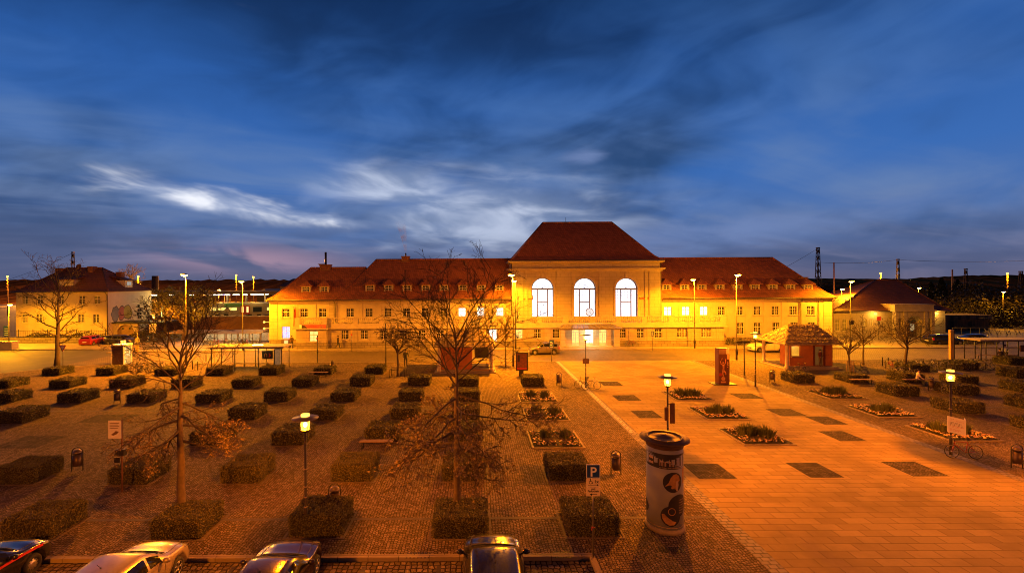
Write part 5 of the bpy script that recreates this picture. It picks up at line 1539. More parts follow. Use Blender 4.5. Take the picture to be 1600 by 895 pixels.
M_LEAFLIT = mat_leaf('yellow_green_leaves', (0.12, 0.14, 0.02), (0.32, 0.32, 0.06))
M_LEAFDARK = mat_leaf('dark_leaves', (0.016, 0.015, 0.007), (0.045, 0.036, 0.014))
M_NEEDLE = mat_leaf('conifer_needles', (0.010, 0.014, 0.008), (0.028, 0.034, 0.016))
def leafy_tree(loc, H_, rad, label, mat, seed, n=2600, leaf=0.3, clumps=34, trunk=0.22, zlow=0.3, group=None, name='leafy_tree', flat=1.0):
    X, Y = loc; rnd = random.Random(seed)
    r = empty(name, (X, Y, 0), label, 'tree', group)
    tk = MB(); tk.tube([(X, Y, -0.1), (X+0.1, Y, H_*0.3), (X-0.1, Y, H_*0.6), (X, Y, H_*0.85)], [trunk*1.2, trunk, trunk*0.6, trunk*0.15], 8)
    g = MB()
    cz = H_*(zlow+1)/2; rz = H_*(1-zlow)/2
    cs = []
    for _ in range(clumps):
        while True:
            a = Vector((rnd.uniform(-1,1), rnd.uniform(-1,1), rnd.uniform(-1,1)))
            if 0.25 < a.length < 1: break
        c = Vector((X+a.x*rad*0.85, Y+a.y*rad*0.85, cz+a.z*rz*0.85)); cs.append((c, rnd.uniform(0.22, 0.42)*rad))
        tk.tube([(X, Y, min(H_*0.8, max(H_*zlow*0.8, c.z-rad*0.5))), tuple(Vector((X, Y, c.z-rad*0.2)).lerp(c, 0.5)), tuple(c)], [trunk*0.4, trunk*0.2, trunk*0.06], 4, caps=False)
    for i in range(n):
        c, cr = cs[i % clumps]
        d = Vector((rnd.gauss(0,1), rnd.gauss(0,1), rnd.gauss(0,0.8))).normalized()*cr*rnd.random()**0.4
        leaf_quad(g, rnd, c+d, d.normalized()+Vector((0,0,0.6)), leaf, 0, 0.8)
    tk.build('trunk', M_BARK, r); g.build('crown', mat, r)
    return r
p = P(290, 470, 72)
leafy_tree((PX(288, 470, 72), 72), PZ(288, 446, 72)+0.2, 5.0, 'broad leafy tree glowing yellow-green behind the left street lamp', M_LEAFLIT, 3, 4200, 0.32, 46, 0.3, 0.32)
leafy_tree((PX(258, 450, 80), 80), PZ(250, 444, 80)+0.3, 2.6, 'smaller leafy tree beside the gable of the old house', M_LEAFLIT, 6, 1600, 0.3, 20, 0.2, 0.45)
def conifer(loc, H_, rad, label, seed):
    X, Y = loc; rnd = random.Random(seed)
    r = empty('conifer', (X, Y, 0), label, 'tree', 'dark trees on the right embankment')
    tk = MB(); tk.tube([(X, Y, -0.1), (X, Y, H_)], [0.3, 0.03], 6); tk.build('trunk', M_BARK, r)
    g = MB()
    for i in range(1500):
        t = rnd.random()**0.75; z = H_*(0.12+0.88*t); lay = math.sin(z*4.2)*0.22+0.78
        rr = rad*(1-t)**0.85*lay*math.sqrt(rnd.random())+0.05; a = rnd.uniform(0, 6.28)
        leaf_quad(g, rnd, Vector((X+rr*math.cos(a), Y+rr*math.sin(a), z-rr*0.25)), Vector((math.cos(a)*0.4, math.sin(a)*0.4, 1)), 0.62, 0, 0.45)
    g.build('crown', M_NEEDLE, r); return r
for u, vt, Y, rad, t, sd in ((1471, 434, 105, 3.6, 'spruce with pointed top', 1), (1496, 437, 108, 4.4, 'broad pine left of the last masts', 2), (1455, 441, 110, 3.2, 'low spruce directly behind the pavilion roof', 3)):
    conifer((PX(u, vt, Y), Y), PZ(u, vt, Y), rad, 'dark '+t, sd)
GT = 'dark trees on the right embankment'
for i, (u, vt, Y, rad, t) in enumerate(((1412, 437, 100, 4.0, 'round dark tree peeping over the pavilion roof'), (1525, 441, 100, 6.5, 'broad dark tree in the middle of the embankment'), (1555, 447, 96, 6.5, 'dark tree right of the broad one'), (1592, 452, 92, 6.5, 'dark tree at the right picture edge'), (1505, 458, 94, 5.5, 'lower dark tree behind the concrete panels'), (1292, 436, 100, 3.6, 'dark tree behind the station roof end'), (1640, 450, 95, 7, 'dark tree just past the picture edge'))):
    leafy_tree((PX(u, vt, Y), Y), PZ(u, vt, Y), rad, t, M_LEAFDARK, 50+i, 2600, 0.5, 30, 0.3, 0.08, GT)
def bush(loc, rx, ry, h, label, seed, mat, n=1600, leaf=0.34, group='shrubs on the embankment'):
    X, Y = loc; rnd = random.Random(seed); g = MB()
    for _ in range(n):
        a = rnd.uniform(0, 6.28); rr = math.sqrt(rnd.random()); x, y = rx*rr*math.cos(a), ry*rr*math.sin(a)
        z = h*(1-rr*rr)**0.6*(0.75+0.25*math.sin(x*1.3+seed)*math.cos(y*1.7))*rnd.random()**0.35
        leaf_quad(g, rnd, Vector((X+x, Y+y, max(0.05, z))), Vector((x/rx, y/ry, 1)), leaf, 0, 0.8)
    o = g.build('shrub', mat); tag(o, label, 'shrub', group); return o
for i, (u, Y, rx, h, t) in enumerate(((1530, 88, 6, 4.4, 'left of three'), (1570, 86, 6.5, 4.8, 'middle of three'), (1618, 84, 6, 4.6, 'right of three'))):
    bush((PX(u, 480, Y), Y), rx, 4, h, 'large dark shrub above the far cycle railing, '+t, 60+i, M_LEAFDARK, 2600, 0.4)
for i, (u, Y, rx, h, t) in enumerate(((128, 72.5, 5.5, 1.6, 'long ragged shrub row behind the garden wall'), (60, 72.5, 4.0, 1.3, 'low shrub row left behind the garden wall'), (236, 73, 4.5, 2.3, 'shrub right of the garage'))):
    bush((PX(u, 520, Y), Y), rx, 1.4, h, t, 70+i, M_LEAFDARK, 1300, 0.26)
for i, u in enumerate((18, 48, 420, 448)): pass
# ------------------------------------------------------------------ cars
def catmull(ps, t):
    n = len(ps)-1; i = min(n-1, int(t)); f = t-i
    p0, p1, p2, p3 = ps[max(0,i-1)], ps[i], ps[i+1], ps[min(n,i+2)]
    return tuple(0.5*((2*b)+(-a+c)*f+(2*a-5*b+4*c-d)*f*f+(-a+3*b-3*c+d)*f**3) for a, b, c, d in zip(p0, p1, p2, p3))
def make_car(loc, rz, label, paint, L=4.2, W=1.76, Hc=1.46, kind='hatch', rim='alloy', stripe=None, group=None, lit=False, name='parked_car', roofmat=None):
    'nose towards +Y in its own frame, origin on the ground at its middle'
    root = empty(name, loc, label, 'car', group)
    hw = W/2; h2 = L/2
    # stations along the length: (y, half width low, half width belt, belt z, top half width, top z, bottom z)
    if kind == 'van':
        S = [(-1.0,.80,.80,.95,.60,1.30,.30),(-.97,.95,.95,1.0,.80,1.62,.20),(-.6,1,1,1.02,.84,1.66,.18),(0,1,1,1.0,.84,1.66,.18),(.25,1,1,.98,.82,1.60,.18),(.52,1,.98,.95,.86,1.03,.18),(.8,.98,.92,.86,.78,.93,.18),(.95,.9,.82,.74,.66,.78,.2),(1.0,.78,.70,.58,.55,.62,.28)]
    elif kind == 'coupe':
        S = [(-1.0,.82,.78,.78,.68,.84,.32),(-.93,.94,.90,.90,.78,.96,.2),(-.72,1,.97,.95,.72,1.08,.18),(-.38,1,.99,.93,.66,1.34,.18),(-.08,1,.98,.92,.67,1.38,.18),(.12,1,.98,.90,.70,1.30,.18),(.42,1,.97,.88,.80,.96,.18),(.72,.99,.93,.82,.76,.89,.18),(.93,.9,.80,.70,.62,.75,.2),(1.0,.74,.64,.52,.5,.57,.28)]
    else:
        S = [(-1.0,.85,.84,.80,.66,.95,.32),(-.95,.96,.95,.94,.70,1.26,.2),(-.72,1,.985,.96,.70,1.42,.18),(-.35,1,.99,.94,.71,1.46,.18),(.0,1,.99,.93,.72,1.45,.18),(.16,1,.985,.92,.73,1.36,.18),(.47,1,.97,.90,.82,1.00,.18),(.74,.99,.93,.83,.76,.91,.18),(.93,.91,.82,.71,.64,.76,.2),(1.0,.76,.68,.54,.54,.59,.28)]
    sc = Hc/max(s[5] for s in S)
    NS, ph = 64, []
    wheel_y = (-0.60*h2-0.02, 0.64*h2)
    wr = 0.315
    rings = []
    for i in range(NS+1):
        y, wl, wb, zb, wt, zt, z0 = catmull(S, i/NS*(len(S)-1))
        y *= h2; zb *= min(1, sc*1.0); zt = max(zt*sc, zb+0.015)
        wl, wb, wt = wl*hw, wb*hw, min(wt, wb)*hw
        side = [(0, z0), (wl*0.80, z0), (wl*0.96, z0+0.05), (wl, z0+0.16)]
        for k in range(1, 6):
            t = k/6; side.append((wl + (wb-wl)*t + 0.022*math.sin(math.pi*t), z0+0.16+(zb-z0-0.16)*t))
        side.append((wb, zb))
        for k in range(1, 6):
            t = k/6; side.append((wb+(wt-wb)*t**1.15+0.012*math.sin(math.pi*t), zb+(zt-0.03-zb)*t))
        side.append((wt*0.97, zt-0.025)); side.append((wt*0.86, zt-0.004)); side.append((wt*0.5, zt+0.018)); side.append((0, zt+0.024))
        # wheel arches
        out = []
        for (xx, z) in side:
            for wy in wheel_y:
                d = math.hypot(y-wy, z-wr)
                if d < wr+0.055 and xx > hw*0.55 and z < zb-0.1: xx = hw*0.55
            out.append((xx, z))
        rings.append((y, out, zt-zb))
    m = len(rings[0][1])
    B = MB(); vs = []
    for y, side, _ in rings:
        for xx, z in side: vs.append((xx, y, z))
        for xx, z in side[1:-1][::-1]: vs.append((-xx, y, z))
    M_ = 2*m-2
    def glassy(i, k):
        'which window the quad of ring i, column k (half index) belongs to'
        dh = (rings[i][2]+rings[i+1][2])/2
        y = (rings[i][0]+rings[i+1][0])/2/h2
        return dh, y
    groups = {'body': [], 'windscreen': [], 'rear_window': [], 'side_window_right': [], 'side_window_left': []}
    if kind == 'coupe': ws, rw, sw, pill = (0.115, 0.405), (-0.86, -0.41), (-0.52, 0.26), (-0.17,)
    elif kind == 'van': ws, rw, sw, pill = (0.27, 0.50), (-0.995, -0.975), (-0.86, 0.40), (-0.45, 0.0)
    else: ws, rw, sw, pill = (0.175, 0.455), (-0.985, -0.935), (-0.80, 0.30), (-0.32, 0.06)
    for i in range(NS):
        for k in range(M_):
            a, b = i*M_+k, i*M_+(k+1) % M_
            f = (a, b, b+M_, a+M_)
            kk = k if k < m-1 else M_-1-k
            dh, y = glassy(i, kk); gname = 'body'
            if dh > 0.08:
                if kk >= m-4 and ws[0] < y < ws[1]: gname = 'windscreen'
                elif kk >= m-4 and rw[0] < y < rw[1]: gname = 'rear_window'
                elif 10 <= kk <= m-6 and sw[0] < y < sw[1] and all(abs(y-p) > 0.022 for p in pill) and dh > 0.16: gname = 'side_window_right' if k < m-1 else 'side_window_left'
            groups[gname].append(f)
    fs = groups['body']
    capA = tuple(range(M_-1, -1, -1)); capB = tuple(range(NS*M_, NS*M_+M_))
    B.add(vs, fs + [capA, capB], 0, True)
    off = root.location
    B.v = [(x+off.x, y+off.y, z+off.z) for x, y, z in B.v]
    body = B.build('body', paint, root)
    def sub(gs, name, mat, parent=root, push=0.0):
        used = sorted({j for f in gs for j in f}); mp = {j: n_ for n_, j in enumerate(used)}
        q = MB(); q.add([(vs[j][0]*(1+push)+off.x, vs[j][1]+off.y, vs[j][2]+push+off.z) for j in used], [[mp[j] for j in f] for f in gs], 0, True)
        return q.build(name, mat, parent)
    for gname, lab in (('windscreen', 'windscreen'), ('rear_window', 'rear_window'), ('side_window_right', 'side_window'), ('side_window_left', 'side_window')):
        if groups[gname]: sub(groups[gname], lab, M_CARGLASS)
    def W(mb): mb.v = [(x+off.x, y+off.y, z+off.z) for x, y, z in mb.v]; return mb
    # trim line round glass: base of windscreen, sills
    g = MB(); yb = ws[1]*h2+0.02
    i = max(range(NS+1), key=lambda q: -abs(rings[q][0]-yb)); side = rings[i][1]
    pts = [(side[k][0], rings[i][0]-0.03*(side[k][0]/hw)**2*2, side[k][1]+0.006) for k in range(m-4, m)]
    pts = [(-x, y, z) for x, y, z in pts] + [(x, y, z) for x, y, z in pts[::-1][1:]]
    g.tube(pts, 0.022, 5); W(g).build('wiper_cowl', M_BLACK, root)
    g = MB()
    for s_, x0 in ((1, 0.12), (-1, -0.42)):
        g.tube([(x0, yb-0.02, side[m-1][1]+0.02), (x0+0.48, yb-0.17, side[m-1][1]+0.085)], 0.011, 4)
    W(g).build('wiper', M_BLACK, root)
    # bonnet shut lines and grille, bumper, plate, lights
    def top_at(yq, xf):
        i = max(range(NS+1), key=lambda q: -abs(rings[q][0]-yq)); sd = rings[i][1]
        return sd, i
    g = MB()
    for s_ in (-1, 1):
        pts = []
        for q in range(NS+1):
            yq = rings[q][0]/h2
            if ws[1]+0.02 < yq < 0.93:
                sd = rings[q][1][m-4]; pts.append((s_*sd[0]*1.0, rings[q][0], sd[1]+0.004))
        if len(pts) > 2: g.tube(pts, 0.008, 4)
    W(g).build('shut_line', M_BLACK, root)
    yf = h2
    g = MB(); g.bbox(-hw*0.42, hw*0.42, yf-0.06, yf+0.012, 0.44, 0.55, 0.01); W(g).build('grille', M_BLACK, root)
    g = MB(); g.bbox(-0.26, 0.26, yf-0.03, yf+0.025, 0.31, 0.42, 0.005); W(g).build('number_plate', M_SIGNW, root)
    g = MB(); g.bbox(-0.26, 0.26, -yf-0.025, -yf+0.03, 0.55, 0.66, 0.005); W(g).build('number_plate', M_SIGNW, root)
    for s_ in (-1, 1):
        g = MB(); prof = []
        for q in range(NS+1):
            yq = rings[q][0]/h2
            if 0.80 < yq < 0.965:
                sd = rings[q][1]; prof.append([(s_*(sd[k][0]*1.012), rings[q][0]*1.003, sd[k][1]+0.004) for k in (8, 9, 11, m-4)])
        n_ = len(prof)
        g.add([p for row in prof for p in row], [(a*4+k, a*4+k+1, (a+1)*4+k+1, (a+1)*4+k) for a in range(n_-1) for k in range(3)], 0, True)
        W(g).build('headlight', M_HEADL if not lit else M_LITWHITE, root)
        g = MB(); prof = []
        for q in range(NS+1):
            yq = rings[q][0]/h2
            if -0.99 < yq < -0.90:
                sd = rings[q][1]; prof.append([(s_*(sd[k][0]*1.012), rings[q][0]*1.004, sd[k][1]) for k in (7, 8, 9, 11)])
        n_ = len(prof)
        if n_ > 1:
            g.add([p for row in prof for p in row], [(a*4+k, a*4+k+1, (a+1)*4+k+1, (a+1)*4+k) for a in range(n_-1) for k in range(3)], 0, True)
            W(g).build('tail_light', M_TAIL, root)
        # mirror
        i = max(range(NS+1), key=lambda q: -abs(rings[q][0]-(ws[1]*h2-0.28))); sd = rings[i][1]; xm, ym, zm = s_*(sd[9][0]+0.02), rings[i][0], sd[9][1]+0.07
        g = MB(); g.sphere((0, 0, 0), 1, 10, 6); g.v = [(xm+s_*0.10+x*0.115, ym+y*0.07, zm+z*0.075) for x, y, z in g.v]; g.tube([(xm-s_*0.05, ym, zm-0.06), (xm+s_*0.08, ym, zm-0.02)], 0.025, 5)
        W(g).build('mirror', paint if kind != 'van' else M_BLACK, root)
        # handles
        g = MB()
        for yh in ((-0.02, -0.40) if kind == 'hatch' else (-0.10,)):
            i = max(range(NS+1), key=lambda q: -abs(rings[q][0]-yh*h2)); sd = rings[i][1]
            xh = s_*(sd[8][0]+0.012); g.tube([(xh, rings[i][0]-0.09, sd[8][1]), (xh+s_*0.012, rings[i][0], sd[8][1]+0.005), (xh, rings[i][0]+0.09, sd[8][1])], 0.014, 5)
        W(g).build('door_handle', paint if kind != 'van' else M_BLACK, root)
        # door gaps
        g = MB()
        for yd_ in ((0.34, -0.02-0.11, -0.55) if kind != 'coupe' else (0.34, -0.22)):
            i = max(range(NS+1), key=lambda q: -abs(rings[q][0]-yd_*h2)); sd = rings[i][1]
            g.tube([(s_*(sd[k][0]+0.002), rings[i][0], sd[k][1]) for k in range(3, 10)], 0.006, 4)
        W(g).build('door_gap', M_BLACK, root)
        for wy in wheel_y:
            g = MB(); x_ = s_*(hw-0.10)
            g.torus((x_, wy, wr), (1,0,0), wr-0.085, 0.085, 28, 8)
            g.v = [(x_+(x-x_)*1.15, y, z) for x, y, z in g.v]
            wo = W(g).build('wheel', M_RUBBER, root)
            g = MB(); xo = s_*(hw-0.035)
            if rim == 'alloy':
                g.torus((xo, wy, wr), (1,0,0), wr-0.125, 0.02, 28, 5); g.disc((xo, wy, wr), (1,0,0), 0.055, 0.03, 12)
                for k in range(5):
                    a = 2*math.pi*k/5
                    for da in (-0.14, 0.14): g.tube([(xo, wy+0.04*math.cos(a), wr+0.04*math.sin(a)), (xo, wy+(wr-0.13)*math.cos(a+da), wr+(wr-0.13)*math.sin(a+da))], [0.02, 0.016], 4)
                g.disc((xo-s_*0.07, wy, wr), (1,0,0), wr-0.13, 0.01, 20)
            else:
                g.lathe([(wr-0.115, 0.0), (wr-0.13, 0.03), (0.13, 0.015), (0.10, 0.045), (0.04, 0.05)], 0, 0, 24)
                g.v = [(xo-s_*0.03+s_*z, wy+x, wr+y) for x, y, z in g.v]
            W(g).build('rim', M_RIM, wo)
            if rim == 'steel':
                g = MB()
                for k in range(10):
                    a = 2*math.pi*k/10; g.disc((xo-s_*0.006, wy+0.155*math.cos(a), wr+0.155*math.sin(a)), (1,0,0), 0.017, 0.022, 8)
                W(g).build('rim_hole', M_BLACK, wo)
            g = MB(); g.disc((s_*(hw*0.56), wy, wr), (1,0,0), wr+0.05, 0.02, 24); W(g).build('wheel_arch', M_BLACK, root)
    if stripe:
        for s_ in (-1, 1):
            g = MB(); pr = []
            for q in range(NS+1):
                yq = rings[q][0]/h2
                if -0.2 < yq < 0.82:
                    sd = rings[q][1]; pr.append([(s_*(sd[k][0]*1.006), rings[q][0], sd[k][1]-dz) for k, dz in ((8, 0.02), (8, -0.06))])
            n_ = len(pr); g.add([p for row in pr for p in row], [(a*2, a*2+1, a*2+3, a*2+2) for a in range(n_-1)], 0, True)
            W(g).build('stripe', stripe, root)
    g = MB(); i = NS//3; zt = max(p[1] for p in rings[int(NS*0.42)][1])
    g.lathe([(0.03, zt-0.01), (0.012, zt+0.02)], 0, -0.25*h2, 8); g.tube([(0, -0.25*h2, zt+0.01), (0, -0.25*h2-0.12, zt+0.16)], 0.006, 4)
    W(g).build('antenna', M_BLACK, root)
    root.rotation_euler = (0, 0, rz)
    return root
def car_paint(name, col, rough=0.28, metal=0.3, coat=0.55):
    m, N, b = new_mat(name)
    co = N.n('ShaderNodeTexCoord').outputs['Object']
    nz = N.noise(co, 3.0, 4, 0.6)
    N.put(b.inputs['Base Color'], N.mix(N.smooth(nz, 0.35, 0.75), col, tuple(c*0.75+0.012 for c in col)))
    b.inputs['Roughness'].default_value = rough; b.inputs['Metallic'].default_value = metal
    b.inputs['Coat Weight'].default_value = coat; N.put(b.inputs['Coat Roughness'], N.math('ADD', N.math('MULTIPLY', nz, 0.12), 0.0))
    return m
M_CARGLASS = glass('car_glass', (0.010, 0.010, 0.010), 0.05)
M_CARGLASS.node_tree.nodes['Principled BSDF'].inputs['Specular IOR Level'].default_value = 0.22
M_HEADL = plain('headlight_glass', (0.55, 0.55, 0.52), 0.12, 0.5, 0.05, coat=1.0)
M_TAIL = plain('tail_light_red', (0.35, 0.01, 0.01), 0.2, 0.0, 0.05, coat=1.0)
M_RIM = plain('wheel_rim_metal', (0.40, 0.39, 0.37), 0.35, 0.8, 0.08)
NB = 'cars parked nose to the square'
make_car((0.55, 12.95, -0.12), 0, 'black hatchback parked nose in below the big tree planter', car_paint('black_car_paint', (0.012,0.011,0.012), 0.22, 0.0), 4.5, 1.80, 1.48, 'hatch', group=NB)
make_car((-5.78, 12.75, -0.12), R(0), 'dark low coupe parked second from the right, with five-spoke wheels', car_paint('dark_plum_paint', (0.022,0.009,0.008), 0.24, 0.1), 4.45, 1.78, 1.36, 'coupe', group=NB)
make_car((-10.05, 12.75, -0.12), R(0), 'pale silver hatchback parked third from the right', car_paint('champagne_paint', (0.40,0.33,0.22), 0.34, 0.45), 4.25, 1.74, 1.46, 'hatch', rim='alloy', group=NB)
make_car((-14.75, 12.95, -0.12), R(0), 'black car with red side stripe and steel wheels at the left picture edge', car_paint('glossy_black_paint', (0.008,0.008,0.009), 0.18, 0.0), 4.3, 1.76, 1.44, 'hatch', rim='steel', stripe=M_SIGNR, group=NB)
p = G(849, 550.5)
make_car((p.x, 57.2, -0.12), R(90), 'brown grey hatchback standing side-on before the station hall', car_paint('brown_grey_paint', (0.16,0.13,0.11), 0.35, 0.4), 3.75, 1.70, 1.47, 'hatch')
make_car((PX(171, 530, 71), 68.0, -0.12), R(8), 'small red car seen from behind by the garage', car_paint('red_paint', (0.30,0.015,0.012), 0.3, 0.0), 3.8, 1.68, 1.45, 'hatch', group='cars by the garage')
make_car((PX(211, 530, 70.5), 67.8, -0.12), R(-97), 'dark estate car parked side-on by the garage', car_paint('dark_grey_paint', (0.035,0.035,0.04), 0.3, 0.3), 4.5, 1.78, 1.46, 'hatch', group='cars by the garage')
make_car((PX(1196, 538, 58.6), 58.2, -0.12), R(90), 'pale van with yellow roof light glow beside the right lantern', car_paint('cream_paint', (0.55,0.50,0.36), 0.35, 0.0), 4.6, 1.80, 1.75, 'van', group='cars waiting on the station road')
make_car((PX(1447, 535, 66), 63.6, -0.12), R(-90), 'dark taxi waiting by the pavilion, left of two', car_paint('black_taxi_paint', (0.014,0.013,0.013), 0.25, 0.0), 4.6, 1.8, 1.46, 'hatch', group='cars waiting on the station road')
make_car((PX(1503, 535, 66), 63.9, -0.12), R(-90), 'dark car waiting behind the yellow pillar, right of two', car_paint('black_saloon_paint', (0.018,0.014,0.013), 0.25, 0.0), 4.6, 1.8, 1.44, 'coupe', group='cars waiting on the station road')

# ------------------------------------------------------------------ bicycles
_bike = {}
def make_bike(colkey, col):
    'lying along +X, front wheel at +X, upright'
    root = empty('bicycle', (0,0,0), 'bicycle', 'bicycle')
    fr = plain('bike_%s' % colkey, col, 0.4, 0.3, 0.1)
    wr = 0.335; xf, xb = 0.53, -0.52
    for x in (xf, xb):
        g = MB(); g.torus((x, 0, wr), (0,1,0), wr-0.018, 0.018, 26, 5); wo = g.build('wheel', M_RUBBER, root)
        g = MB(); g.torus((x, 0, wr), (0,1,0), wr-0.042, 0.011, 26, 4); g.tube([(x, -0.05, wr), (x, 0.05, wr)], 0.025, 6)
        for k in range(10):
            a = math.pi*k/5; g.tube([(x, 0, wr), (x+(wr-0.04)*math.cos(a), 0, wr+(wr-0.04)*math.sin(a))], 0.004, 3, caps=False)
        g.build('rim', M_RIM, wo)
    g = MB(); bb = (-0.08, 0, 0.29); st = (-0.22, 0, 0.80); hd = (0.36, 0, 0.82); h2 = (0.385, 0, 0.70)
    for a, b, r_ in ((bb, st, 0.018), (st, hd, 0.018), (bb, h2, 0.02), (bb, (xb, 0.05, wr), 0.012), (bb, (xb, -0.05, wr), 0.012), ((-0.2, 0, 0.74), (xb, 0.05, wr), 0.010), ((-0.2, 0, 0.74), (xb, -0.05, wr), 0.010), (hd, h2, 0.022), (h2, (xf, 0.05, wr), 0.014), (h2, (xf, -0.05, wr), 0.014)):
        g.tube([a, b], r_, 6)
    g.build('frame', fr, root)
    g = MB(); g.tube([(0.30, -0.28, 1.0), (0.36, -0.12, 1.0), (0.345, 0, 0.98), (0.36, 0.12, 1.0), (0.30, 0.28, 1.0)], 0.014, 6); g.tube([(0.36, 0, 0.82), (0.345, 0, 0.98)], 0.016, 6); g.build('handlebar', M_IRON, root)
    g = MB(); g.tube([(-0.22, 0, 0.80), (-0.245, 0, 0.91)], 0.014, 6); g.lathe([(0.02, 0), (0.09, 0.02), (0.08, 0.06), (0.02, 0.07)], 0, 0, 10); n0 = len(g.v)-40
    g.v = g.v[:n0] + [(-0.27+x*1.5*(1-0.3*(x > 0)), y*0.9, 0.90+z) for x, y, z in g.v[n0:]]; g.build('saddle', M_BLACK, root)
    g = MB(); g.torus((-0.08, 0.035, 0.29), (0,1,0), 0.085, 0.012, 16, 4); g.tube([(-0.08, 0.06, 0.29), (0.02, 0.07, 0.16)], 0.012, 5); g.tube([(-0.08, -0.06, 0.29), (-0.18, -0.07, 0.42)], 0.012, 5); g.box(-0.02, 0.07, 0.06, 0.15, 0.145, 0.17); g.box(-0.23, -0.14, -0.15, -0.06, 0.41, 0.435); g.build('crank', M_GREYMETAL, root)
    g = MB()
    for s in (-0.05, 0.05): g.tube([(xb, s, wr), (xb-0.12, s, 0.72)], 0.008, 4); g.tube([(-0.24, s, 0.72), (xb-0.2, s, 0.72)], 0.008, 4)
    g.build('luggage_rack', M_GREYMETAL, root)
    return root
BK = {k: make_bike(k, c) for k, c in (('dark', (0.03,0.03,0.035)), ('red', (0.28,0.03,0.02)), ('silver', (0.35,0.34,0.33)))}
_used = set()
def bike(kind, x, y, rz, label, group=None, lean=R(6), z=0.0):
    src = BK[kind]
    if kind not in _used: _used.add(kind); r = src
    else: r = dup(src, (0,0,0))
    r.location = (x, y, z); r.rotation_euler = (lean, 0, rz); r['label'] = label
    if group: r['group'] = group
    elif 'group' in r: del r['group']
    return r
pD = PLD.location
a = G(1490, 714); b2 = G(1524, 718)
bike('red', (a.x+b2.x)/2, (a.y+b2.y)/2, R(180)-math.atan2(b2.y-a.y, b2.x-a.x)*0-R(8), 'red-framed bicycle leaning at the foot of the right park lantern')
pC = PLC.location
bike('dark', pC.x-0.15, pC.y-0.25, R(172), 'dark bicycle leaning on the lantern before the entrance, behind another')
bike('silver', pC.x+0.30, pC.y-0.65, R(10), 'pale-rimmed bicycle leaning on the lantern before the entrance, in front of another', lean=R(-7))
RG = 'bicycles in the right cycle stand'
rnd = random.Random(77)
nb = 17
for i in range(nb):
    u = 1396 + (1548-1396)*i/(nb-1); p = G(u, 578-1.5*i/nb)
    bike(rnd.choice(['dark','dark','red','silver']), p.x, p.y+0.2, R(90+rnd.uniform(-52, 52)) if i < nb-1 else R(4), 'bicycle %s from the left in the right cycle stand' % (ORD[i] if i < 11 else ['twelfth','thirteenth','fourteenth','fifteenth','sixteenth','last'][i-11]), RG, lean=R(rnd.uniform(-9, 9)))
LG = 'bicycles at the left stand'
for i in range(9):
    u = 211 + 9.0*i; p = G(u, 580.5)
    bike(rnd.choice(['dark','dark','silver']), p.x, p.y+0.1, R(90+rnd.uniform(-60, 60)) if i else R(176), 'bicycle %s from the left at the left stand' % ORD[i], LG, lean=R(rnd.uniform(-9, 9)))
SGR = 'bicycles in the covered stand by the railway wall'
for i in range(14):
    u = 322 + 6.2*i; x = PX(u, 535, 66.5)
    bike(rnd.choice(['dark','red','silver','silver']), x, 66.0+rnd.uniform(-0.3, 0.4), R(90+rnd.uniform(-40, 40)), 'bicycle %s from the left in the covered stand' % (ORD[i] if i < 11 else ['twelfth','thirteenth','last'][i-11]), SGR, lean=R(rnd.uniform(-8, 8)))
WGR = 'bicycles against the station wall'
for i in range(7):
    u = 1136 + 6.3*i; x = PX(u, 535, 63.9)
    bike(rnd.choice(['dark','dark','red']), x, 63.7+rnd.uniform(-0.2, 0.2), R(90+rnd.uniform(-45, 45)), 'bicycle %s from the left against the right station wing' % ORD[i], WGR, lean=R(rnd.uniform(-8, 8)))
p = G(1251, 583); bike('dark', p.x, p.y, R(4), 'dark bicycle leaning on the front terrace of the right kiosk')
p = G(1342, 583); bike('dark', p.x, p.y, R(176), 'dark bicycle beside the staked tree right of the kiosk')
p = G(1402, 588); bike('silver', p.x, p.y, R(20), 'bicycle parked before the leafless tree at the right stand, left one', 'bicycles by the flat-headed tree')
p = G(1418, 588); bike('silver', p.x, p.y, R(165), 'bicycle parked before the leafless tree at the right stand, right one', 'bicycles by the flat-headed tree')
p = G(1466, 612); bike('dark', p.x, p.y, R(80), 'bicycle standing left of the right lantern, behind the low hedge')
x = PX(988, 538, 61.8); bike('red', x, 62.2, R(0), 'red bicycle against the hall wall right of the entrance', lean=R(-6))
# stands
def stand(name, label, xs, y, h=0.8):
    r = empty(name, (xs[0], y, 0), label, 'cycle stand')
    for x in xs:
        g = MB(); g.tube([(x, y-0.4, 0), (x, y-0.4, h-0.1), (x, y-0.3, h), (x, y+0.3, h), (x, y+0.4, h-0.1), (x, y+0.4, 0)], 0.024, 6); g.build('hoop', M_IRON, r)
    return r
stand('cycle_stand', 'row of dark hoops holding the bicycles on the right', [G(1396+12.5*i, 578).x for i in range(13)], G(1470, 577).y+0.3)
stand('cycle_stand', 'row of dark hoops holding the bicycles on the left', [G(214+9.5*i, 580).x for i in range(8)], G(250, 580).y+0.3)
BG = 'thin dark bollards'
for i, (u, v, t) in enumerate(((309, 578, 'left of the left bus shelter, farther right'), (301, 577, 'left of the left bus shelter, farther left'), (1379, 571, 'left of the right cycle stand, left one'), (1388, 572, 'left of the right cycle stand, right one'), (322, 565, 'behind the left bus shelter corner'))):
    p = G(u, v); g = MB(); g.lathe([(0.05, 0), (0.05, 0.85), (0.035, 0.9)], p.x, p.y, 8); o = g.build('bollard', M_IRON); tag(o, 'thin dark bollard '+t, 'bollard', BG)

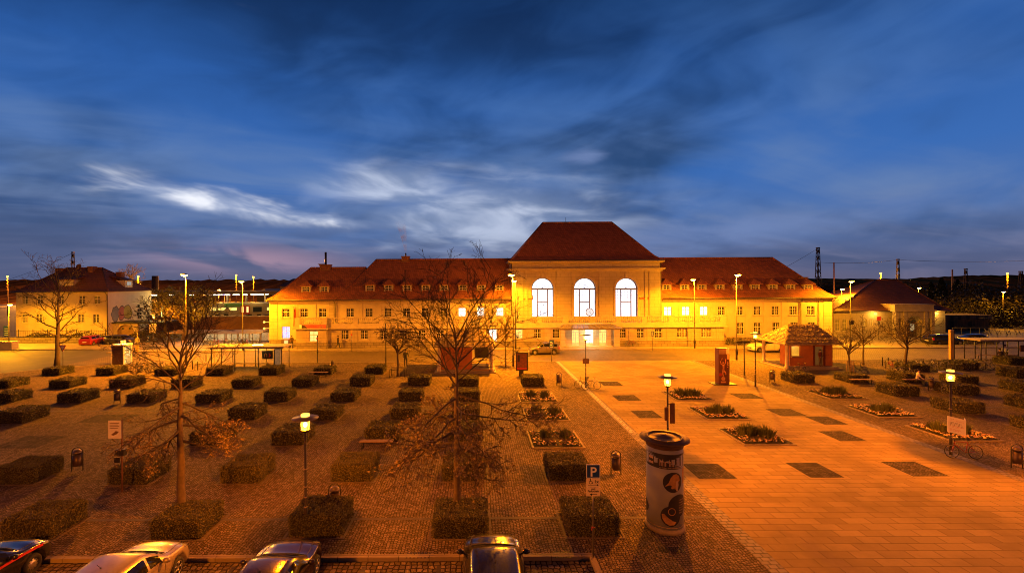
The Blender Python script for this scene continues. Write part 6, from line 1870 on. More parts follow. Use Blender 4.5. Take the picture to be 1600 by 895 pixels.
# ------------------------------------------------------------------ bins, benches
def make_bin():
    r = empty('litter_bin', (0,0,0), 'litter bin', 'litter bin')
    g = MB(); w_ = 0.23
    g.tube([(-w_, 0, 0), (-w_, 0, 0.85), (-w_*0.92, 0, 1.0), (-w_*0.5, 0, 1.1), (0, 0, 1.13), (w_*0.5, 0, 1.1), (w_*0.92, 0, 1.0), (w_, 0, 0.85), (w_, 0, 0)], 0.022, 6); g.tube([(-w_, 0, 0.22), (w_, 0, 0.22)], 0.016, 5); g.build('arch_frame', M_IRON, r)
    g = MB(); g.lathe([(0.17, 0.25), (0.185, 0.27), (0.19, 0.80), (0.18, 0.80), (0.16, 0.5)], 0, 0, 16); g.build('bucket', plain('brown_bin_metal', (0.085,0.055,0.035), 0.4, 0.5, 0.2), r)
    g = MB(); g.lathe([(0.19, 0.86), (0.195, 0.90), (0.14, 0.98), (0.05, 1.02)], 0, 0, 16); g.build('hood', plain('bin_hood_metal', (0.16,0.12,0.09), 0.35, 0.6, 0.15), r)
    return r
bin0 = make_bin()
for i, (u, v, t) in enumerate(((962.5, 741, 'nearest to the advertising column'), (121, 735, 'on the left cobbles, beside a hedge'), (523, 800, 'behind the hedge with the lantern'), (873.5, 602, 'left of the lantern before the entrance'), (1206.5, 597, 'left of the right kiosk'), (1589, 731, 'at the right picture edge'), (183, 630, 'among the far left hedges'), (519, 580, 'behind the hedge with a bench, by the road'), (1455, 610, 'beside the person on the bench'))):
    p = G(u, v); r = bin0 if i == 0 else dup(bin0, (0,0,0))
    r.location = (p.x, p.y, 0); r.rotation_euler = (0,0,R([0,12,0,0,5,-10,0,90,0][i])); r['label'] = 'arched iron litter bin '+t; r['group'] = 'arched litter bins'
def make_bench():
    r = empty('bench', (0,0,0), 'bench', 'bench')
    g = MB()
    for k in range(3): g.bbox(-0.9, 0.9, -0.2+k*0.135, -0.075+k*0.135, 0.42, 0.46, 0.008)
    g.build('seat', M_WOOD, r)
    for x in (-0.75, 0.75):
        g = MB(); g.tube([(x, -0.16, 0), (x, -0.15, 0.4), (x, 0.15, 0.4), (x, 0.16, 0)], 0.028, 6); g.build('leg', M_IRON, r)
    return r
bench0 = make_bench()
for i, (u, v, t) in enumerate(((498, 588, 'before a hedge near the road, beyond the lantern'), (589, 700, 'under the low boughs of the big leafless tree'), (1344, 600, 'before the hedge right of the kiosk'), (1427, 600, 'with a person in pale shirt sitting on it'))):
    p = G(u, v); r = bench0 if i == 0 else dup(bench0, (0,0,0)); r.location = (p.x, p.y-0.1, 0); r['label'] = 'backless wooden bench '+t; r['group'] = 'backless benches'
# tree guard rails
p = G(622, 588); r = empty('tree_guard', (p.x, p.y, 0), 'low rail frame round the small round-headed tree', 'tree guard')
g = MB()
for a, b in (((-0.7,-0.5),(0.7,-0.5)), ((0.7,-0.5),(0.7,0.5)), ((0.7,0.5),(-0.7,0.5)), ((-0.7,0.5),(-0.7,-0.5))):
    g.tube([(p.x+a[0], p.y+a[1], 0), (p.x+a[0], p.y+a[1], 0.75), (p.x+b[0], p.y+b[1], 0.75)], 0.035, 6)
g.build('rail', M_IRON, r)
p = G(1329, 590); r = empty('tree_stake', (p.x, p.y, 0), 'three-legged wooden stake frame round the young tree', 'tree stake')
g = MB()
for k in range(3):
    a = 2.1*k; g.tube([(p.x+0.3*math.cos(a), p.y+0.3*math.sin(a), 0), (p.x+0.25*math.cos(a), p.y+0.25*math.sin(a), 1.6)], 0.035, 6)
for z in (1.1, 1.5):
    q = [(p.x+0.27*math.cos(2.1*k), p.y+0.27*math.sin(2.1*k), z) for k in range(3)]; g.tube(q+[q[0]], 0.025, 5)
g.build('stake_frame', M_WOOD, r)

# ------------------------------------------------------------------ advertising column
c = G(1040.5, 823); cx, cy = c.x, c.y+0.1
r = empty('advertising_column', (cx, cy, 0), 'round grey-blue advertising column with wide dark brimmed lid', 'advertising column')
RC = 0.635; z0, z1 = 0.16, 2.98
M_POST = plain('grey_blue_poster', (0.24, 0.25, 0.275), 0.6, var=0.06, scale=1.5)
M_INK = plain('poster_black', (0.014,0.011,0.011), 0.6, var=0.1)
M_OCHRE = plain('poster_ochre', (0.32,0.16,0.05), 0.6, var=0.3, scale=8)
M_PRINT = plain('poster_print', (0.40,0.27,0.18), 0.6, var=0.1)
g = MB(); g.lathe([(RC+0.05, 0), (RC+0.05, 0.10), (RC+0.015, 0.16)], cx, cy, 40); g.build('base', plain('column_base_stone', (0.25,0.20,0.13), 0.8, var=0.2), r)
g = MB(); g.lathe([(RC, 0.16), (RC, 2.98)], cx, cy, 64); shaft = g.build('shaft', M_POST, r)
g = MB(); g.lathe([(RC+0.01, 2.98), (RC+0.02, 3.06), (RC+0.07, 3.12), (RC+0.20, 3.20), (RC+0.23, 3.22), (RC+0.23, 3.25), (RC+0.06, 3.25), (RC+0.02, 3.255), (RC-0.01, 3.30), (RC-0.06, 3.30), (RC-0.08, 3.265), (0.3, 3.31), (0.02, 3.37)], cx, cy, 48); g.build('lid', plain('weathered_bronze_lid', (0.10,0.055,0.028), 0.75, 0.1, 0.25, 3), r)
# posters wrapped round the shaft; s = arc length from the side facing the square's near kerb
face0 = math.atan2(-cy, -cx)             # direction towards the kerb end of the path
def wrap(s, z, d): 
    a = face0 + s/RC; return (cx+(RC+d)*math.cos(a), cy+(RC+d)*math.sin(a), z)
def wrapped(poly, d, mat, name, parent=shaft):
    'poly in (s, z), fan from its centre, thin skin'
    mbx = MB(); n = len(poly); sc = sum(p[0] for p in poly)/n; zc = sum(p[1] for p in poly)/n
    RGS = 5; vs = [wrap(sc, zc, d)]
    for k in range(1, RGS+1):
        for s_, z in poly: vs.append(wrap(sc+(s_-sc)*k/RGS, zc+(z-zc)*k/RGS, d))
    fs = [(0, 1+i, 1+(i+1) % n) for i in range(n)]
    for k in range(RGS-1):
        for i in range(n): j = (i+1) % n; fs.append((1+k*n+i, 1+(k+1)*n+i, 1+(k+1)*n+j, 1+k*n+j))
    mbx.add(vs, fs, 0, True); return mbx.build(name, mat, parent)
def circ(s, z, r_, n=30, a0=0, a1=2*math.pi): return [(s+r_*math.cos(a0+(a1-a0)*i/n), z+r_*math.sin(a0+(a1-a0)*i/n)) for i in range(n)]
def strip(s0, s1, za, zb, n=14): return [(s0+(s1-s0)*i/n, za) for i in range(n+1)] + [(s1+(s0-s1)*i/n, zb) for i in range(n+1)]
wrapped(strip(-1.0, 1.0, 2.32, 2.84, 24), 0.004, M_INK, 'poster_band')
def strokes(s0, s1, za, zb, mat, name, seed, d=0.008, wl=(0.03, 0.06)):
    'lettering too small to read from here: upright strokes with cross bars'
    rnd = random.Random(seed); mbx = MB(); s_ = s0
    def bar(a, b, z_a, z_b):
        q = [wrap(a, z_a, d), wrap(b, z_a, d), wrap(b, z_b, d), wrap(a, z_b, d)]; mbx.add(q, [(0,1,2,3)])
    h_ = zb-za
    while s_ < s1:
        ww = rnd.uniform(*wl)
        bar(s_, s_+ww*0.32, za, zb*1.0 if rnd.random() < 0.6 else za+h_*0.72)
        bar(s_+ww*0.32, s_+ww, za+h_*0.60, za+h_*0.72)
        if rnd.random() < 0.7: bar(s_+ww*0.75, s_+ww, za, za+h_*0.6)
        s_ += ww*1.45
    return mbx.build(name, mat, shaft)
strokes(-0.16, 0.28, 2.42, 2.66, M_PRINT, 'lettering', 4, wl=(0.06, 0.085))
strokes(-0.17, 0.52, 2.345, 2.385, M_PRINT, 'lettering', 5, wl=(0.02, 0.035))
wrapped(strip(-0.60, -0.40, 2.42, 2.68), 0.007, M_PRINT, 'emblem_box'); wrapped(circ(-0.545, 2.55, 0.055), 0.011, M_INK, 'emblem'); wrapped(circ(-0.455, 2.55, 0.055), 0.011, M_INK, 'emblem')
for k in range(5): strokes(0.40, 0.52, 2.44+k*0.055, 2.47+k*0.055, M_PRINT, 'lettering', 10+k, wl=(0.02, 0.04))
wrapped(circ(0.30, 1.86, 0.36), 0.005, M_INK, 'picture_disc')
wrapped([(0.02,1.72),(0.14,1.86),(0.20,2.02),(0.30,2.14),(0.42,2.16),(0.52,2.08),(0.56,1.92),(0.46,1.82),(0.40,1.62),(0.24,1.64)], 0.009, M_OCHRE, 'picture')
wrapped([(0.40,1.90),(0.47,1.92),(0.50,1.78),(0.46,1.55),(0.40,1.56),(0.38,1.7)], 0.013, M_PRINT, 'picture')
wrapped(circ(0.52, 1.02, 0.40), 0.005, M_INK, 'picture_disc')
wrapped(circ(0.22, 0.66, 0.36), 0.006, M_INK, 'picture_disc')
wrapped([(-0.10,0.72),(-0.02,0.74),(0.10,0.62),(0.22,0.54),(0.40,0.46),(0.32,0.36),(0.16,0.34),(0.02,0.42),(-0.08,0.56)], 0.010, M_OCHRE, 'picture')
rg_ = MB()
for i in range(24):
    a0, a1 = 2*math.pi*i/24, 2*math.pi*(i+1)/24
    rg_.add([wrap(0.24+q*math.cos(a), 0.83+q*math.sin(a), 0.011) for q, a in ((0.11,a0),(0.135,a0),(0.135,a1),(0.11,a1))], [(0,1,2,3)])
rg_.build('ring_emblem', M_OCHRE, shaft)
for k in range(6): strokes(0.52, 0.78, 0.74+k*0.09, 0.79+k*0.09, M_PRINT, 'lettering', 30+k, wl=(0.03, 0.05))
for zz in (2.18, 1.62, 0.92): strokes(-0.74, -0.48, zz, zz+0.03, M_PRINT, 'lettering', int(zz*50), wl=(0.02, 0.035))
wrapped(strip(-0.9, 0.95, 0.235, 0.255, 24), 0.004, M_PRINT, 'edge_line')
wrapped(circ(-0.86, 0.78, 0.22), 0.005, M_INK, 'picture_disc')
wrapped(strip(0.72, 1.2, 1.75, 2.3), 0.004, M_OCHRE, 'poster_band')

# ------------------------------------------------------------------ signs
c = G(927, 870); x, y = c.x, c.y
r = empty('parking_sign', (x, y, 0), 'blue parking sign on a post with two white plates below, tinted as by lamplight', 'sign')
zt = PZ(927, 724, y)
g = MB(); g.tube([(x, y, 0), (x, y, zt-0.02)], 0.03, 10); g.build('post', M_GREYMETAL, r)
w_ = 0.225
zc1 = PZ(927, 746, y); zc2 = PZ(927, 759.5, y); zc3 = PZ(927, 773.5, y)
g = MB(); g.bbox(x-w_, x+w_, y-0.05, y-0.035, zc1+0.01, zt, 0.004); pl = g.build('plate', M_SIGNW, r)
g = MB(); g.box(x-w_+0.022, x+w_-0.022, y-0.054, y-0.049, zc1+0.032, zt-0.022); g.build('blue_field', M_SIGNB, pl)
g = MB(); g.text('P', (zt-zc1)*0.92, (x, y-0.0565, zc1+0.075), bold=0.008); g.build('letter', M_SIGNW, pl)
M_PLATE_TINT = plain('lamp_tinted_plate', (0.76,0.64,0.38), 0.45, var=0.05)  # white plates; the orange lamp tint is put into their colour
g = MB(); g.bbox(x-w_, x+w_, y-0.05, y-0.035, zc2+0.012, zc1-0.004, 0.004); pl = g.build('plate', M_PLATE_TINT, r)
g = MB(); zz = (zc2+zc1)/2; yy = y-0.052
g.tube([(x-0.17, yy, zc2+0.07), (x+0.13, yy, zc2+0.07)], 0.008, 4); g.prism([(x+0.12, zc2+0.105), (x+0.12, zc2+0.035), (x+0.175, zc2+0.07)], yy-0.003, yy+0.003)
g.text('1x', 0.15, (x+0.10, yy, zz-0.005), bold=0.003)
g.torus((x-0.085, yy, zz+0.015), (0,1,0), 0.048, 0.008, 16, 4, a0=0.6, a1=5.6); g.sphere((x-0.095, yy, zz+0.135), 0.018, 8, 5); g.tube([(x-0.095, yy, zz+0.12), (x-0.09, yy, zz+0.05), (x-0.045, yy, zz+0.045), (x-0.02, yy, zz-0.02)], 0.011, 4)
g.build('symbols', M_BLACK, pl)
g = MB(); g.bbox(x-w_, x+w_, y-0.05, y-0.035, zc3, zc2-0.004, 0.004); pl = g.build('plate', M_PLATE_TINT, r)
g = MB(); zz = (zc3+zc2)/2; g.text('mit', 0.10, (x, yy, zz+0.06), bold=0.002); g.text('Parkschein', 0.10, (x, yy, zz-0.015), fit=0.36, bold=0.002)
g.tube([(x-0.06, yy, zc3+0.055), (x+0.12, yy, zc3+0.055)], 0.010, 4); g.prism([(x-0.04, zc3+0.10), (x-0.04, zc3+0.01), (x-0.12, zc3+0.055)], yy-0.003, yy+0.003); g.build('symbols', M_BLACK, pl)
g = MB(); zz = PZ(927, 823, y); g.torus((x, y, zz), (0,0,1), 0.04, 0.012, 12, 5); g.tube([(x-0.04, y-0.03, zz), (x-0.07, y-0.04, zz-0.08)], 0.01, 4); g.build('tied_ribbon', M_SIGNR, r)

def board(rt, u0, u1, v0, v1, y, rz, seed, folded=False):
    xa, xb = PX(u0, (v0+v1)/2, y), PX(u1, (v0+v1)/2, y); za, zb = PZ((u0+u1)/2, v1, y), PZ((u0+u1)/2, v0, y)
    return xa, xb, za, zb
# placard on the right lantern
x, y = PLD.location.x, PLD.location.y
r = empty('placard', (x, y-0.06, 0), 'folded white placard with red and black lines tied to the right lantern pole', 'placard')
za, zb = PZ(1488, 677, y-0.2), PZ(1488, 652, y-0.2)
g = MB(); w1 = 0.62; d1 = 0.30
xa = x-0.24; 
g.add([(xa, y-0.08, za+0.06), (xa+w1, y-0.08-d1, za-0.08), (xa+w1, y-0.08-d1, zb-0.08), (xa, y-0.08, zb+0.06), (xa, y-0.06, za+0.06), (xa+w1, y-0.06-d1, za-0.08), (xa+w1, y-0.06-d1, zb-0.08), (xa, y-0.06, zb+0.06)], [(0,1,2,3),(7,6,5,4),(0,4,5,1),(1,5,6,2),(2,6,7,3),(3,7,4,0)])
bd = g.build('front_sheet', M_SIGNW, r)
g = MB(); g.add([(xa+w1, y-0.08-d1, za-0.08), (xa+w1+0.22, y-0.12, za-0.02), (xa+w1+0.22, y-0.12, zb-0.06), (xa+w1, y-0.08-d1, zb-0.08), (xa+w1, y-0.06-d1, za-0.08), (xa+w1+0.21, y-0.10, za-0.02), (xa+w1+0.21, y-0.10, zb-0.06), (xa+w1, y-0.06-d1, zb-0.08)], [(0,1,2,3),(7,6,5,4),(0,4,5,1),(1,5,6,2),(2,6,7,3),(3,7,4,0)]); g.build('side_sheet', M_SIGNW, r)
gb, gr = MB(), MB(); rnd = random.Random(2); hh = zb-za
for i, (t, m_, ln) in enumerate(((0.86, gb, 0.22), (0.78, gr, 0.75), (0.65, gb, 0.62), (0.58, gb, 0.7), (0.50, gb, 0.72), (0.43, gr, 0.75), (0.36, gr, 0.5), (0.25, gr, 0.6), (0.20, gr, 0.66), (0.14, gr, 0.5))):
    s0 = 0.12
    while s0 < 0.12+ln:
        s1 = min(0.12+ln, s0+rnd.uniform(0.05, 0.14))
        P_ = lambda s, z: (xa+w1*s, y-0.084-d1*s, z+0.06-0.14*s)
        th = 0.018 if i in (2,3,4,5) else 0.010
        z = za+hh*t; m_.add([P_(s0, z), P_(s1, z), P_(s1, z+th), P_(s0, z+th)], [(0,1,2,3)]); s0 = s1+0.03
gb.build('black_lines', M_BLACK, bd); gr.build('red_lines', M_SIGNR, bd)
# poster on the left pole
c = G(191, 768); x, y = c.x, c.y
r = empty('poster_pole', (x, y, 0), 'thin pole with lit square poster in front of the left hedges', 'poster')
zt = PZ(181, 655, y)
g = MB(); g.tube([(x, y, 0), (x, y, zt)], 0.035, 8); g.build('pole', M_RUST, r)
xa, xb = PX(171, 668, y), PX(191, 668, y); za, zb = PZ(181, 684, y), PZ(181, 656, y)
g = MB(); g.bbox(xa, xb, y-0.07, y-0.045, za, zb, 0.005); bd = g.build('board', M_SIGNW, r)
g = MB(); xm = (xa+xb)/2; g.prism([(xm-0.16, za+0.17), (xm-0.02, za+0.26), (xm+0.05, za+0.33), (xm+0.19, za+0.30), (xm+0.10, za+0.20), (xm-0.05, za+0.13)], y-0.076, y-0.071)
for k in range(4): g.box(xa+0.07, xb-0.08-0.05*(k % 2), y-0.0755, y-0.071, zb-0.12-k*0.07, zb-0.095-k*0.07)
g.build('print', plain('faded_print', (0.16,0.10,0.06), 0.7), bd)
g = MB(); zz = PZ(187, 706, y); g.bbox(x-0.22, x+0.16, y-0.14, y+0.1, zz-0.12, zz+0.14); g.bbox(x-0.28, x-0.02, y-0.1, y-0.06, zz-0.42, zz-0.2); g.build('equipment_box', M_IRON, r)

# poster tower
c = G(1131, 600.5); x, y = c.x, c.y+0.25
r = empty('poster_tower', (x, y, 0), 'slim upright dark red poster tower on a black base plate', 'poster tower')
hh = PZ(1131, 543.5, y); hw = 0.47
g = MB(); g.box(x-0.95, x+1.0, y-0.55, y+0.55, 0.0, 0.05); g.build('base_plate', M_IRON, r)
g = MB(); g.bbox(x-hw, x+hw, y-0.32, y+0.32, 0.05, hh, 0.015); bd = g.build('body', plain('dark_red_tower', (0.085,0.018,0.014), 0.4, var=0.15), r)
g = MB(); g.box(x-hw+0.01, x+hw-0.30, y-0.326, y-0.32, hh-0.48, hh-0.04); g.build('head_panel', plain('tower_head', (0.20,0.11,0.08), 0.5), bd)
g = MB(); g.box(x+hw-0.29, x+hw-0.03, y-0.326, y-0.32, hh-0.48, hh-0.04); g.build('logo_panel', plain('tower_logo', (0.55,0.5,0.42), 0.5), bd)
fig = MB(); zc = 1.65; X_ = x-0.08
def limb2(pts, w__): 
    fig.tube([(X_+a, y-0.326, b) for a, b in pts], w__, 6)
limb2([(0, 1.75), (0.02, 1.45), (0, 1.2)], [0.10, 0.085, 0.10]); limb2([(-0.05, 1.72), (-0.20, 1.78), (-0.24, 2.05)], 0.04); limb2([(0.06, 1.72), (0.18, 1.85), (0.22, 2.2)], 0.045); fig.sphere((X_-0.01, y-0.326, 1.88), 0.085, 10, 6)
limb2([(-0.02, 1.2), (-0.06, 0.95), (0.02, 0.72)], 0.06); limb2([(0.05, 1.22), (0.18, 1.05), (0.2, 0.85)], 0.07); limb2([(-0.1, 2.3), (-0.14, 2.1)], 0.03)
fig.v = [(a, y-0.326+(b-(y-0.326))*0.08, c_) for a, b, c_ in fig.v]
fig.build('printed_figure', plain('tower_figure', (0.42,0.17,0.07), 0.6), bd)
g = MB(); g.disc((X_, y-0.324, 0.52), (0,1,0), 0.17, 0.006, 20); g.box(X_-0.2, X_+0.2, y-0.328, y-0.32, 0.16, 0.3); g.build('printed_emblem', plain('tower_print', (0.40,0.19,0.08), 0.6), bd)
g = MB()
for k, zz in enumerate((1.95, 1.85, 1.75, 1.65, 1.5)): g.box(x+0.26, x+0.34+0.03*(k % 2), y-0.327, y-0.32, zz, zz+0.05)
g.box(x+0.24, x+0.40, y-0.327, y-0.32, 2.2, 2.6); split(g, 'lettering', plain('tower_print2', (0.6,0.36,0.12), 0.6), bd)
g = MB(); g.box(x-hw+0.02, x-0.16, y-0.324, y-0.32, 0.75, 1.0); g.build('red_field', plain('tower_red', (0.28,0.02,0.015), 0.5), bd)

# poster showcase beside the close pair of lamps
c = G(818, 587); x, y = c.x, c.y
r = empty('poster_case', (x, y, 0), 'dark framed poster case with red poster, beside the close pair of lamps', 'poster case')
xa, xb = PX(806, 565, y), PX(825, 565, y); za, zb = PZ(815, 578.5, y), PZ(815, 550, y)
g = MB(); g.bbox(xa, xb, y-0.12, y+0.12, za, zb, 0.02); cs = g.build('case', M_IRON, r)
g = MB(); g.box(xa+0.08, xb-0.14, y-0.127, y-0.12, za+0.1, zb-0.1); po = g.build('poster', plain('red_brown_poster', (0.16,0.045,0.025), 0.5, var=0.4, scale=5), cs)
g = MB(); g.box(xa+0.08, xb-0.14, y-0.131, y-0.127, za+0.1, za+0.28); g.build('poster_foot', plain('poster_red_band', (0.35,0.03,0.02), 0.5), po)
g = MB(); g.box(xa+0.16, xa+0.36, y-0.131, y-0.127, zb-0.9, zb-0.25); g.build('poster_picture', M_BLACK, po)
g = MB(); g.box(xa+0.3, xb-0.45, y-0.08, y+0.08, 0, za); g.build('foot', M_IRON, r)
# yellow stele
c = G(1487, 561); x, y = c.x, c.y
r = empty('information_pillar', (x, y, 0), 'tall slim yellow pillar behind the right cycle stand', 'pillar')
zt = PZ(1487, 515, y)
g = MB(); g.bbox(x-0.24, x+0.14, y-0.12, y+0.12, 0, zt, 0.02); b_ = g.build('panel', plain('yellow_enamel', (0.62,0.42,0.10), 0.4, var=0.05), r)
g = MB(); g.bbox(x+0.141, x+0.24, y-0.12, y+0.12, 0, zt, 0.01); g.build('dark_edge', M_IRON, r)
g = MB(); g.text('HALTESTELLE', 0.22, (x-0.05, y-0.124, zt*0.5), xdir=(0,0,1), ydir=(-1,0,0), fit=1.3) if False else [g.box(x-0.13, x+0.03, y-0.125, y-0.12, zt*0.35+k*0.085, zt*0.35+k*0.085+0.05) for k in range(12)]; g.build('lettering', plain('pillar_print', (0.45,0.20,0.05), 0.5), b_)

# ordinary road signs
def sign_post(u, vb, vt, label, plates, Y=None, name='road_sign', mat=M_GREYMETAL, rp=0.035):
    c = G(u, vb) if Y is None else Vector((PX(u, vb, Y), Y, 0)); x, y = c.x, c.y; zt = PZ(u, vt, y)
    r = empty(name, (x, y, 0), label, 'sign')
    g = MB(); g.tube([(x, y, 0), (x, y, zt)], rp, 8); g.build('post', mat, r)
    for kind, z, s in plates:
        g = MB(); yy = y-0.05
        if kind == 'yield':
            g.prism([(x-s, z+s*0.87), (x, z-s*0.87), (x+s, z+s*0.87)], yy-0.01, yy+0.01); p_ = g.build('plate', M_SIGNR, r)
            g = MB(); g.prism([(x-s*0.62, z+s*0.64), (x, z-s*0.45), (x+s*0.62, z+s*0.64)], yy-0.014, yy-0.01); g.build('white_field', M_SIGNW, p_)
        elif kind == 'round':
            g.disc((x, yy, z), (0,1,0), s, 0.02, 24); p_ = g.build('plate', plain('yellow_sign', (0.6,0.45,0.1), 0.5), r)
            g = MB(); g.torus((x, yy-0.012, z), (0,1,0), s*0.72, s*0.08, 24, 5); g.build('letter', plain('green_sign_print', (0.05,0.16,0.05), 0.5), p_)
        elif kind == 'blue':
            g.bbox(x-s*0.6, x+s*0.6, yy-0.015, yy+0.015, z-s, z+s); p_ = g.build('plate', M_SIGNB, r)
            g = MB()
            for k in range(4): g.box(x-s*0.4, x+s*0.35-0.1*(k % 2), yy-0.019, yy-0.015, z-s*0.75+k*s*0.4, z-s*0.75+k*s*0.4+0.06)
            g.build('lettering', M_SIGNW, p_)
        elif kind == 'box':
            g.bbox(x-s*0.5, x+s*0.5, yy-0.05, yy+0.05, z-s, z+s); g.build('plate', plain('stop_box_yellow', (0.5,0.36,0.08), 0.5), r)
        elif kind == 'red':
            g.bbox(x-s, x+s, yy-0.03, yy+0.03, z-s, z+s); g.build('plate', M_SIGNR, r)
        elif kind == 'paper':
            g.bbox(x-s, x+s, yy-0.02, yy+0.02, z-s*1.2, z+s*1.2); p_ = g.build('plate', M_SIGNW, r)
            g = MB(); rnd = random.Random(1)
            for k in range(7): g.box(x-s*0.8+rnd.uniform(0,.2), x+s*0.75-rnd.uniform(0,.3), yy-0.024, yy-0.02, z-s+k*s*0.3, z-s+k*s*0.3+0.05)
            g.build('print', M_IRON, p_)
    return r
sign_post(98.5, 572, 535, 'give-way triangle sign beside the dark trunk at the left', [('yield', 1.95, 0.42)])
sign_post(215, 561, 519, 'round yellow stop sign pole behind the lit booth', [('round', 2.25, 0.30), ('box', 1.3, 0.4)], mat=plain('yellow_post', (0.5,0.36,0.08), 0.5))
sign_post(11, 541, 509, 'blue sign board at the left edge before the old house', [('blue', 2.2, 0.75)])
sign_post(232, 536, 524, 'small blue board near the dark parked car', [('blue', 0.75, 0.42)])
sign_post(239, 534, 506, 'square paper notice board below the small lantern', [('paper', 2.55, 0.55)], Y=65.5)
sign_post(496, 567, 524, 'dark stop pole with small red head before the left end block', [('red', 2.75, 0.09)], mat=M_IRON, rp=0.05, name='stop_sign')
sign_post(549.5, 549, 519, 'thin stop pole with yellow box and red tip at the station wall', [('box', 2.55, 0.25), ('red', 2.2, 0.1)], name='stop_sign')
sign_post(1019.5, 548, 514, 'thin stop pole with dark plate right of the entrance', [('blue', 2.2, 0.3)], name='stop_sign')
sign_post(862, 565, 527, 'thin pole with pale plate before the parked hatchback', [('blue', 2.0, 0.45)], name='stop_sign')
sign_post(603, 578, 505, 'tall plain dark pole left of the small round tree', [], mat=M_IRON, name='flag_pole', rp=0.05)
sign_post(1163, 586, 532, 'slim dark pole left of the right lantern', [], mat=M_IRON, name='signal_pole', rp=0.05)
c = G(1350, 528)
sign_post(1373, 525, 499, 'signal post with red and blue plates before the pavilion', [('red', 3.2, 0.28), ('blue', 2.4, 0.3)], Y=68)
sign_post(1438, 530, 512, 'dark round clock post before the pavilion porch', [('round', 2.8, 0.3)], Y=67, mat=M_IRON)

# lit booth at the left
c = G(187, 570); x, y = c.x, c.y
r = empty('telephone_booth', (x+0.1, y+0.6, 0), 'pale booth with bright lamp on top and lit glass side', 'booth')
x0, x1, y0, y1, hb = x-0.95, x+0.45, y, y+1.25, 2.12
g = MB()
for a in (x0, x1-0.09):
    for b in (y0, y1-0.09): g.box(a, a+0.09, b, b+0.09, 0, hb)
g.box(x0-0.05, x1+0.05, y0-0.05, y1+0.05, hb, hb+0.12); g.build('frame', M_SIGNW, r)
g = MB(); g.box(x0+0.09, x1-0.09, y0+0.03, y0+0.06, 0.05, hb); g.box(x0+0.03, x0+0.06, y0+0.09, y1-0.09, 0.05, hb); g.box(x0+0.09, x1-0.09, y1-0.06, y1-0.03, 0.05, hb); g.build('panel', plain('brown_panel', (0.10,0.05,0.025), 0.4), r)
g = MB(); g.box(x1-0.06, x1-0.03, y0+0.09, y1-0.09, 0.05, hb); sd = g.build('lit_side', emit('booth_side_glow', (1.0,0.55,0.12), 0.55, 0.3, 2), r)
g = MB()
for k in range(5): g.box(x1-0.03, x1-0.025, y0+0.2, y0+0.2+0.18*(1+k % 3), 0.25+k*0.36, 0.25+k*0.36+0.14)
g.box(x1-0.03, x1-0.024, y0+0.85, y0+0.92, 0.8, 1.75); g.build('notices', emit('booth_notices', (1.0,0.8,0.35), 1.2), sd)
g = MB(); g.bbox(x-0.18, x+0.2, y+0.35, y+0.7, hb+0.12, hb+0.52); g.build('roof_lamp', M_LANTERN, r)
point('booth_lamp', (x, y+0.5, hb+0.32), 90, (1.0, 0.6, 0.2), 0.15, r)
# concrete box by the left edge
c = G(8, 546); g = MB(); g.bbox(c.x-1.3, c.x+0.9, c.y, c.y+1.0, -0.1, 1.0, 0.04); g.bbox(c.x-1.4, c.x+1.0, c.y-0.05, c.y+1.05, 1.0, 1.1, 0.02); o = g.build('utility_box', M_TRIM); tag(o, 'pale concrete utility box at the left picture edge', 'utility box')
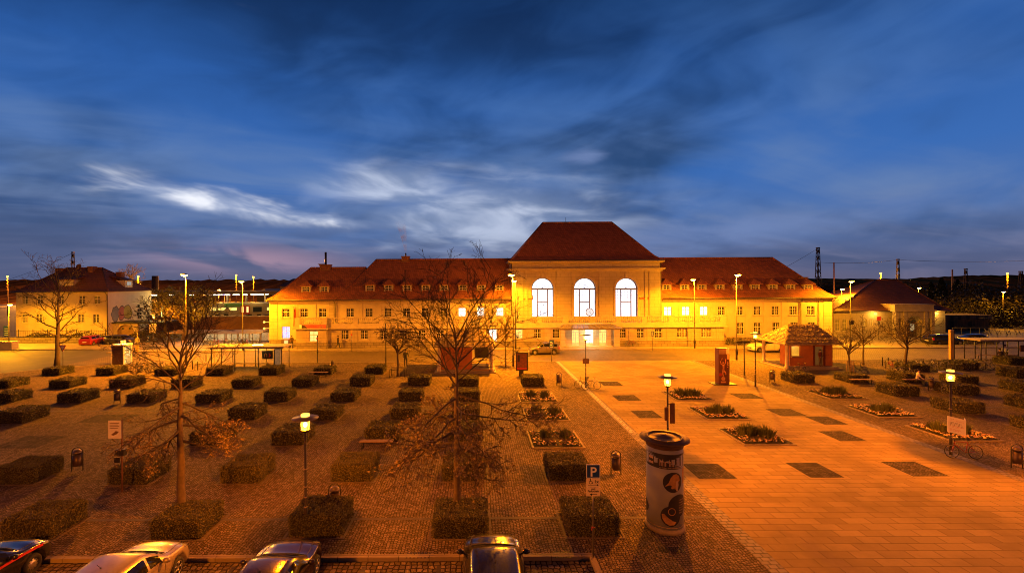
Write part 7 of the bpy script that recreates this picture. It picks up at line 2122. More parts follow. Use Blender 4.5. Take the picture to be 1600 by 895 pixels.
# people
M_SKIN = plain('skin', (0.42,0.25,0.18), 0.6, var=0.05)
M_HAIR = plain('dark_hair', (0.03,0.02,0.015), 0.8, var=0.2)
def person(loc, rz, label, pose, top, bottom, scale=1.0, hair=True, group=None):
    'pose: standing, walking or sitting; faces -Y'
    if pose == 'sitting':
        J = {'pel': (0,0.02,0.52), 'ch': (0,-0.06,0.98), 'nk': (0,-0.09,1.13), 'hd': (0,-0.13,1.28)}
        legs = [((s*0.09,0,0.50),(s*0.12,-0.44,0.50),(s*0.12,-0.40,0.07),(s*0.13,-0.56,0.04)) for s in (-1,1)]
        arms = [((s*0.19,-0.07,1.05),(s*0.25,-0.12,0.80),(s*0.12,-0.36,0.62),(s*0.08,-0.44,0.60)) for s in (-1,1)]
    elif pose == 'walking':
        J = {'pel': (0,0,0.95), 'ch': (0,-0.02,1.35), 'nk': (0,-0.03,1.50), 'hd': (0,-0.05,1.64)}
        legs = [((0.09,0,0.9),(0.10,-0.16,0.50),(0.10,-0.20,0.08),(0.11,-0.34,0.05)), ((-0.09,0,0.9),(-0.10,0.06,0.48),(-0.10,0.28,0.12),(-0.10,0.18,0.04))]
        arms = [((0.20,0,1.42),(0.26,0.10,1.14),(0.25,-0.02,0.90),(0.24,-0.08,0.83)), ((-0.20,0,1.42),(-0.26,-0.06,1.14),(-0.22,-0.22,0.95),(-0.20,-0.28,0.90))]
    else:
        J = {'pel': (0,0,0.95), 'ch': (0,0,1.35), 'nk': (0,-0.01,1.50), 'hd': (0,-0.03,1.64)}
        legs = [((s*0.09,0,0.9),(s*0.11,-0.02,0.50),(s*0.12,0.01,0.08),(s*0.13,-0.13,0.04)) for s in (-1,1)]
        arms = [((s*0.20,0,1.42),(s*0.27,0.02,1.14),(s*0.24,-0.14,0.95),(s*0.18,-0.20,0.98)) for s in (-1,1)]
    verts, edges, rad = [], [], []
    def v(p, r_): verts.append(p); rad.append(r_); return len(verts)-1
    pel = v(J['pel'], 0.15); mid = v(tuple((a+b)/2 for a, b in zip(J['pel'], J['ch'])), 0.135); ch = v(J['ch'], 0.17); nk = v(J['nk'], 0.06); hd0 = v(tuple(a*0.55+b*0.45 for a, b in zip(J['nk'], J['hd'])), 0.065); hd = v(J['hd'], 0.098); tp = v((J['hd'][0], J['hd'][1]+0.01, J['hd'][2]+0.09), 0.08)
    for a, b in ((pel,mid),(mid,ch),(ch,nk),(nk,hd0),(hd0,hd),(hd,tp)): edges.append((a,b))
    for lg in legs:
        i = [v(lg[0], 0.10), v(lg[1], 0.068), v(lg[2], 0.045), v(lg[3], 0.042)]
        edges += [(pel,i[0]),(i[0],i[1]),(i[1],i[2]),(i[2],i[3])]
    for ar in arms:
        i = [v(ar[0], 0.07), v(ar[1], 0.048), v(ar[2], 0.035), v(ar[3], 0.035)]
        edges += [(ch,i[0]),(i[0],i[1]),(i[1],i[2]),(i[2],i[3])]
    me = bpy.data.meshes.new('p'); me.from_pydata(verts, edges, []); ob = bpy.data.objects.new('p', me); C.objects.link(ob)
    md = ob.modifiers.new('skin', 'SKIN'); md.use_smooth_shade = True
    for i, r_ in enumerate(rad): me.skin_vertices[0].data[i].radius = (r_, r_*(0.72 if i in (pel, mid, ch) else 1.0)); me.skin_vertices[0].data[i].use_root = (i == pel)
    ss = ob.modifiers.new('sub', 'SUBSURF'); ss.levels = 1; ss.render_levels = 1
    dg = bpy.context.evaluated_depsgraph_get(); m2 = bpy.data.meshes.new_from_object(ob.evaluated_get(dg)); bpy.data.objects.remove(ob)
    for m_ in (M_SKIN, top, bottom, M_BLACK): m2.materials.append(m_)
    hipz = J['pel'][2]+0.02
    for pf in m2.polygons:
        c_ = pf.center
        if c_.z > J['nk'][2]-0.01: k = 0
        elif c_.z < 0.09: k = 3
        elif pose == 'sitting' and c_.y < -0.15 and c_.z < 0.58 and abs(c_.x) < 0.28: k = 2
        elif c_.z > hipz: k = 1
        else: k = 2
        for ar in arms:
            if (c_-Vector(ar[3])).length < 0.085: k = 0
        pf.material_index = k; pf.use_smooth = True
    o = link_mesh('person', m2); o.location = loc; o.rotation_euler = (0,0,rz); o.scale = [scale]*3
    tag(o, label, 'person', group)
    g = MB(); hx, hy, hz = J['hd']; g.sphere((0,0,0), 1, 12, 8); g.v = [(hx+x*0.108, hy+0.025+y*0.118, hz+0.055+z*0.095) for x, y, z in g.v]
    h = g.build('hair', M_HAIR); h.parent = o
    g = MB()
    for s in (-1, 1): g.sphere((hx+s*0.037, hy-0.088, hz+0.015), 0.012, 6, 4)
    f = g.build('eyes', M_BLACK); f.parent = o
    g = MB(); g.tube([(hx, hy-0.092, hz+0.01), (hx, hy-0.125, hz-0.028), (hx, hy-0.095, hz-0.035)], [0.01, 0.016, 0.01], 6); f = g.build('nose', M_SKIN); f.parent = o
    return o
cloth = lambda n, c_: plain(n, c_, 0.85, var=0.15)
p = G(1433, 602); person((p.x, p.y+0.0, 0.0), R(60), 'person in pale shirt bending forward on the bench by the right hedges', 'sitting', cloth('pale_shirt', (0.6,0.52,0.45)), cloth('dark_jeans', (0.05,0.05,0.07)))
p = G(1564, 565); person((p.x, p.y, 0.0), R(170), 'person in dark clothes sitting low in the right bus shelter', 'sitting', cloth('dark_jacket', (0.05,0.035,0.03)), cloth('dark_trousers', (0.03,0.03,0.03)))
p = G(1577, 564); person((p.x, p.y+0.4, 0.0), R(150), 'person in pale blue top standing in the right bus shelter', 'standing', cloth('pale_blue_top', (0.42,0.5,0.62)), cloth('grey_trousers', (0.10,0.09,0.09)))
person((PX(528, 540, 61.9), 61.9, 0), R(80), 'person in dark coat walking along the station wall', 'walking', cloth('dark_coat', (0.035,0.03,0.035)), cloth('dark_trousers', (0.03,0.03,0.03)))
person((PX(461, 540, 61.6), 62.4, 0), R(-60), 'person in dark clothes standing left of the end block, right one', 'standing', cloth('dark_jacket', (0.05,0.035,0.03)), cloth('dark_trousers', (0.03,0.03,0.03)), 1.0)
person((PX(453, 540, 61.6), 62.2, 0), R(30), 'person in brown jacket standing left of the end block, left one', 'standing', cloth('brown_jacket', (0.10,0.06,0.03)), cloth('dark_jeans', (0.05,0.05,0.07)))
p = G(634, 573); person((p.x, p.y, 0), R(20), 'person in black standing between the small tree and the kiosk', 'standing', cloth('black_coat', (0.02,0.02,0.02)), cloth('dark_trousers', (0.03,0.03,0.03)), 1.05)
# ------------------------------------------------------------------ kiosks
M_RED = plain('red_brown_wall', (0.36,0.125,0.03), 0.75, var=0.2, scale=2.5, bump=0.1)
def shingles(name, lo, hi):
    m, N, b = new_mat(name)
    co = N.n('ShaderNodeTexCoord').outputs['Object']; x, y, z = N.xyz(co)
    v = N.vec(N.math('MULTIPLY', N.math('ADD', x, y), 5.0), N.math('MULTIPLY', z, 13.0), N.math('MULTIPLY', x, 2.0))
    vo = N.n('ShaderNodeTexVoronoi'); N.put(vo.inputs['Vector'], v); vo.inputs['Scale'].default_value = 1.0
    n1 = N.noise(co, 2.0, 4, 0.6)
    t = N.math('ADD', N.math('MULTIPLY', N.xyz(vo.outputs['Color'])[0], 0.6), N.math('MULTIPLY', n1, 0.4))
    N.put(b.inputs['Base Color'], N.mix(t, lo, hi)); b.inputs['Roughness'].default_value = 0.85
    bp = N.n('ShaderNodeBump'); bp.inputs['Strength'].default_value = 0.9; bp.inputs['Distance'].default_value = 0.06
    N.put(bp.inputs['Height'], vo.outputs['Distance']); N.put(b.inputs['Normal'], bp.outputs[0]); return m
M_SHING = shingles('rough_shingles', (0.10,0.075,0.05), (0.34,0.27,0.19))
def kiosk(x0, x1, y0, depth, rx0, rx1, zr, ze, label, open_left):
    cx = (x0+x1)/2
    r = empty('kiosk', (cx, y0, 0), label, 'kiosk', 'kiosks with shingled roofs')
    y1 = y0+depth; px0, px1 = x0+0.45, x1-0.3
    g = MB(); g.box(px0-0.35, px1+0.3, y0+0.05, y1-0.2, 0, 0.12); g.box(px0-0.1, px1+0.12, y0+0.35, y1-0.4, 0.12, 0.24); g.build('terrace', plain('terrace_stone', (0.24,0.20,0.16), 0.8, var=0.2), r)
    ym = (y0+y1)/2
    g = MB(); hip_roof(g, x0, x1, y0, y1, ze, rx0, rx1, ym, zr, bell=False, th=0.14)
    # uneven shingle courses
    rnd = random.Random(int(x0*10)); 
    for k in range(1, 15):
        t = k/15; a = 0.05
        xa, xb = x0+(rx0-x0)*t, x1+(rx1-x1)*t; ya, yb = y0+(ym-y0)*t, y1+(ym-y1)*t; z = ze+(zr-ze)*t
        n = int((xb-xa)/0.28)
        for i in range(n):
            q = xa+(xb-xa)*(i+rnd.random()*0.5)/max(1, n); g.box(q, q+0.24, ya-0.035-rnd.random()*0.03, ya+0.2, z+0.0, z+0.03+rnd.random()*0.03)
        n = int((yb-ya)/0.28)
        for i in range(n):
            q = ya+(yb-ya)*(i+rnd.random()*0.5)/max(1, n); g.box(xa-0.035-rnd.random()*0.03, xa+0.2, q, q+0.24, z, z+0.03+rnd.random()*0.03); g.box(xb-0.2, xb+0.035+rnd.random()*0.03, q, q+0.24, z+0.001, z+0.031+rnd.random()*0.03)
    g.build('roof', M_SHING, r)
    W_ = px1-px0
    # walls: red boxes; open bay on one side
    if open_left: wa, wb = px0+0.75, px1-0.05
    else: wa, wb = px0+0.05, px0+W_*0.62
    yw0, yw1 = y0+0.95, (y0+2.5 if open_left else y1-0.7)
    hw_ = ze-0.02
    if open_left:
        hatch = (wa+0.15, wa+1.0); door = (wa+2.5, wa+3.4)
        holed_wall('wall', M_RED, r, rect(wa, wb, 0.24, hw_), [rect(hatch[0], hatch[1], 1.25, 2.25), rect(door[0], door[1], 0.3, 2.2)], yw0, 0.12)
        g = MB(); g.box(hatch[0]-0.2, hatch[1]+0.15, yw0-0.32, yw0-0.001, 1.17, 1.23); sh = g.build('counter', M_WOOD, r)
        g = MB(); g.box(hatch[0]-0.05, hatch[1]+0.05, yw0+0.16, yw0+0.2, 1.2, 2.3); g.build('hatch_pane', emit('hatch_glow', (1.0,0.42,0.03), 0.9, 0.5, 2), r)
        g = MB(); g.box(door[0]-0.05, door[1]+0.05, yw0+0.16, yw0+0.2, 0.25, 2.25); g.build('door_pane', emit('door_glow', (1.0,0.36,0.06), 0.10, 0.6, 2), r)
        g = MB()
        for xx in (door[0]-0.16, door[1]+0.0): g.box(xx, xx+0.16, yw0-0.06, yw0-0.001, 0.24, hw_-0.05)
        g.build('door_frame', plain('dark_red_frame', (0.10,0.022,0.012), 0.6), r)
        g = MB(); xs = wb-0.72
        for k in range(3): g.torus((xs+k*0.17, yw0-0.004, 1.35), (0,1,0), 0.05, 0.012, 10, 4, a0=0.5+k, a1=5.0+k*0.4)
        g.disc((xs, yw0-0.004, 1.0), (0,1,0), 0.03, 0.008, 8); g.build('graffiti', M_BLACK, r)
        point('hatch_lamp', ((hatch[0]+hatch[1])/2, yw0-0.12, 2.1), 8, (1.0, 0.6, 0.18), 0.08, r)
    else:
        g = MB(); g.box(wa, wb, yw0, yw0+0.12, 0.24, hw_); g.build('wall', M_RED, r)
    g = MB(); g.box(wa, wa+0.12, yw0+0.12, yw1, 0.24, hw_-0.002); g.box(wb-0.12, wb, yw0+0.12, yw1, 0.24, hw_-0.002); g.box(wa+0.12, wb-0.12, yw1-0.12, yw1, 0.24, hw_-0.004); g.build('wall', M_RED, r)
    posts = [(px0, y0+0.35), (px0, y1-0.6)] if open_left else [(px1-0.1, y0+0.35), (px1-0.1, y1-0.6), (px0+0.1, y0+0.35)]
    for xx, yy in posts:
        g = MB(); g.lathe([(0.20, 0.12), (0.20, 0.3), (0.165, 0.34), (0.15, ze-0.1), (0.2, ze-0.03)], xx, yy, 14); g.build('post', M_TRIM, r)
    if not open_left:
        g = MB(); g.box(wb+0.25, px1-0.3, yw1-0.25, yw1-0.1, 0.9, 2.0); g.build('menu_board', plain('dark_green_board', (0.03,0.035,0.02), 0.5), r)
        g = MB(); g.bbox(wb+0.02, px1+0.2, y0+0.3, y0+0.55, 0.24, 0.34); g.build('bench_board', M_WOOD, r)
    return r
xl = PX(1226, 538, 45.5)
kiosk(xl, PX(1318, 536, 45.5), 45.5, 4.6, PX(1231.8, 506, 47.8), PX(1272.5, 506, 47.8), PZ(1252, 506, 47.8), PZ(1260, 537, 45.5), 'red-walled kiosk right of the path, with lit serving hatch and shingle roof', True)
kiosk(PX(677, 541, 44.6), PX(775, 540, 44.6), 44.6, 4.6, PX(711, 511, 46.9), PX(748, 511, 46.9), PZ(730, 511, 46.9), PZ(727, 540.5, 44.6), 'red-walled kiosk behind the big leafless tree, open on its right side', False)
K_ = PX(1226, 538, 45.5)+0.45+0.75+2.95
person((K_, 46.28, 0.24), R(20), 'person in dark red jacket standing in the kiosk doorway', 'standing', cloth('dark_red_jacket', (0.11,0.025,0.02)), cloth('brown_trousers', (0.10,0.06,0.035)), 0.96)

# ------------------------------------------------------------------ bus shelters
def shelter(x0, x1, y0, depth, zr, n, label, flip=False):
    r = empty('bus_shelter', ((x0+x1)/2, y0, 0), label, 'bus shelter', 'glass bus shelters')
    g = MB(); g.bbox(x0, x1, y0-0.1, y0+depth, zr, zr+0.14, 0.03); g.build('roof', M_TRIM, r)
    g = MB(); g.box(x0+0.15, x1-0.15, y0+0.06, y0+0.14, zr-0.1, zr-0.002); g.box(x0+0.15, x1-0.15, y0+depth-0.24, y0+depth-0.16, zr-0.1, zr-0.002); g.build('beam', M_IRON, r)
    for i in range(n):
        x = x0+0.3+(x1-x0-0.6)*i/(n-1)
        g = MB(); g.tube([(x, y0+depth-0.2, 0), (x, y0+depth-0.2, zr-0.1)], 0.045, 8); g.build('post', M_IRON, r)
        if i % 2 == 0: g = MB(); g.tube([(x, y0+0.1, 0), (x, y0+0.1, zr-0.1)], 0.05, 8); g.build('post', M_IRON, r)
    g = MB(); g.box(x0+1.3, x1-2.2, y0+depth-0.75, y0+depth-0.4, 0.44, 0.48); b = g.build('bench', M_WOOD, r)
    g = MB()
    for x in (x0+1.5, x1-2.4): g.tube([(x, y0+depth-0.58, 0), (x, y0+depth-0.58, 0.44)], 0.03, 6)
    g.build('bench_leg', M_IRON, b)
    m = bpy.data.materials.get('clear_glass')
    if not m:
        m, N, bs = new_mat('clear_glass'); bs.inputs['Base Color'].default_value = (0.9,0.92,0.9,1); bs.inputs['Roughness'].default_value = 0.03; bs.inputs['Alpha'].default_value = 0.10
    g = MB()
    for i in range(n-1):
        xa = x0+0.38+(x1-x0-0.6)*i/(n-1); xb = x0+0.22+(x1-x0-0.6)*(i+1)/(n-1); g.box(xa, xb, y0+depth-0.206, y0+depth-0.194, 0.25, zr-0.25)
    g.build('glass_wall', m, r)
    return r
y0 = G(390, 578).y
a, b = PX(325, 560, y0), PX(444, 560, y0)
s = shelter(a, b, y0, 2.2, 2.28, 7, 'bus shelter on the left with dark poster and lit advertising panel')
xa, xb = PX(411, 556, y0+2.0), PX(427, 556, y0+2.0)
g = MB(); g.bbox(xa, xb, y0+1.75, y0+1.95, 0.85, 1.72); pp = g.build('poster_board', M_IRON, s)
g = MB(); zc = 1.24; w_ = (xb-xa); g.tube([(xa+w_*0.27, y0+1.74, zc-0.2), (xa+w_*0.27, y0+1.74, zc+0.12), (xa+w_*0.36, y0+1.74, zc+0.2), (xa+w_*0.47, y0+1.74, zc+0.1), (xa+w_*0.48, y0+1.74, zc-0.2)], 0.035, 5); g.build('letter', plain('orange_print', (0.6,0.25,0.05), 0.5), pp)
g = MB(); g.prism([(xa+w_*0.64, zc-0.22), (xa+w_*0.72, zc-0.22), (xa+w_*0.88, zc), (xa+w_*0.72, zc+0.22), (xa+w_*0.64, zc+0.22), (xa+w_*0.74, zc)], y0+1.735, y0+1.75); g.build('arrow', plain('red_print', (0.4,0.02,0.015), 0.5), pp)
xa = PX(430, 558, y0+0.6)
g = MB(); g.bbox(xa, xa+0.12, y0+0.2, y0+1.7, 0.25, 2.1); ad = g.build('advertising_panel', M_IRON, s)
g = MB(); g.bbox(xa+0.121, xa+0.7, y0+0.22, y0+0.34, 0.3, 2.1); ap = g.build('poster_face', emit('dim_poster_glow', (0.8,0.36,0.12), 0.28, 0.9, 6), ad)
point('shelter_lamp', ((a+b)/2+0.6, y0+1.1, 2.15), 40, (1.0, 0.7, 0.2), 0.15, s)
g = MB(); g.box((a+b)/2+0.2, (a+b)/2+1.2, y0+1.0, y0+1.2, 2.40, 2.46); g.build('roof_lamp', M_TUBE, s)
y0 = G(1570, 563.5).y
s2 = shelter(PX(1527, 540, y0), PX(1640, 540, y0), y0-0.2, 2.0, 2.22, 7, 'bus shelter at the right picture edge with people inside')
xa = PX(1592, 550, y0+1.6); g = MB(); g.bbox(xa, xa+1.5, y0+1.45, y0+1.55, 0.75, 1.5); g.build('poster_board', M_RUST, s2)
# vending box beside the left end block
x = PX(446, 536, 63.0); r = empty('vending_machine', (x, 63.0, 0), 'small lit vending machine below the blue window', 'vending machine')
g = MB(); g.bbox(x-0.5, x+0.55, 62.8, 63.4, 0, 1.15); b_ = g.build('cabinet', plain('machine_grey', (0.12,0.08,0.05), 0.5), r)
g = MB(); g.box(x-0.1, x+0.45, 62.79, 62.8, 0.15, 1.05); g.build('lit_front', emit('machine_front', (1.0,0.6,0.2), 1.2, 0.5, 5), b_)

# ------------------------------------------------------------------ railway on the left: wall, platform roof, train, covered cycle stand
YR = 88.0
xw0, xw1 = PX(228, 500, YR), PX(432, 500, YR)
ztop = PZ(330, 495, YR)
r = empty('retaining_wall', ((xw0+xw1)/2, YR, 0), 'brick railway retaining wall below the train', 'wall')
g = MB(); g.box(xw0, xw1+6, YR, YR+0.6, -0.1, ztop); g.build('brickwork', mat_brick('old_brick', (0.30,0.15,0.08), (0.22,0.11,0.06), (0.2,0.16,0.11), 0.5, 0.16, 0.015, 'xz', 0.85, 0.4, 0.5), r)
g = MB(); g.box(xw0, xw1+6, YR-0.08, YR+0.66, ztop, ztop+0.15); g.build('coping', M_TRIM, r)
g = MB(); g.box(xw0, xw1+6, YR+0.6, YR+16, ztop-0.5, ztop+0.02); structure(g.build('railway_bed', M_SOIL))
# train
tx0 = PX(322, 485, YR+3); tx1 = tx0+22
T = empty('train', ((tx0+tx1)/2, YR+3, ztop), 'grey and green regional train with lit windows on the embankment', 'train')
zb, zt = ztop+0.35, PZ(370, 474, YR+3)+0.2
yt = YR+2.0
M_TGREY = plain('train_grey', (0.22,0.18,0.12), 0.5, var=0.08); M_TGREEN = plain('train_green', (0.06,0.16,0.05), 0.5, var=0.08)
g = MB(); g.bbox(tx0, tx1, yt, yt+2.8, zb, zt, 0.15); g.build('body', M_TGREY, T)
g = MB(); g.box(tx0+4.2, tx0+7.8, yt-0.012, yt, zt-0.85, zt-0.15); g.box(tx0+14.5, tx0+18, yt-0.012, yt, zt-0.85, zt-0.15); split(g, 'green_band', M_TGREEN, T)
zw0, zw1 = zb+0.75, zt-0.95
for i, xs in enumerate((tx0+1.1, tx0+2.9, tx0+5.0, tx0+12.6, tx0+14.4, tx0+16.3, tx0+18.2)):
    g = MB(); g.prism([(xs+0.05, zw1), (xs+1.65, zw1), (xs+1.65-0.35*(i % 2), zw0), (xs+0.05+0.35*((i+1) % 2), zw0)], yt-0.02, yt-0.003); w_ = g.build('window', emit('train_window_glow', (1.0,0.72,0.16), 1.5, 0.35, 1.5), T)
g = MB(); g.box(tx0+0.4, tx0+1.1, yt-0.016, yt-0.001, zw0, zw1+0.08); g.box(tx0+9.9, tx0+11.6, yt-0.016, yt-0.001, zw0-0.3, zw1+0.08); g.build('dark_window', M_GLASS, T)
for xs in (tx0+7.4, tx0+8.35):
    g = MB(); g.box(xs, xs+0.9, yt-0.03, yt-0.002, zb+0.02, zw1+0.35); d = g.build('door', plain('train_red', (0.30,0.03,0.02), 0.5), T)
    g = MB(); g.box(xs+0.25, xs+0.65, yt-0.036, yt-0.03, zb+0.35, zw1+0.15); g.build('door_pane', emit('train_door_glow', (1.0,0.75,0.25), 1.3), d)
g = MB()
for xs in (tx0+2.5, tx0+9, tx0+16, tx0+20):
    for k in (0, 1.8): g.disc((xs+k, yt+0.5, zb-0.1), (0,1,0), 0.4, 0.15, 16)
g.build('wheels', M_BLACK, T)
# platform roof with tube lights
zc = PZ(330, 461, YR+1.2)
PRF = empty('platform_roof', ((xw0+xw1)/2, YR+5, ztop), 'long flat platform roof with rows of bright tubes over the train', 'platform roof')
g = MB(); g.box(xw0-1, xw1+6, YR+1.0, YR+9.5, zc+0.12, zc+0.75); g.build('roof_slab', plain('platform_roof_paint', (0.20,0.16,0.10), 0.7), PRF)
for i in range(8):
    x = xw0+1+(xw1-xw0+2)*i/7; g = MB(); g.box(x-0.15, x+0.15, YR+5.6, YR+5.9, ztop, zc+0.12); g.build('post', M_TRIM, PRF)
tubes = [(241, 460, 0.9), (269, 460, 0.9), (298, 460, 1.05), (327, 461.5, 0.7), (336, 460, 1.1), (344, 462, 0.8), (355, 461, 0.8), (369, 459.5, 1.1), (383, 461, 0.7), (399, 459.3, 1.0), (394, 462, 0.6), (408, 461, 0.8), (417, 462, 0.6)]
for i, (u, v, hl) in enumerate(tubes):
    Y = YR+1.4 if v < 461.2 else YR+4.5
    x = PX(u, v, Y); g = MB(); g.box(x-hl*0.55, x+hl*0.55, Y-0.06, Y+0.06, zc-0.02, zc+0.115); g.build('tube_light', M_TUBE, PRF)
for u in (260, 300, 345, 395): point('tube_lamp', (PX(u, 461, YR+1.2), YR+1.2, zc-0.3), 300, (1.0, 0.62, 0.14), 0.3, PRF)
g = MB(); x = PX(253.5, 481, YR+1.5); g.sphere((x, YR+1.3, PZ(253, 481, YR)), 0.22, 10, 6); g.tube([(x, YR+1.3, ztop), (x, YR+1.3, PZ(253, 481, YR))], 0.06, 5); o = g.build('signal_light', emit('green_signal', (0.55, 1.0, 0.25), 6)); tag(o, 'small green signal light under the platform roof at the left', 'signal')
r = empty('platform_building', (PX(247, 482, YR+6), YR+6, ztop), 'small lit orange platform building left of the train', 'building')
xa, xb = PX(228, 482, YR+6), PX(266, 482, YR+6); za, zb_ = ztop, PZ(247, 468, YR+6)
holed_wall('wall', M_HPL, r, rect(xa, xb, za-0.2, zb_), [rect(xa+0.8+1.5*k, xa+1.7+1.5*k, za+1.0, zb_-0.4) for k in range(3)], YR+6, 0.3)
g = MB(); g.box(xa-0.3, xb+0.3, YR+5.8, YR+9, zb_, zb_+0.25); g.build('roof', M_LEAD, r)
g = MB(); g.box(xa+0.3, xb-0.3, YR+6.31, YR+6.36, za, zb_-0.1); g.build('dark_room', M_BLACK, r)
point('lamp', (PX(243, 470, YR+4), YR+3.5, zb_-0.3), 400, SODIUM, 0.2, r)
g = MB(); g.bbox(PX(242, 470, YR+6), PX(245, 470, YR+6), YR+5.8, YR+5.99, zb_-0.5, zb_-0.2); g.build('lamp_head', M_YARD, r)
# town lights and gable beyond the tracks
for u, v, col, t in ((313, 461-1, (0.2,0.3,1.0), 'left of two'), (360, 460.5-1, (0.2,0.3,1.0), 'right of two')): pass
for nm, u, v, Y, colr, st, t in (('blue_lamp', 350.5, 461, 100, (0.15,0.25,1.0), 8, 'brighter blue lamp on the far hillside, left of a dimmer one'), ('blue_lamp', 359.5, 460.5, 100, (0.12,0.2,0.9), 4, 'dimmer blue lamp on the far hillside, right of a brighter one'), ('far_lamp', 319, 461, 160, (1.0,0.4,0.08), 14, 'orange lamp glinting through the lit leafy tree'), ('far_lamp', 342, 454, 160, (1.0,0.4,0.08), 12, 'orange lamp on the hillside right of the lit leafy tree'), ('far_lamp', 60, 446, 190, (1.0,0.4,0.08), 12, 'orange lamp added out of sight behind the old house roof to light the hill'), ('far_lamp', 394.5, 457.5, 150, (0.9,0.95,1.0), 12, 'white lamp at the left of the pale gable')):
    if Y == 100: Y = 170; v -= 14.0; v += 13
    x, z = PX(u, v-1 if Y == 170 else v, Y), PZ(u, v-1 if Y == 170 else v, Y)
    g = MB(); g.sphere((x, Y, z), 0.42, 10, 6); g.tube([(x, Y, -0.1), (x, Y, z-0.2)], 0.08, 5, 1); o = g.build(nm, [emit(nm+str(st), colr, st), M_IRON]); tag(o, t, 'lamp')
    if nm == 'far_lamp' and colr[2] < 0.5: point('lamp_light', (x, Y+1.2, z+0.5), 160000, (1.0, 0.33, 0.03), 0.5, o).location = (x, Y+1.2, z+0.5)  # strong lights for the hillside; the lamp hidden behind the house roof is added
Y = 140
r = empty('gable_house', (PX(413, 455, Y), Y, 0), 'distant house with pale gable behind the platform', 'house')
zt_, ze_ = PZ(413, 453, Y), PZ(413, 460, Y); xm, xl_, xr_ = PX(413, 453, Y), PX(399, 453, Y), PX(428, 453, Y)
g = MB(); g.prism([(xl_+0.4, -0.1), (xr_-0.4, -0.1), (xr_-0.4, ze_), (xm, zt_-0.2), (xl_+0.4, ze_)], Y, Y+10); g.build('wall', plain('dark_far_wall', (0.08,0.06,0.04), 0.9), r)
g = MB(); g.prism([(xl_-0.3, ze_-0.5), (xm, zt_-0.3), (xr_+0.3, ze_-0.5), (xr_+0.3, ze_), (xm, zt_+0.35), (xl_-0.3, ze_)], Y-0.6, Y+10.4); g.build('roof', plain('pale_gable_edge', (0.30,0.26,0.22), 0.8), r)
r = empty('far_house', (PX(446, 440, 100), 100, 0), 'small dark roofed house peeping behind the left roof slope', 'house')
x0_, x1_ = PX(438, 445, 100), PX(462, 445, 100); ze_, zt_ = PZ(445, 447, 100), PZ(445, 438, 100)
g = MB(); g.box(x0_, x1_, 100, 108, -0.1, ze_); g.build('wall', M_HPL, r)
g = MB(); hip_roof(g, x0_-0.4, x1_+0.4, 99.6, 108.4, ze_, x0_+1.2, x1_-1.2, 104, zt_+0.4, bell=False); g.build('roof', M_TILE2, r)
# covered cycle stand
YC = 67.4
xa, xb = PX(268, 530, YC), PX(414, 530, YC); zs = PZ(340, 518.5, YC)
s = empty('cycle_shelter', ((xa+xb)/2, YC, 0), 'long low roofed cycle shelter with bright tubes by the railway wall', 'cycle shelter')
g = MB(); g.add([(xa, YC-1.4, zs-0.15), (xb, YC-1.4, zs-0.15), (xb, YC+1.6, zs+0.1), (xa, YC+1.6, zs+0.1), (xa, YC-1.4, zs-0.05), (xb, YC-1.4, zs-0.05), (xb, YC+1.6, zs+0.2), (xa, YC+1.6, zs+0.2)], [(0,3,2,1),(4,5,6,7),(0,1,5,4),(1,2,6,5),(2,3,7,6),(3,0,4,7)]); g.build('roof', M_LEAD, s)
for i in range(14):
    x = xa+0.2+(xb-xa-0.4)*i/13; g = MB(); g.tube([(x, YC-1.2, 0), (x, YC-1.2, zs-0.1)], 0.05, 6); g.build('post', M_IRON, s)
for i in range(5):
    x = xa+1.6+(xb-xa-3.2)*i/4; g = MB(); g.box(x-0.6, x+0.6, YC-0.3, YC-0.2, zs-0.22, zs-0.14); g.build('tube_light', M_TUBE, s); point('tube_lamp', (x, YC-0.25, zs-0.45), 55, (1.0, 0.82, 0.42), 0.2, s)
g = MB()
for i in range(6):
    x = xa+4.0+i*1.75; g.box(x, x+1.5, YC+1.3, YC+1.36, 0.3, zs-0.3)
g.build('back_panel', plain('pale_back_panel', (0.5,0.42,0.3), 0.6, var=0.3), s)
for i, (u, v) in enumerate(((416.5, 503), (416.5, 513))):
    x, z = PX(u, v, 66.5), PZ(u, v, 66.5)
    g = MB(); g.sphere((x-0.35, 66.5, z), 0.16, 10, 6); g.tube([(x-0.35, 66.5, z), (wl0-0.01, 66.5, z+0.05)], 0.03, 5); o = g.build('wall_lamp', M_LANTERN, ST); point('wall_lamp_light', (x-0.5, 66.2, z), 130, SODIUM, 0.15, ST)
# panels and railing at the right, behind the road
YB = 80
r = empty('shed', (PX(1510, 500, YB), YB, 0), 'low flat shed with pale panels and dark openings below the bushes', 'shed')
xa, xb = PX(1478, 500, YB), PX(1545, 500, YB)
g = MB(); g.box(xa, xb, YB, YB+4, -0.1, PZ(1510, 500, YB)); g.box(xa-0.3, xb+0.3, YB-0.3, YB+4, PZ(1510, 500, YB), PZ(1510, 492, YB)); g.build('wall', plain('dull_shed_wall', (0.16,0.12,0.075), 0.9, var=0.25, scale=1), r)
g = MB()
for u in (1487, 1516): g.box(PX(u-3, 510, YB), PX(u+3, 510, YB), YB-0.02, YB-0.001, 0, PZ(u, 502, YB))
for u in (1482, 1494, 1507, 1522, 1536): g.box(PX(u, 495, YB), PX(u+5, 495, YB), YB-0.32, YB-0.301, PZ(u, 499, YB), PZ(u, 493.5, YB))
split(g, 'dark_opening', M_IRON, r)
g = MB(); g.tube([(xa, YB-0.8, 0), (xa, YB-0.8, 2.2), (xb, YB-0.8, 2.2), (xb, YB-0.8, 0)], 0.03, 4)
for i in range(30): x = xa+(xb-xa)*i/29; g.tube([(x, YB-0.8, 0), (x, YB-0.8, 2.2)], 0.02, 4, caps=False)
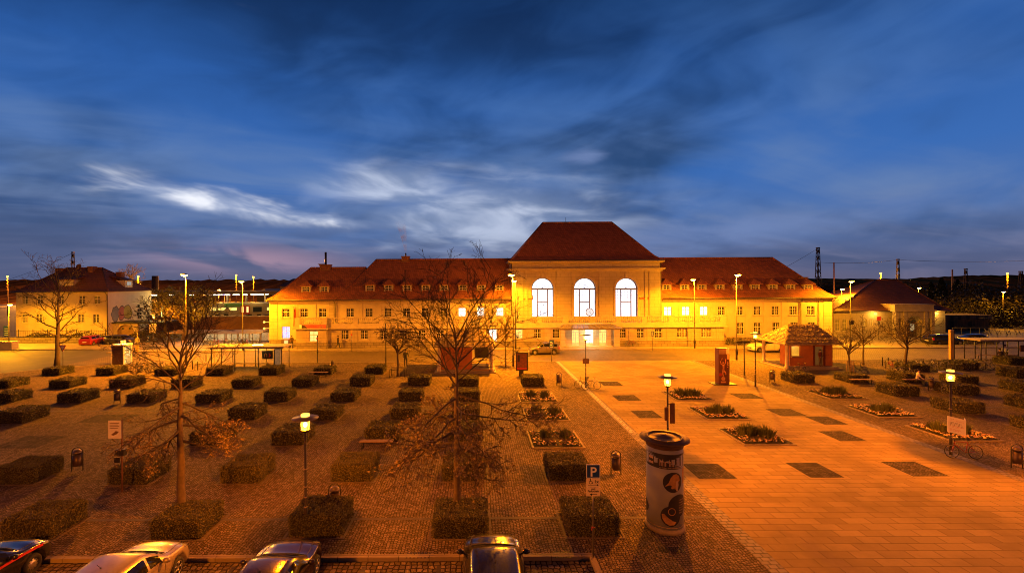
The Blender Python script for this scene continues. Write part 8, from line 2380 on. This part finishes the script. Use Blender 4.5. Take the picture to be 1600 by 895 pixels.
g.build('railing', M_IRON, r)
YG = 70
r = empty('cycle_railing', (PX(1560, 522, YG), YG, 0), 'long low railing with bent pale hoops along the far road edge', 'railing')
xa, xb = PX(1488, 522, YG), PX(1660, 522, YG); g = MB(); rnd = random.Random(5)
g.tube([(xa, YG, 1.55), (xb, YG, 1.55)], 0.04, 5); x = xa
while x < xb: g.tube([(x, YG, -0.1), (x, YG, 1.55)], 0.035, 5, caps=False); x += 1.4
g.build('frame', M_GREYMETAL, r)
g = MB(); x = PX(1538, 522, YG)
while x < xb: g.tube([(x, YG-0.05, 1.35), (x+0.45, YG-0.05, 0.5), (x+0.75, YG-0.05, 1.1), (x+1.0, YG-0.05, 0.55)], 0.05, 5); x += 1.5
g.build('bent_hoops', plain('worn_pale_metal', (0.42,0.36,0.28), 0.5, 0.4), r)
for i, u in enumerate((1522.5, 1532.5, 1543)):
    p = Vector((PX(u, 530, 66), 66, 0)); g = MB(); g.lathe([(0.07, -0.1), (0.07, 0.95), (0.04, 1.0)], p.x, p.y, 10); o = g.build('bollard', M_WHITE); tag(o, 'white bollard by the right road, %s of three' % ['left', 'middle', 'right'][i], 'bollard', 'white bollards by the right road')
# smoke from the chimney
m = bpy.data.materials.new('chimney_smoke'); m.use_nodes = True; N = Nodes(m.node_tree); m.node_tree.nodes.remove(m.node_tree.nodes['Principled BSDF'])
v = N.n('ShaderNodeVolumePrincipled'); v.inputs['Color'].default_value = (0.85,0.75,0.68,1)
co = N.n('ShaderNodeTexCoord').outputs['Object']; nz = N.noise(co, 0.9, 3, 0.5)
x_, y_, z_ = N.xyz(co)
N.put(v.inputs['Density'], N.math('MULTIPLY', N.smooth(nz, 0.35, 0.7), N.math('MULTIPLY', N.smooth(z_, 5.2, 0.0), 1.6)))
m.node_tree.links.new(v.outputs[0], m.node_tree.nodes['Material Output'].inputs['Volume'])
sx, sy, sz = SMOKE_AT
g = MB(); g.tube([(0,0,0), (-0.1,0,1.2), (-0.35,0,2.8), (-0.8,0,5.0)], [0.13, 0.3, 0.55, 0.9], 12); o = g.build('smoke', m); o.location = (sx, sy, sz); o['kind'] = 'stuff'; tag(o, 'thin orange-lit smoke plume above the left wing chimney', 'smoke')
